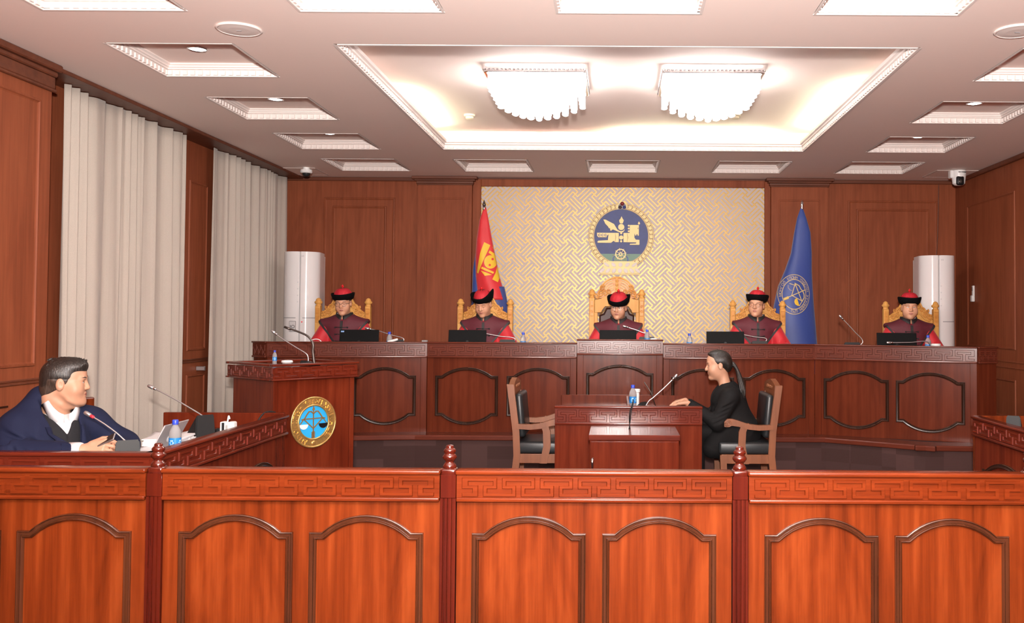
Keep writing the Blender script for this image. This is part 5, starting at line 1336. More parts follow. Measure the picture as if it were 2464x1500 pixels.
def sheet(px, py, y, w_, d_, rot, label, z=ZQ, curl=0.0, mat='paper'):
    p = at(px, py, y); n = 8; bm = B(); V = []
    for j in range(n + 1):
        V.append([bm.verts.new((-w_ / 2 + w_ * i / n, -d_ / 2 + d_ * j / n, 0.0006 + curl * (abs(i / n - 0.5) * 2) ** 2 * (j / n))) for i in range(n + 1)])
    for a, b in zip(V, V[1:]):
        for i in range(n): bm.faces.new((a[i], a[i + 1], b[i + 1], b[i]))
    o = finish(bm, 'paper_sheet', mat, None, smooth=True, loc=(p.x, y, z), rotz=rot)
    md = o.modifiers.new('thick', 'SOLIDIFY'); md.thickness = 0.0008; md.offset = 1
    tag(o, label, 'paper', 'papers on the left desk')
    return o
sheet(352, 1082, 5.22, 0.21, 0.297, 0.3, 'printed white sheet lying between the red microphone and silver laptop', curl=0.008)
sheet(372, 1065, 5.48, 0.21, 0.297, -0.15, 'white sheet lying behind the silver laptop', z=ZQ + 0.003, curl=0.012)
sheet(405, 1045, 6.12, 0.21, 0.297, 0.25, 'white sheet farthest back on the left desk', z=ZQ + 0.002, curl=0.015)
sheet(450, 1047, 5.62, 0.16, 0.22, 0.5, 'blue folder beside the tall microphone', z=ZQ + 0.001, mat='folder_blue')
o = sheet(481, 1056, 5.6, 0.15, 0.21, 0.25, 'white sheet with a raised corner beside the desk rim', z=ZQ + 0.004, curl=0.05)
sheet(432, 1080, 5.3, 0.13, 0.2, 0.1, 'white sheet flat under the water bottle', z=ZQ + 0.001)
p = at(385, 1052, 5.85)
t = thing('paper_stack', 'thick stack of white papers at the window side of the left desk', 'paper', (-2.72, 5.72, ZQ), 0.15)
for k in range(9):
    bm = B(); box(bm, -0.105, 0.105, -0.148, 0.148, 0, 0.0052); finish(bm, 'paper_ream', 'paper', t, loc=(0.004 * math.sin(k * 2.1), 0.006 * math.cos(k * 1.7), 0.001 + 0.0056 * k), rotz=0.04 * math.sin(k * 1.3))
p = at(455, 1062, 5.45)
t = thing('mobile_phone', 'black handheld device lying behind the water bottle', 'phone', (p.x + 0.02, 5.5, ZQ + 0.002), 0.5)
bm = B(); box(bm, -0.075, 0.075, -0.04, 0.04, 0, 0.025, 0.01, seg=2); finish(bm, 'body', 'black_plastic', t)
p = at(550, 1035, 6.05)
t = thing('power_adapter', 'white charger block with cable on the left desk rim', 'charger', (p.x, 6.05, ZQ))
bm = B(); box(bm, -0.045, -0.012, -0.03, 0.03, 0.0, 0.105, 0.006, seg=2); box(bm, 0.0, 0.045, -0.03, 0.03, 0.0, 0.105, 0.010, seg=2); finish(bm, 'block', 'white_plastic', t)
bm = B(); box(bm, -0.032, -0.016, -0.032, -0.02, 0.02, 0.10); finish(bm, 'gap', 'dark_grey_plastic', t)
bm = B(); tube(bm, smooth_path([(-0.01, 0, 0.08), (-0.004, 0, 0.125), (0.0, 0, 0.14), (0.006, 0, 0.12)]), 0.005, 8); finish(bm, 'cable', 'white_plastic', t, smooth=True)
p = at(524, 1040, 6.1)
t = thing('black_plug', 'small black plug lying beside the white charger', 'plug', (p.x, 6.1, ZQ))
bm = B(); lathe(bm, [(0.022, 0), (0.024, 0.02), (0.018, 0.05), (0.006, 0.055)], 16); finish(bm, 'body', 'black_plastic', t, smooth=True)
bm = B(); tube(bm, smooth_path([at(617, 1022, 6.55), at(624, 1008, 6.6), at(634, 996, 6.62), at(648, 991, 6.7), at(662, 993, 6.8)]), 0.006, 8)
tag(finish(bm, 'desk_cable', 'dark_grey_plastic', smooth=True), 'dark cable arching over the back board of the left desk', 'cable')
# ---- right desk console
b = Vector((2.76, 6.5, 0))
microphone('black microphone console with chrome edge on the right desk', (b.x, 6.5, ZQ), math.radians(150), [(b.x + 0.06, 6.5, ZQ + 0.03), (2.84, 6.5, 0.80), (2.86, 6.5, 0.86), (2.90, 6.5, 0.90), (2.99, 6.5, 0.97)], size=(0.10, 0.13, 0.135), group='right desk microphones')

# ================================================================== people: smooth-blended volumes turned into one continuous surface
class Vol:
    def __init__(s, lo, hi, h):
        s.lo = np.array(lo, np.float32); s.h = h
        s.n = np.ceil((np.array(hi) - np.array(lo)) / h).astype(int) + 1
        s.v = np.full(s.n, 1.0, np.float32)
    def _sub(s, a, b):
        i0 = np.maximum(np.floor((np.array(a) - s.lo) / s.h).astype(int), 0); i1 = np.minimum(np.ceil((np.array(b) - s.lo) / s.h).astype(int) + 1, s.n)
        if (i1 <= i0).any(): return None
        ax = [(s.lo[k] + s.h * np.arange(i0[k], i1[k], dtype=np.float32)) for k in range(3)]
        return tuple(slice(i0[k], i1[k]) for k in range(3)), ax[0][:, None, None], ax[1][None, :, None], ax[2][None, None, :]
    def _mix(s, sl, d, k, op):
        o = s.v[sl]
        if op == 'u':
            hh = np.maximum(k - np.abs(o - d), 0) / k; s.v[sl] = np.minimum(o, d) - hh * hh * k * 0.25
        elif op == 's':
            hh = np.maximum(k - np.abs(o + d), 0) / k; s.v[sl] = np.maximum(o, -d) + hh * hh * k * 0.25
    def ell(s, c, r, R=None, k=0.02, op='u'):
        c = np.array(c, float); r = np.array(r, float) if np.ndim(r) else np.array([r] * 3); m = max(r) + max(k, 0.02)
        q = s._sub(c - m, c + m)
        if q is None: return
        sl, X, Y, Z = q; X, Y, Z = X - c[0], Y - c[1], Z - c[2]
        if R is not None:
            X, Y, Z = (R[0][0] * X + R[1][0] * Y + R[2][0] * Z, R[0][1] * X + R[1][1] * Y + R[2][1] * Z, R[0][2] * X + R[1][2] * Y + R[2][2] * Z)
        a = np.sqrt((X / r[0]) ** 2 + (Y / r[1]) ** 2 + (Z / r[2]) ** 2); b = np.sqrt((X / r[0] ** 2) ** 2 + (Y / r[1] ** 2) ** 2 + (Z / r[2] ** 2) ** 2) + 1e-6
        s._mix(sl, (a * (a - 1) / b).astype(np.float32), k, op)
    def cap(s, a, b, ra, rb, k=0.02, op='u', sc=(1, 1, 1)):
        a = np.array(a, float); b = np.array(b, float); m = max(ra, rb) * max(sc) + max(k, 0.02)
        q = s._sub(np.minimum(a, b) - m, np.maximum(a, b) + m)
        if q is None: return
        sl, X, Y, Z = q; sx, sy, sz = sc; d = (b - a) / np.array(sc); L = d.dot(d) + 1e-9
        X, Y, Z = (X - a[0]) / sx, (Y - a[1]) / sy, (Z - a[2]) / sz
        t = np.clip((X * d[0] + Y * d[1] + Z * d[2]) / L, 0, 1)
        D = np.sqrt((X - t * d[0]) ** 2 + (Y - t * d[1]) ** 2 + (Z - t * d[2]) ** 2) - (ra + (rb - ra) * t)
        s._mix(sl, (D * min(sc)).astype(np.float32), k, op)
    def grid(s):
        ax = [(s.lo[k] + s.h * np.arange(s.n[k], dtype=np.float32)) for k in range(3)]
        return ax[0][:, None, None], ax[1][None, :, None], ax[2][None, None, :]
    def _smax(s, d, k):
        hh = np.maximum(k - np.abs(s.v - d), 0) / k; s.v = (np.maximum(s.v, d) + hh * hh * k * 0.25).astype(np.float32)
    def cut(s, f, k=0.010): s._smax(np.broadcast_to(f(*s.grid()), s.v.shape), k)        # keep where f <= 0
    def carve(s, f, k=0.010): s._smax(-np.broadcast_to(f(*s.grid()), s.v.shape), k)     # remove where f < 0
    def mesh(s, name):
        v = s.v; ins = v < 0
        n = np.array(v.shape)
        cnt = np.zeros(n - 1, np.int8)
        for i in (0, 1):
            for j in (0, 1):
                for k in (0, 1): cnt += ins[i:n[0] - 1 + i, j:n[1] - 1 + j, k:n[2] - 1 + k]
        idx = np.argwhere((cnt > 0) & (cnt < 8)); N = len(idx)
        ids = np.full(n - 1, -1, np.int32); ids[idx[:, 0], idx[:, 1], idx[:, 2]] = np.arange(N)
        cor = [(i, j, k) for i in (0, 1) for j in (0, 1) for k in (0, 1)]
        cv = {c: v[idx[:, 0] + c[0], idx[:, 1] + c[1], idx[:, 2] + c[2]] for c in cor}
        pos = np.zeros((N, 3), np.float64); num = np.zeros(N)
        for a in cor:
            for ax in range(3):
                if a[ax]: continue
                b = tuple(1 if q == ax else a[q] for q in range(3))
                va, vb = cv[a], cv[b]; m = (va < 0) != (vb < 0); t = np.where(m, va / np.where(m, va - vb, 1), 0)
                for q in range(3): pos[:, q] += np.where(m, a[q] + (t if q == ax else 0), 0)
                num += m
        P = s.lo + s.h * (idx + pos / num[:, None])
        F = []
        for ax in range(3):
            o1, o2 = (ax + 1) % 3, (ax + 2) % 3
            sa = [slice(None)] * 3; sb = [slice(None)] * 3; sa[ax] = slice(0, -1); sb[ax] = slice(1, None)
            A, Bq = ins[tuple(sa)], ins[tuple(sb)]
            e = np.argwhere(A != Bq); e = e[(e[:, o1] > 0) & (e[:, o2] > 0) & (e[:, o1] < n[o1] - 1) & (e[:, o2] < n[o2] - 1)]
            fl = A[e[:, 0], e[:, 1], e[:, 2]]
            def cell(d1, d2):
                c = e.copy(); c[:, o1] -= d1; c[:, o2] -= d2
                return ids[c[:, 0], c[:, 1], c[:, 2]]
            q = np.stack([cell(1, 1), cell(0, 1), cell(0, 0), cell(1, 0)], 1)
            q[~fl] = q[~fl][:, ::-1]; F.append(q)
        F = np.concatenate(F); F = F[(F >= 0).all(1)]
        me = bpy.data.meshes.new(name); me.vertices.add(len(P)); me.vertices.foreach_set('co', P.astype(np.float32).ravel())
        me.loops.add(len(F) * 4); me.loops.foreach_set('vertex_index', F.astype(np.int32).ravel())
        me.polygons.add(len(F)); me.polygons.foreach_set('loop_start', np.arange(0, len(F) * 4, 4, dtype=np.int32))
        me.polygons.foreach_set('use_smooth', np.ones(len(F), bool)); me.update(calc_edges=True); me.validate()
        s.P, s.F = P, F
        return me
    def bvh(s): return BVHTree.FromPolygons([tuple(p) for p in s.P], [tuple(int(i) for i in f) for f in s.F])

def head(V, c, R, k=1.0, fat=1.0, neck_to=None, neck_r=0.054, nose=1.0):
    """c = centre between the ears, R = head rotation (local: x side, -y forward, z up)"""
    c = np.array(c, float); R = np.array(R)
    def w(p): return c + R @ (np.array(p, float) * k)
    def E(p, r, kk=0.018, op='u'): V.ell(w(p), np.array(r) * k, R, kk, op)
    E((0, 0.014, 0.034), (0.075, 0.096, 0.084)); E((0, -0.045, 0.05), (0.060, 0.050, 0.052), 0.03)
    E((0, -0.026, -0.03), (0.062 * fat, 0.066, 0.083), 0.03)
    E((0, -0.028, -0.066), (0.053 * fat, 0.056, 0.050), 0.03); E((0, -0.074, -0.100), (0.026, 0.021, 0.019), 0.025)
    for s in (-1, 1):
        E((s * 0.037 * fat, -0.058, -0.030), (0.030 * fat, 0.030, 0.036), 0.03)
    V.cap(w((-0.036, -0.080, 0.027)), w((0.036, -0.080, 0.027)), 0.013 * k, 0.013 * k, 0.02)
    for s in (-1, 1): E((s * 0.032, -0.1005, 0.008), (0.019, 0.012, 0.0095), 0.012, 's')
    for s in (-1, 1): E((s * 0.032, -0.0765, 0.006), (0.016, 0.0145, 0.0125), 0.006)
    V.cap(w((0, -0.088 * (1.01 if nose < 1 else 1), 0.018)), w((0, -0.1015 - 0.0065 * (2 * nose - 1), -0.024)), 0.0085 * k, 0.0125 * k, 0.012)
    for s in (-1, 1): E((s * 0.0135, -0.097, -0.027), (0.0085, 0.009, 0.0075), 0.006)
    E((0, -0.0905, -0.052), (0.023, 0.010, 0.0062), 0.006); E((0, -0.0880, -0.0635), (0.020, 0.011, 0.0068), 0.006)
    for s in (-1, 1):
        E((s * (0.076 + 0.004 * (fat - 1)), 0.010, -0.004), (0.0095, 0.019, 0.031), 0.008); E((s * 0.088, 0.004, -0.001), (0.0075, 0.009, 0.017), 0.006, 's')
    V.cap(w((0, 0.022, -0.055)), neck_to if neck_to is not None else w((0, 0.035, -0.17)), neck_r * k, neck_r * k * 1.08, 0.03)
def hand(V, wrist, d, up, side, curl=0.5, k=1.0, thumb=1.0, spread=1.0):
    """d = pointing direction, up = back of the hand, side = towards the thumb"""
    w0 = np.array(wrist, float); d = np.array(Vector(d).normalized()); up = np.array(Vector(up).normalized()); side = np.array(Vector(side).normalized())
    for j, (o, L) in enumerate(((0.030, 0.070), (0.010, 0.078), (-0.010, 0.073), (-0.029, 0.058))):
        kn = w0 + (d * 0.085 + side * o * spread) * k
        V.cap(w0 + side * o * 0.5 * k, kn, 0.015 * k, 0.0115 * k, 0.012)
        a = kn; ang = curl * (0.8 + 0.12 * j)
        for seg, (fr, r0, r1) in enumerate(((0.45, 0.0098, 0.0090), (0.32, 0.0090, 0.0082), (0.23, 0.0082, 0.0072))):
            dd = d * math.cos(ang) - up * math.sin(ang) + side * o * 0.6 * spread
            b = a + dd * L * fr * k * 1.05
            V.cap(a, b, r0 * k, r1 * k, 0.004); a = b; ang += curl * 0.75
    t0 = w0 + (d * 0.025 + side * 0.025) * k; t1 = t0 + (d * 0.035 + side * 0.030 * thumb - up * 0.012) * k; t2 = t1 + (d * 0.034 + side * 0.008 * thumb - up * 0.010) * k
    V.cap(t0, t1, 0.015 * k, 0.0115 * k, 0.01); V.cap(t1, t2, 0.0112 * k, 0.0085 * k, 0.004)
def face_decal(bvh, c, R, polys, mat, name, parent, off=0.0012, k=1.0, sub=0.006):
    c = np.array(c, float); R = np.array(R); bm = B(); dirw = Vector(R @ np.array((0, 1.0, 0)))
    for poly in polys:
        t = bmesh.new(); vs = [t.verts.new((p[0] * k, 0, p[1] * k)) for p in poly]; tess(t, vs, poly)
        for _ in range(3):
            es = [e for e in t.edges if e.calc_length() > sub]
            if not es: break
            bmesh.ops.subdivide_edges(t, edges=es, cuts=1); bmesh.ops.triangulate(t, faces=[f for f in t.faces if len(f.verts) > 4])
        for v in t.verts:
            o = Vector(c + R @ np.array((v.co.x, -0.25, v.co.z))); h = bvh.ray_cast(o, dirw, 0.5)
            v.co = (h[0] - dirw * off) if h[0] else o + dirw * 0.16
        merge(bm, t)
    return finish(bm, name, mat, parent, smooth=True)
def arcpoly(cx, cz, w, up, lo, tilt=0.0, n=9):
    """almond between an upper and a lower arc"""
    T = [(-1 + 2 * i / (n - 1)) for i in range(n)]
    return [(cx + w * u, cz + up * (1 - u * u) + tilt * u) for u in T] + [(cx + w * u, cz + lo * (1 - u * u) + tilt * u) for u in T[::-1][1:-1]]
def face(bvh, c, R, parent, k=1.0, eyes='open', look=0.0, lips='lip', brow=1.0, sides=(-1, 1)):
    for s in sides:
        ex, ez = s * 0.032, 0.0065
        if eyes == 'open':
            face_decal(bvh, c, R, [arcpoly(ex, ez - 0.001, 0.0150, 0.0045, -0.0035, s * 0.001)], 'eye_white', 'eye', parent, 0.0008, k)
            face_decal(bvh, c, R, [circ(ex + look, ez - 0.0005, 0.0044, 12)], 'eye_dark', 'iris', parent, 0.0014, k)
            face_decal(bvh, c, R, [arcpoly(ex, ez - 0.0005, 0.0165, 0.0062, 0.0036, s * 0.001)], 'eye_dark', 'upper_lid_line', parent, 0.0016, k)
        else:
            face_decal(bvh, c, R, [arcpoly(ex, ez - 0.003, 0.0160, -0.0045, -0.0070, s * 0.001)], 'eye_dark', 'closed_eye_line', parent, 0.0014, k)
        face_decal(bvh, c, R, [arcpoly(s * 0.035, 0.0285, 0.0205, 0.0075 * brow, 0.0025, s * 0.001)], 'brow_hair', 'eyebrow', parent, 0.0015, k)
    face_decal(bvh, c, R, [arcpoly(0, -0.0575, 0.0235, 0.0085, 0.0008), arcpoly(0, -0.0585, 0.0215, 0.0, -0.0095)], lips, 'lips', parent, 0.0009, k)
    face_decal(bvh, c, R, [arcpoly(0, -0.0580, 0.0235, 0.0010, -0.0006)], 'brow_hair', 'mouth_line', parent, 0.0014, k)
def rot3(yaw=0.0, pitch=0.0, roll=0.0):
    return np.array((Matrix.Rotation(yaw, 3, 'Z') @ Matrix.Rotation(pitch, 3, 'X') @ Matrix.Rotation(roll, 3, 'Y')))
def glasses(c, R, parent, mat='dark_metal', k=1.0, wd=0.024, hg=0.017):
    c = np.array(c, float); bm = B(); W = lambda p: Vector(c + R @ (np.array(p) * k))
    for s in (-1, 1):
        tube(bm, [W((s * 0.032 + wd * math.copysign(abs(math.cos(a)) ** 0.7, math.cos(a)), -0.107 + 0.006 * abs(math.cos(a)), 0.002 + hg * math.copysign(abs(math.sin(a)) ** 0.7, math.sin(a)))) for a in [2 * PI * i / 20 for i in range(21)]], 0.0017, 6)
        tube(bm, [W((s * 0.056, -0.101, 0.008)), W((s * 0.074, -0.085, 0.008)), W((s * 0.083, 0.0, 0.010))], 0.0017, 6)
    tube(bm, [W((-0.009, -0.107, 0.006)), W((0, -0.111, 0.008)), W((0.009, -0.107, 0.006))], 0.0017, 6)
    return finish(bm, 'spectacles', mat, parent, smooth=True)
def judge_hat(c, R, parent, k=1.0, tilt=0.0, wave=(0.0, 0.0), drop=0.0):
    Rm = Matrix(R).to_4x4(); M = Matrix.Translation(Vector(c)) @ Rm @ Matrix.Translation((0, 0.005, drop)) @ Matrix.Rotation(tilt, 4, 'X') @ Matrix.Diagonal((k, k, k, 1))
    n = 112; bm = B(); rings = []
    for j in range(14):
        q = j / 13; r = 0.100 * math.cos(q * PI / 2) ** 0.62; z = 0.052 + 0.105 * math.sin(q * PI / 2)
        rings.append([M @ Vector((r * (1 + 0.016 * math.cos(28 * 2 * PI * i / n) * (1 - q)) * math.cos(2 * PI * i / n) * 0.93, r * (1 + 0.016 * math.cos(28 * 2 * PI * i / n) * (1 - q)) * math.sin(2 * PI * i / n) * 1.05, z)) for i in range(n)])
    rings[-1] = [M @ Vector((0.004 * math.cos(2 * PI * i / n), 0.004 * math.sin(2 * PI * i / n), 0.157)) for i in range(n)]
    loft(bm, rings); h = finish(bm, 'ribbed_hat', 'hat_red', parent, smooth=True)
    bm = B(); rings = []; n = 56
    for (r, z, top) in ((0.086, 0.040, 0), (0.093, 0.036, 0), (0.110, 0.052, 0.2), (0.121, 0.086, 0.8), (0.122, 0.100, 1), (0.116, 0.104, 1), (0.105, 0.086, 0.8), (0.099, 0.060, 0.3)):
        ring = []
        for i in range(n):
            a = 2 * PI * i / n; lift = top * (wave[0] * max(0, math.cos(a)) ** 3 + wave[1] * max(0, -math.cos(a)) ** 3 + 0.006 * math.cos(2 * a))
            ring.append(M @ Vector((r * math.cos(a) * 0.96 * (1 + 0.6 * lift), r * math.sin(a) * 1.06, z + lift)))
        rings.append(ring)
    loft(bm, rings, True, False, False); finish(bm, 'hat_brim', 'hat_black', h, smooth=True)
    bm = B(); ball(bm, (0, 0, 0.176), 0.0135, 14, 10, M); finish(bm, 'hat_button', 'bead_red', h, smooth=True)
    bm = B(); tube(bm, [M @ Vector((0, 0, 0.154)), M @ Vector((0, 0, 0.166))], [0.009 * k, 0.004 * k], 8); tube(bm, [M @ Vector((0, 0, 0.186)), M @ Vector((0.001, 0, 0.196))], [0.005 * k, 0.002 * k], 8); finish(bm, 'hat_knot', 'bead_red', h, smooth=True)
    bm = B()
    for q in range(6):
        a = PI / 3 * q + 0.3
        tube(bm, [M @ Vector((rr * math.cos(a + da), rr * math.sin(a + da), 0.158 - 1.9 * rr * rr * 2)) for rr, da in ((0.012, 0), (0.022, 0.15), (0.032, -0.05), (0.026, -0.3))], 0.0022 * k, 5)
    finish(bm, 'hat_embroidery', 'black_trim', h, smooth=True)
def drop_on(bvh, pts, off, axis=Vector((0, 1, 0))):
    out = []
    for p in pts:
        h = bvh.ray_cast(Vector(p) - axis * 0.8, axis, 2.0)
        out.append((h[0] - axis * off) if h[0] else Vector(p))
    return out
def ribbon(bm, pts, wd, th=0.006):
    """flat strip following points, facing -y"""
    pts = [Vector(p) for p in pts]; rings = []
    for i, p in enumerate(pts):
        t = (pts[min(i + 1, len(pts) - 1)] - pts[max(i - 1, 0)]).normalized(); s = t.cross(Vector((0, -1, 0))).normalized() * wd / 2; nrm = Vector((0, -1, 0)) * th
        rings.append([p - s, p - s + nrm, p + s + nrm, p + s])
    loft(bm, rings)
def judge(x, y, label, yaw=0.0, pitch=0.1, roll=0.0, body_yaw=0.0, dx=0.0, dz=0.0, fat=1.0, eyes='open', look=0.0, spec=None, shirt='shirt_white', hat=(0, 0), hat_tilt=0.0, shoulder=0.0, skin='skin', wide=1.0, drop=0.0):
    z0 = DZ + 0.50 + dz
    t = thing('person', label, 'person', (0, 0, 0), 0, 'judges on the bench')
    o = np.array((x, y, z0)); P = lambda a, b, c: o + np.array((a, b, c))
    hc = P(dx, -0.06, 0.735); R = rot3(yaw, pitch, roll)
    V = Vol(o + (-0.36, -0.46, -0.02), o + (0.36, 0.20, 0.88), 0.0042)
    head(V, hc, R, 0.98, fat, P(dx * 0.3, -0.005, 0.55), 0.056)
    V.cap(P(0, 0.02, 0.1), P(0, 0, 0.42), 0.13, 0.12, 0.03, sc=(1.0, 0.75, 1)); V.cap(P(-0.13, 0, 0.53), P(0.13, 0, 0.53), 0.05, 0.05, 0.04)
    for s in (-1, 1):
        V.cap(P(s * 0.16, 0, 0.53), P(s * 0.25, -0.04, 0.29), 0.045, 0.04); V.cap(P(s * 0.25, -0.04, 0.29), P(s * 0.15, -0.28, 0.25), 0.038, 0.03)
        hand(V, P(s * 0.15, -0.28, 0.25), (-s * 0.3, -1, 0), (0, 0, 1), (-s, -0.2, 0), 0.35)
    link('body', V.mesh('body'), skin, t); bv = V.bvh()
    face(bv, hc, R, t, 0.98, eyes, look)
    if spec: glasses(hc, R, t, spec, 0.98)
    judge_hat(hc, R, t, 1.0, hat_tilt, hat, drop)
    # short black hair showing under the hat
    H = Vol(hc - 0.13, hc + 0.13, 0.005)
    H.ell(hc + R @ np.array((0, 0.016, 0.030)), np.array((0.0785, 0.0985, 0.086)), R, 0.01)
    def keep(X, Y, Z):
        X, Y, Z = X - hc[0], Y - hc[1], Z - hc[2]; yl = R[0][1] * X + R[1][1] * Y + R[2][1] * Z; zl = R[0][2] * X + R[1][2] * Y + R[2][2] * Z
        return np.maximum(-(0.8 * yl + 0.6 * zl) - 0.002, np.maximum(-0.045 - zl, zl - 0.06))
    H.cut(keep)
    for s in (-1, 1): H.ell(hc + R @ np.array((s * 0.084, 0.008, -0.004)), (0.02, 0.024, 0.036), R, 0.004, 's')
    link('hair', H.mesh('hair'), 'hair_black', t)
    # red robe
    G = Vol(o + (-0.46, -0.52, -0.48), o + (0.46, 0.24, 0.66), 0.0075)
    G.cap(P(0, 0.03, 0.08), P(0, 0.0, 0.48), 0.20 * wide, 0.155 * wide, 0.04, sc=(1, 0.72, 1)); G.cap(P(-0.15, 0, 0.505 + shoulder), P(0.15, 0, 0.505 + shoulder), 0.062, 0.062, 0.05)
    for s in (-1, 1):
        G.cap(P(s * 0.185, 0, 0.495 + shoulder), P(s * 0.275, -0.05, 0.27), 0.066, 0.095, 0.04); G.cap(P(s * 0.275, -0.03, 0.27), P(s * 0.17, -0.27, 0.25), 0.086, 0.070, 0.03)
        G.cap(P(s * 0.1, 0.0, 0.08), P(s * 0.11, -0.42, 0.07), 0.10, 0.09, 0.04); G.cap(P(s * 0.11, -0.42, 0.07), P(s * 0.11, -0.42, -0.40), 0.085, 0.075, 0.03)
    X_ = [(0.295, 0.40), (0.265, 0.36), (0.29, 0.31)]
    for s in (-1, 1):
        for (a, c) in X_: G.cap(P(s * (a + 0.085), -0.09, c + 0.02), P(s * (a - 0.06), -0.11, c - 0.03), 0.006, 0.004, 0.02, 's')
    G.carve(lambda X, Y, Z: np.sqrt((X - o[0] - dx * 0.4) ** 2 + (Y - o[1] + 0.02) ** 2) - 0.062 + 0 * Z + np.maximum(0, (o[2] + 0.50) - Z) * 4)
    link('robe', G.mesh('robe'), 'robe_red', t); bg = G.bvh()
    # maroon sleeveless vest with pointed shoulders
    U = Vol(o + (-0.33, -0.24, 0.02), o + (0.33, 0.22, 0.68), 0.0055)
    U.cap(P(0, 0.03, 0.08), P(0, 0.0, 0.47), 0.214 * wide, 0.172 * wide, 0.04, sc=(1, 0.74, 1))
    for s in (-1, 1):
        U.cap(P(s * 0.06, 0.0, 0.545 + shoulder), P(s * 0.24, 0.0, 0.530 + shoulder * 1.3), 0.060, 0.044, 0.05, sc=(1, 1.25, 1)); U.cap(P(s * 0.10, 0, 0.49), P(s * 0.23, 0, 0.500 + shoulder), 0.080, 0.050, 0.05)
    def edge(Z):
        zz_ = Z - o[2]; return np.maximum(0.05, 0.252 - np.maximum(0, 0.548 - zz_) * 0.80)
    U.cut(lambda X, Y, Z: np.maximum(np.abs(X - o[0]) - edge(Z), (o[2] + 0.06) - Z) + 0 * Y)
    U.carve(lambda X, Y, Z: np.sqrt((X - o[0] - dx * 0.4) ** 2 + (Y - o[1] + 0.02) ** 2) - 0.080 + np.maximum(0, (o[2] + 0.52) - Z) * 2)
    vest = link('vest', U.mesh('vest'), 'vest_maroon', t); bu = U.bvh()
    bm = B()
    for s in (-1, 1):
        zs = [0.560, 0.548, 0.535, 0.52, 0.505, 0.485, 0.46, 0.43, 0.40, 0.37, 0.34, 0.31, 0.28]
        src = [P(s * (float(edge(np.array(o[2] + z))) - 0.010), 0, z + shoulder * (z > 0.5)) for z in zs]
        pts = [a if a.y < b.y else b for a, b in zip(drop_on(bu, src, -0.002), drop_on(bg, src, -0.002))]
        ribbon(bm, [p for p in pts], 0.020, 0.007)
    ribbon(bm, drop_on(bu, [P(dx * 0.4, 0, z) for z in (0.555, 0.53, 0.50, 0.46, 0.42, 0.36, 0.30, 0.24, 0.16, 0.08)], -0.002), 0.026, 0.007)
    tr = finish(bm, 'vest_trim', 'black_trim', vest, angle=40)
    for z in (0.49, 0.42, 0.35, 0.28):
        bm = B(); ribbon(bm, drop_on(bu, [P(dx * 0.4 - 0.062 + 0.031 * q, 0, z + 0.003 * math.sin(q * 2)) for q in range(5)], 0.0), 0.007, 0.007); q = drop_on(bu, [P(dx * 0.4, 0, z), P(dx * 0.4 - 0.062, 0, z), P(dx * 0.4 + 0.062, 0, z)], 0.004)
        for r_, c_ in zip((0.008, 0.009, 0.009), q): ball(bm, c_, r_, 8, 6)
        finish(bm, 'frog_button', 'black_trim', vest, smooth=True)
    # standing black collar open at the throat, shirt inside
    def band(r0, r1, za, zb, gap, name, mat, par, th=0.006, tip=0.0):
        bm = B(); m = 34; rings = []
        for i in range(m + 1):
            a = -PI / 2 + gap + (2 * PI - 2 * gap) * i / m; fr = max(0, -math.sin(a)) ** 2; dzz = -0.040 * fr - tip * fr
            ca, sa = math.cos(a), math.sin(a); cx_, cy_ = dx * 0.5, -0.012
            rings.append([P(cx_ + r0 * ca, cy_ + r0 * 1.05 * sa, za + dzz), P(cx_ + r1 * ca, cy_ + r1 * 1.05 * sa, zb + dzz * 0.8), P(cx_ + (r1 - th) * ca, cy_ + (r1 - th) * 1.05 * sa, zb + dzz * 0.8), P(cx_ + (r0 - th) * ca, cy_ + (r0 - th) * 1.05 * sa, za + dzz)])
        loft(bm, [[Vector(q) for q in r] for r in rings]); return finish(bm, name, mat, par, smooth=True)
    band(0.094, 0.084, 0.560, 0.645, 0.10, 'collar', 'black_trim', vest)
    band(0.080, 0.074, 0.57, 0.640, 0.18, 'shirt_collar', shirt, t, tip=0.012)
    bm = B(); ball(bm, P(dx * 0.5, -0.055, 0.525), (0.036, 0.03, 0.055), 16, 10); finish(bm, 'shirt_front', shirt, t, smooth=True)
    return t
def jx(px): return at(px, 740, JY - 0.06).x
judge(jx(826), JY, 'judge in red robe and dark glasses looking down at the far left', yaw=0.03, pitch=0.16, roll=-0.04, eyes='closed', spec='dark_metal', hat=(0.0, 0.0), hat_tilt=-0.05, dz=-0.005)
judge(jx(1166), JY, 'judge bending his head down in front of the red flag', yaw=-0.22, pitch=0.34, roll=-0.02, dx=-0.012, dz=-0.01, eyes='closed', shirt='shirt_grey', hat=(0.055, 0.02), hat_tilt=0.0, skin='skin')
judge(jx(1488), JY, 'presiding judge with thin glasses glancing aside below the emblem', yaw=-0.26, pitch=0.14, roll=0.06, dx=0.005, dz=-0.03, fat=1.06, look=-0.004, spec='chrome', shirt='shirt_grey', hat=(0.03, 0.01), hat_tilt=0.22, drop=0.004)
judge(jx(1823), JY, 'judge with closed eyes and glasses beside the blue flag', yaw=-0.34, pitch=0.02, roll=0.05, dx=-0.01, dz=0.0, fat=1.04, eyes='closed', spec='dark_metal', hat=(0.0, 0.0), hat_tilt=-0.12)
judge(jx(2191), JY, 'broad faced judge without glasses at the far right', yaw=-0.12, pitch=0.05, roll=0.02, dx=-0.012, dz=-0.015, fat=1.12, look=-0.003, hat=(0.004, 0.0), hat_tilt=-0.06)

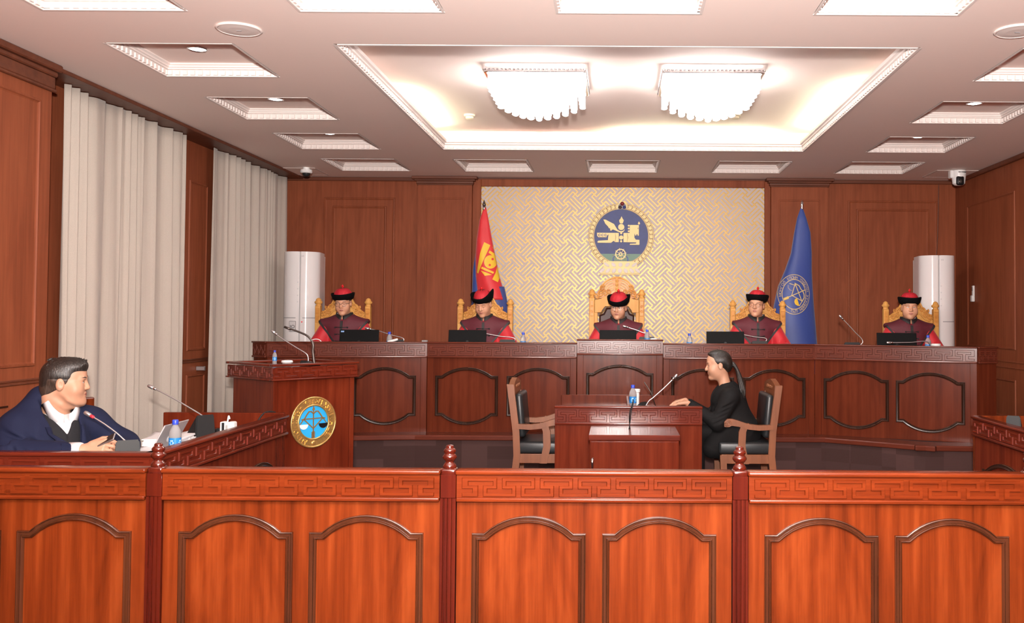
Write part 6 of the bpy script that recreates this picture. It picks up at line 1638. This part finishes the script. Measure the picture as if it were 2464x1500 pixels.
# ------------------------------------------------------------------ the man in the navy suit
def local_frame(f):
    f = np.array(f, float); f /= np.linalg.norm(f); return f, np.array((-f[1], f[0], 0.0))
t = thing('person', 'man in navy suit with white shirt sitting at the left desk holding a phone', 'person')
f, lf = local_frame((0.80, -0.60, 0)); c0_ = np.array((-3.075, 5.15, 0.0))
def Q(a, b, z): return c0_ + f * a + lf * b + np.array((0, 0, z))       # forward, left, height
hc = np.array((-3.03, 5.155, 1.175)); R = rot3(math.radians(90 + 20), 0.04, -0.03); HK = 1.06
V = Vol((-3.42, 4.74, 0.42), (-2.42, 5.62, 1.36), 0.0036)
head(V, hc, R, HK, 1.14, Q(-0.02, 0, 0.98), 0.061, nose=0.62)
V.ell(hc + R @ np.array((0, -0.036, -0.104)), np.array((0.064, 0.058, 0.030)) * 1.0, R, 0.04)     # full chin and jowl
V.ell(hc + R @ np.array((0, 0.075, -0.075)), np.array((0.062, 0.035, 0.055)), R, 0.04)            # thick nape
V.cap(Q(0, 0, 0.55), Q(0, 0, 0.86), 0.15, 0.13, 0.03); V.cap(Q(-0.01, -0.14, 0.93), Q(-0.01, 0.14, 0.93), 0.055, 0.055, 0.05)
RS_, RE, RW = Q(-0.01, -0.185, 0.94), np.array((-3.15, 4.90, 0.82)), np.array((-2.80, 4.915, 0.838))
LS, LE, LW_ = Q(-0.01, 0.185, 0.93), np.array((-2.82, 5.38, 0.80)), np.array((-2.735, 5.13, 0.792))
for a, b, c in ((RS_, RE, RW), (LS, LE, LW_)):
    V.cap(a, b, 0.055, 0.048); V.cap(b, c, 0.046, 0.032)
hand(V, RW + np.array((0.02, 0.0, 0.004)), (1, 0.12, 0.16), (0, -0.65, 0.75), (0.1, 0.35, 0.8), 0.62, 1.12, 0.9)
hand(V, LW_ + np.array((0.01, -0.01, 0)), (0.92, -0.35, -0.05), (0, 0.1, 1), (0.3, 0.9, 0), 0.35, 1.08)
for s in (-1, 1):
    for a_, b_ in (((s * 0.074, 0.020, -0.070), (s * 0.060, -0.030, -0.118)), ((s * 0.060, -0.030, -0.118), (s * 0.020, -0.078, -0.136))):
        V.cap(hc + R @ (np.array(a_) * HK), hc + R @ (np.array(b_) * HK), 0.008, 0.008, 0.028, 's')
link('body', V.mesh('body'), 'skin_pale', t); bv = V.bvh()
face(bv, hc, R, t, HK, 'open', 0.0)
H = Vol(hc - 0.16, hc + 0.16, 0.0036)
H.ell(hc + R @ np.array((0, 0.016, 0.040)) * HK, np.array((0.0800, 0.102, 0.090)) * HK, R, 0.01); H.ell(hc + R @ np.array((0, -0.035, 0.088)) * HK, np.array((0.064, 0.068, 0.042)) * HK, R, 0.03)
H.ell(hc + R @ np.array((0, 0.070, -0.02)) * HK, np.array((0.060, 0.044, 0.060)) * HK, R, 0.03)
def keep(X, Y, Z):
    X, Y, Z = (X - hc[0]) / HK, (Y - hc[1]) / HK, (Z - hc[2]) / HK; yl = R[0][1] * X + R[1][1] * Y + R[2][1] * Z; zl = R[0][2] * X + R[1][2] * Y + R[2][2] * Z
    front = np.minimum(-(0.78 * yl + 0.62 * zl) + 0.006, np.maximum(-0.060 - 0 * yl - zl * 0 + (0.062 - zl), 0.0 * yl - 0.105 - yl))
    return np.maximum(front, -0.030 - zl + 0.42 * np.maximum(0, 0.07 - yl))
H.cut(keep)
for s in (-1, 1): H.ell(hc + R @ np.array((s * 0.090, 0.010, -0.006)) * HK, np.array((0.024, 0.026, 0.040)), R, 0.004, 's')
rng = np.random.default_rng(3)
for _ in range(170):         # short upright tufts
    a = rng.uniform(-1.0, 1.0); b = rng.uniform(-0.09, 0.09); z = 0.098 + 0.03 * (1 - a * a) - 0.0
    p0 = np.array((a * 0.05, b, 0.088 + 0.035 * math.sqrt(max(0, 1 - (b / 0.12) ** 2)) - 0.03 * a * a)) * HK
    H.cap(hc + R @ p0, hc + R @ (p0 + np.array((rng.uniform(-.004, .004), -0.006, 0.012))), 0.0042, 0.0018, 0.004)
link('hair', H.mesh('hair'), 'hair_greying', t)
HF = Vol(hc - 0.16, hc + 0.16, 0.004)            # close-cropped sides and nape
HF.ell(hc + R @ np.array((0, 0.016, 0.020)) * HK, np.array((0.0792, 0.1005, 0.092)) * HK, R, 0.01); HF.ell(hc + R @ np.array((0, 0.068, -0.045)) * HK, np.array((0.062, 0.046, 0.060)) * HK, R, 0.03)
def keep2(X, Y, Z):
    X, Y, Z = (X - hc[0]) / HK, (Y - hc[1]) / HK, (Z - hc[2]) / HK; yl = R[0][1] * X + R[1][1] * Y + R[2][1] * Z; zl = R[0][2] * X + R[1][2] * Y + R[2][2] * Z
    return np.maximum(np.maximum(-(0.93 * yl + 0.36 * zl) - 0.022, zl - 0.03), -0.085 - zl + 0.9 * np.maximum(0, 0.055 - yl))
HF.cut(keep2)
for s in (-1, 1): HF.ell(hc + R @ np.array((s * 0.090, 0.010, -0.006)) * HK, np.array((0.024, 0.024, 0.038)), R, 0.004, 's')
link('cropped_hair', HF.mesh('cropped_hair'), 'hair_fade', t)
def uvw(X, Y, Z):
    X, Y = X - c0_[0], Y - c0_[1]; return f[0] * X + f[1] * Y, lf[0] * X + lf[1] * Y
# trousers and shoes below the desk
T = Vol((-3.45, 4.78, -0.01), (-2.42, 5.62, 0.72), 0.009)
T.cap(Q(-0.04, 0, 0.50), Q(-0.02, 0, 0.62), 0.17, 0.17, 0.05)
for s in (-1, 1):
    T.cap(Q(0, s * 0.10, 0.53), Q(0.28, s * 0.10, 0.52), 0.10, 0.075, 0.05); T.cap(Q(0.28, s * 0.10, 0.52), Q(0.26, s * 0.10, 0.08), 0.07, 0.055, 0.03); T.cap(Q(0.24, s * 0.10, 0.045), Q(0.36, s * 0.10, 0.035), 0.045, 0.035, 0.02)
link('trousers', T.mesh('trousers'), 'suit_navy', t)
S_ = Vol((-3.40, 4.86, 0.70), (-2.78, 5.46, 1.06), 0.006)       # white shirt
S_.cap(Q(0.02, 0, 0.62), Q(0.0, 0, 0.86), 0.185, 0.15, 0.04, sc=(1, 1, 1)); S_.cap(Q(-0.01, -0.12, 0.945), Q(-0.01, 0.12, 0.945), 0.06, 0.06, 0.05)
S_.cut(lambda X, Y, Z: 0.70 - Z + 0 * X + 0 * Y)
sh = link('shirt', S_.mesh('shirt'), 'shirt_white', t)
W_ = Vol((-3.40, 4.84, 0.50), (-2.74, 5.48, 1.06), 0.006)       # charcoal V-neck sweater
W_.cap(Q(0.035, 0, 0.60), Q(0.0, 0, 0.86), 0.20, 0.162, 0.04); W_.cap(Q(-0.01, -0.12, 0.945), Q(-0.01, 0.12, 0.945), 0.068, 0.068, 0.05)
def vneck(X, Y, Z):
    a, b = uvw(X, Y, Z); return np.maximum(np.abs(b) - np.maximum(0, (Z - 0.90)) * 0.62, -a + 0.0 * Z)
W_.carve(vneck); link('sweater', W_.mesh('sweater'), 'sweater_charcoal', t)
J = Vol((-3.48, 4.74, 0.46), (-2.66, 5.60, 1.22), 0.0055)       # navy jacket
J.cap(Q(0.03, 0, 0.58), Q(-0.005, 0, 0.86), 0.215, 0.178, 0.05); J.cap(Q(-0.015, -0.15, 0.932), Q(-0.015, 0.15, 0.932), 0.078, 0.078, 0.06)
J.cap(Q(-0.07, 0, 0.82), Q(-0.085, -0.01, 1.07), 0.15, 0.085, 0.06); J.cap(np.array((-3.145, 5.13, 1.085)), np.array((-3.205, 5.03, 0.945)), 0.066, 0.084, 0.06); J.cap(Q(-0.03, 0.05, 1.0), LS, 0.07, 0.09, 0.06)
for a, b, c, in ((RS_, RE, RW), (LS, LE, LW_)):
    J.cap(a, b, 0.086, 0.080, 0.05); J.cap(b, b + (c - b) * 0.88, 0.078, 0.050, 0.04)
for k_ in range(3):          # sleeve creases
    q = RS_ + (RE - RS_) * (0.15 + 0.2 * k_); J.cap(q + np.array((-0.07, -0.098, 0.035)), q + np.array((0.085, -0.088, -0.030)), 0.012, 0.006, 0.03, 's')
for k_ in range(3):
    q = RE + (RW - RE) * (0.12 + 0.14 * k_); J.cap(q + np.array((0.0, -0.075, 0.05)), q + np.array((0.035, -0.06, -0.05)), 0.005, 0.003, 0.018, 's')
def opening(X, Y, Z):
    a, b = uvw(X, Y, Z); return np.maximum(np.abs(b) - (0.030 + np.maximum(0, (Z - 0.60)) * 0.13), -a + 0.015)
J.carve(opening)
ax0, ax1 = np.array((-3.075, 5.15, 0.97)), np.array((-3.045, 5.150, 1.12))
def neckhole(X, Y, Z):
    q = np.clip((Z - ax0[2]) / 0.15, -1, 2); return np.sqrt((X - ax0[0] - (ax1[0] - ax0[0]) * q) ** 2 + (Y - ax0[1]) ** 2) - 0.088 + np.maximum(0, 0.985 - Z) * 2.2
J.carve(neckhole)
J.carve(lambda X, Y, Z: np.sqrt((X - RW[0] - 0.0) ** 2 + (Y - RW[1]) ** 2 + (Z - RW[2]) ** 2) - 0.048)
jk = link('jacket', J.mesh('jacket'), 'suit_navy', t); bj = J.bvh()
bm = B()                      # lapels along the opening
fv = Vector(f)
for s in (-1, 1):
    rings = []
    for i in range(9):
        z = 0.66 + 0.036 * i; wd = 0.022 + 0.030 * math.sin(PI * min(1, i / 7.0)) ; b0 = 0.032 + max(0, z - 0.6) * 0.13
        row = []
        for b_ in (b0, b0 + wd):
            o_ = Vector(Q(0.6, s * b_, z)); h = bj.ray_cast(o_, -fv, 1.0); row.append((h[0] if h[0] else Vector(Q(0.15, s * b_, z))))
        rings.append([row[0] + fv * 0.001, row[0] + fv * 0.010, row[1] + fv * 0.010, row[1] + fv * 0.001])
    loft(bm, rings)
finish(bm, 'lapel', 'suit_navy', jk, smooth=True)
bm = B(); m = 36; rings = []           # turned-down white collar
cn = hc + np.array((-0.022, -0.003, -0.108))
for i in range(m + 1):
    a = math.atan2(f[1], f[0]) + 0.16 + (2 * PI - 0.32) * i / m; fr = max(0, math.cos(a - math.atan2(f[1], f[0])))
    dzz = -0.075 * fr ** 1.5 + 0.035 * (1 - fr); ca, sa = math.cos(a), math.sin(a)
    row = []
    for (r, z) in ((0.092 + 0.012 * fr, -0.052 - 0.02 * fr ** 3), (0.082, 0.012), (0.078, 0.014), (0.076, -0.03)):
        row.append(Vector(cn + np.array((r * ca, r * sa, z + dzz))))
    rings.append(row)
loft(bm, rings); finish(bm, 'shirt_collar', 'shirt_white', sh, smooth=True)
bm = B(); d_ = Vector(RW - RE).normalized(); q = Vector(RE) + Vector(RW - RE) * 0.84
tube(bm, [q, q + d_ * 0.05, q + d_ * 0.062], [0.046, 0.044, 0.040], 20); finish(bm, 'shirt_cuff', 'shirt_white', sh, smooth=True)
bm = B(); rp = RW + np.array((0.125, 0.012, -0.008)); lathe(bm, [(0.0115, -0.003), (0.013, -0.003), (0.013, 0.003), (0.0115, 0.003)], 16, Matrix.Translation(Vector(rp)) @ Matrix.Rotation(0.9, 4, 'Y')); finish(bm, 'ring', 'gold_paint', t, smooth=True)
p = thing('smartphone', 'thin dark smartphone held in the hand of the man in navy', 'phone', tuple(RW + np.array((0.115, 0.025, 0.050))), 0.1)
bm = B(); box(bm, -0.040, 0.050, -0.030, 0.030, -0.004, 0.004, 0.003, Matrix.Rotation(-0.45, 4, 'Y') @ Matrix.Rotation(0.5, 4, 'X'), 2); finish(bm, 'body', 'steel', p)
bm = B(); box(bm, -0.036, 0.046, -0.027, 0.027, 0.0042, 0.0048, 0, Matrix.Rotation(-0.45, 4, 'Y') @ Matrix.Rotation(0.5, 4, 'X')); finish(bm, 'screen', 'black_plastic', p)
# the chair he sits on
t = thing('desk_chair', 'wooden chair under the man in navy', 'chair', (-3.08, 5.16, 0), math.atan2(f[1], f[0]))
bm = B(); box(bm, -0.22, 0.24, -0.23, 0.23, 0.33, 0.365, 0.01); finish(bm, 'seat', 'leather_black', t)
for sx in (-1, 1):
    for sy in (-1, 1):
        bm = B(); box(bm, sx * 0.19 - 0.02, sx * 0.19 + 0.02, sy * 0.19 - 0.02, sy * 0.19 + 0.02, 0, 0.33, 0.003); finish(bm, 'leg', 'chair_wood', t)
bm = B(); box(bm, -0.30, -0.265, -0.2, 0.2, 0.33, 0.80, 0.006); finish(bm, 'backrest', 'chair_wood', t)

# ------------------------------------------------------------------ the woman in black
t = thing('person', 'woman in black suit with ponytail sitting in profile at the witness table', 'person')
yc = 7.93; hc = np.array((0.865, yc, 1.150)); R = rot3(-PI / 2, 0.10, 0.0); HK = 0.98
V = Vol((0.36, 7.58, 0.40), (1.24, 8.30, 1.32), 0.0038)
nb = np.array((0.925, yc, 0.965))
head(V, hc, R, HK, 0.98, nb, 0.049)
V.cap((1.03, yc, 0.58), (0.945, yc, 0.85), 0.125, 0.11, 0.03); V.cap((0.94, yc - 0.12, 0.905), (0.94, yc + 0.12, 0.905), 0.045, 0.045, 0.04)
arms = []
for s in (-1, 1):
    S0, E0, W0 = np.array((0.945, yc + s * 0.165, 0.895)), np.array((0.835, yc + s * 0.205, 0.685)), np.array((0.60, yc + s * 0.13, 0.835))
    arms.append((S0, E0, W0)); V.cap(S0, E0, 0.045, 0.038); V.cap(E0, W0, 0.036, 0.025)
hand(V, arms[0][2] + np.array((-0.005, 0, 0.012)), (-1, 0.05, -0.10), (-0.1, -0.1, 1), (0, 1, 0), 0.32, 0.95)
hand(V, arms[1][2] + np.array((-0.005, 0, 0.012)), (-1, -0.25, -0.16), (0, 0, 1), (0, -1, 0), 0.32, 0.95)
link('body', V.mesh('body'), 'skin_pale', t); bv = V.bvh()
face(bv, hc, R, t, HK, 'open', 0.0)
H = Vol(hc - 0.17, hc + 0.17, 0.004)
H.ell(hc + R @ np.array((0, 0.016, 0.042)) * HK, np.array((0.0805, 0.103, 0.090)) * HK, R, 0.01); H.ell(hc + R @ np.array((0, 0.075, -0.005)) * HK, np.array((0.058, 0.046, 0.062)) * HK, R, 0.03)
H.ell(hc + R @ np.array((0, -0.02, 0.10)) * HK, np.array((0.055, 0.065, 0.034)) * HK, R, 0.03)
def keep(X, Y, Z):
    X, Y, Z = (X - hc[0]) / HK, (Y - hc[1]) / HK, (Z - hc[2]) / HK; yl = R[0][1] * X + R[1][1] * Y + R[2][1] * Z; zl = R[0][2] * X + R[1][2] * Y + R[2][2] * Z
    return np.maximum(-(0.80 * yl + 0.60 * zl) - 0.004, -0.070 - zl + 0.5 * np.maximum(0, 0.06 - yl))
H.cut(keep)
for s in (-1, 1): H.ell(hc + R @ np.array((s * 0.090, 0.006, -0.008)) * HK, np.array((0.022, 0.024, 0.036)), R, 0.004, 's')
hr = link('hair', H.mesh('hair'), 'hair_black', t)
bm = B(); e = Vector(hc + R @ np.array((0, 0.112, 0.0)))
for k_ in range(16):
    a = 2 * PI * k_ / 16; r_ = 0.016 if k_ % 2 else 0.009; oy, oz = r_ * math.cos(a), r_ * math.sin(a)
    tube(bm, smooth_path([e + Vector((-0.03, oy * 0.6, oz * 0.6)), e + Vector((0.012, oy, oz)), e + Vector((0.045 + oz * 0.5, oy * 1.3 - 0.02, -0.05)), e + Vector((0.070 + oz, oy * 1.8 - 0.05, -0.14)), e + Vector((0.085 + oz * 1.1, oy * 1.6 - 0.07, -0.22)), e + Vector((0.092 + oz * 0.5, oy - 0.08, -0.285 + 0.01 * (k_ % 3)))], 4), [0.010] * 16 + [0.007, 0.006, 0.004, 0.0025, 0.001], 6)
finish(bm, 'ponytail', 'hair_black', hr, smooth=True)
bm = B(); tube(bm, [e + Vector((-0.004, 0, 0)), e + Vector((0.012, 0, -0.004))], 0.022, 14); finish(bm, 'hair_tie', 'black_plastic', hr, smooth=True)
T = Vol((0.42, 7.66, -0.005), (1.26, 8.20, 0.74), 0.008)
T.cap((1.04, yc, 0.62), (1.02, yc, 0.66), 0.135, 0.135, 0.05, sc=(1, 1.15, 1))
for s in (-1, 1):
    T.cap((1.02, yc + s * 0.085, 0.625), (0.68, yc + s * 0.09, 0.60), 0.085, 0.066, 0.04); T.cap((0.68, yc + s * 0.09, 0.60), (0.70, yc + s * 0.09, 0.10), 0.062, 0.045, 0.03); T.cap((0.71, yc + s * 0.09, 0.035), (0.60, yc + s * 0.09, 0.025), 0.034, 0.024, 0.02)
link('trousers', T.mesh('trousers'), 'suit_black', t)
S_ = Vol((0.72, 7.78, 0.68), (1.10, 8.08, 1.03), 0.006)
S_.cap((0.985, yc, 0.70), (0.935, yc, 0.88), 0.128, 0.115, 0.03); S_.cap(nb - (0, 0, 0.05), nb + np.array((-0.012, 0, 0.02)), 0.062, 0.056, 0.03)
S_.cut(lambda X, Y, Z: np.maximum(0.70 - Z, Z - 0.935) + 0 * X + 0 * Y)
link('blouse', S_.mesh('blouse'), 'shirt_white', t)
J = Vol((0.52, 7.56, 0.36), (1.28, 8.30, 1.06), 0.0055)
J.cap((1.03, yc, 0.56), (0.945, yc, 0.86), 0.168, 0.148, 0.04, sc=(1, 1.05, 1)); J.cap((0.945, yc - 0.13, 0.895), (0.945, yc + 0.13, 0.895), 0.068, 0.068, 0.05)
J.cap((0.975, yc, 0.86), (0.945, yc, 0.955), 0.10, 0.076, 0.05)
J.cap((1.03, yc - 0.02, 0.60), (0.90, yc - 0.06, 0.50), 0.17, 0.13, 0.06); J.cap((0.90, yc - 0.10, 0.62), (0.80, yc - 0.11, 0.47), 0.11, 0.085, 0.05); J.cap((1.10, yc - 0.06, 0.60), (1.14, yc - 0.05, 0.565), 0.10, 0.06, 0.05)
for S0, E0, W0 in arms:
    J.cap(S0, E0, 0.074, 0.062, 0.04); J.cap(E0, E0 + (W0 - E0) * 0.86, 0.058, 0.042, 0.03)
for k_ in range(4):
    q = arms[0][0] + (arms[0][1] - arms[0][0]) * (0.35 + 0.2 * k_); J.cap(q + np.array((0.06, -0.06, 0.035)), q + np.array((-0.06, -0.062, -0.02)), 0.005, 0.003, 0.02, 's')
J.carve(lambda X, Y, Z: np.maximum(np.abs(Y - yc) - np.maximum(0, Z - 0.70) * 0.16, (X - (0.955 - (Z - 0.7) * 0.1))))
J.carve(lambda X, Y, Z: np.sqrt((X - nb[0]) ** 2 + (Y - nb[1]) ** 2) - 0.060 + np.maximum(0, 0.955 - Z) * 4)
jk = link('jacket', J.mesh('jacket'), 'suit_black', t)
bm = B()
for s in (-1, 1):
    loft(bm, [[Vector((x_, yc + s * y_, z)), Vector((x_ - 0.008, yc + s * (y_ + 0.004), z)), Vector((x_ + 0.012, yc + s * (y_ + wd), z)), Vector((x_ + 0.02, yc + s * (y_ + wd - 0.004), z))] for (x_, y_, z, wd) in ((0.805, 0.006, 0.70, 0.02), (0.805, 0.02, 0.78, 0.045), (0.818, 0.035, 0.86, 0.055), (0.855, 0.05, 0.92, 0.04), (0.905, 0.062, 0.975, 0.02))])
finish(bm, 'lapel', 'suit_black', jk, smooth=True)
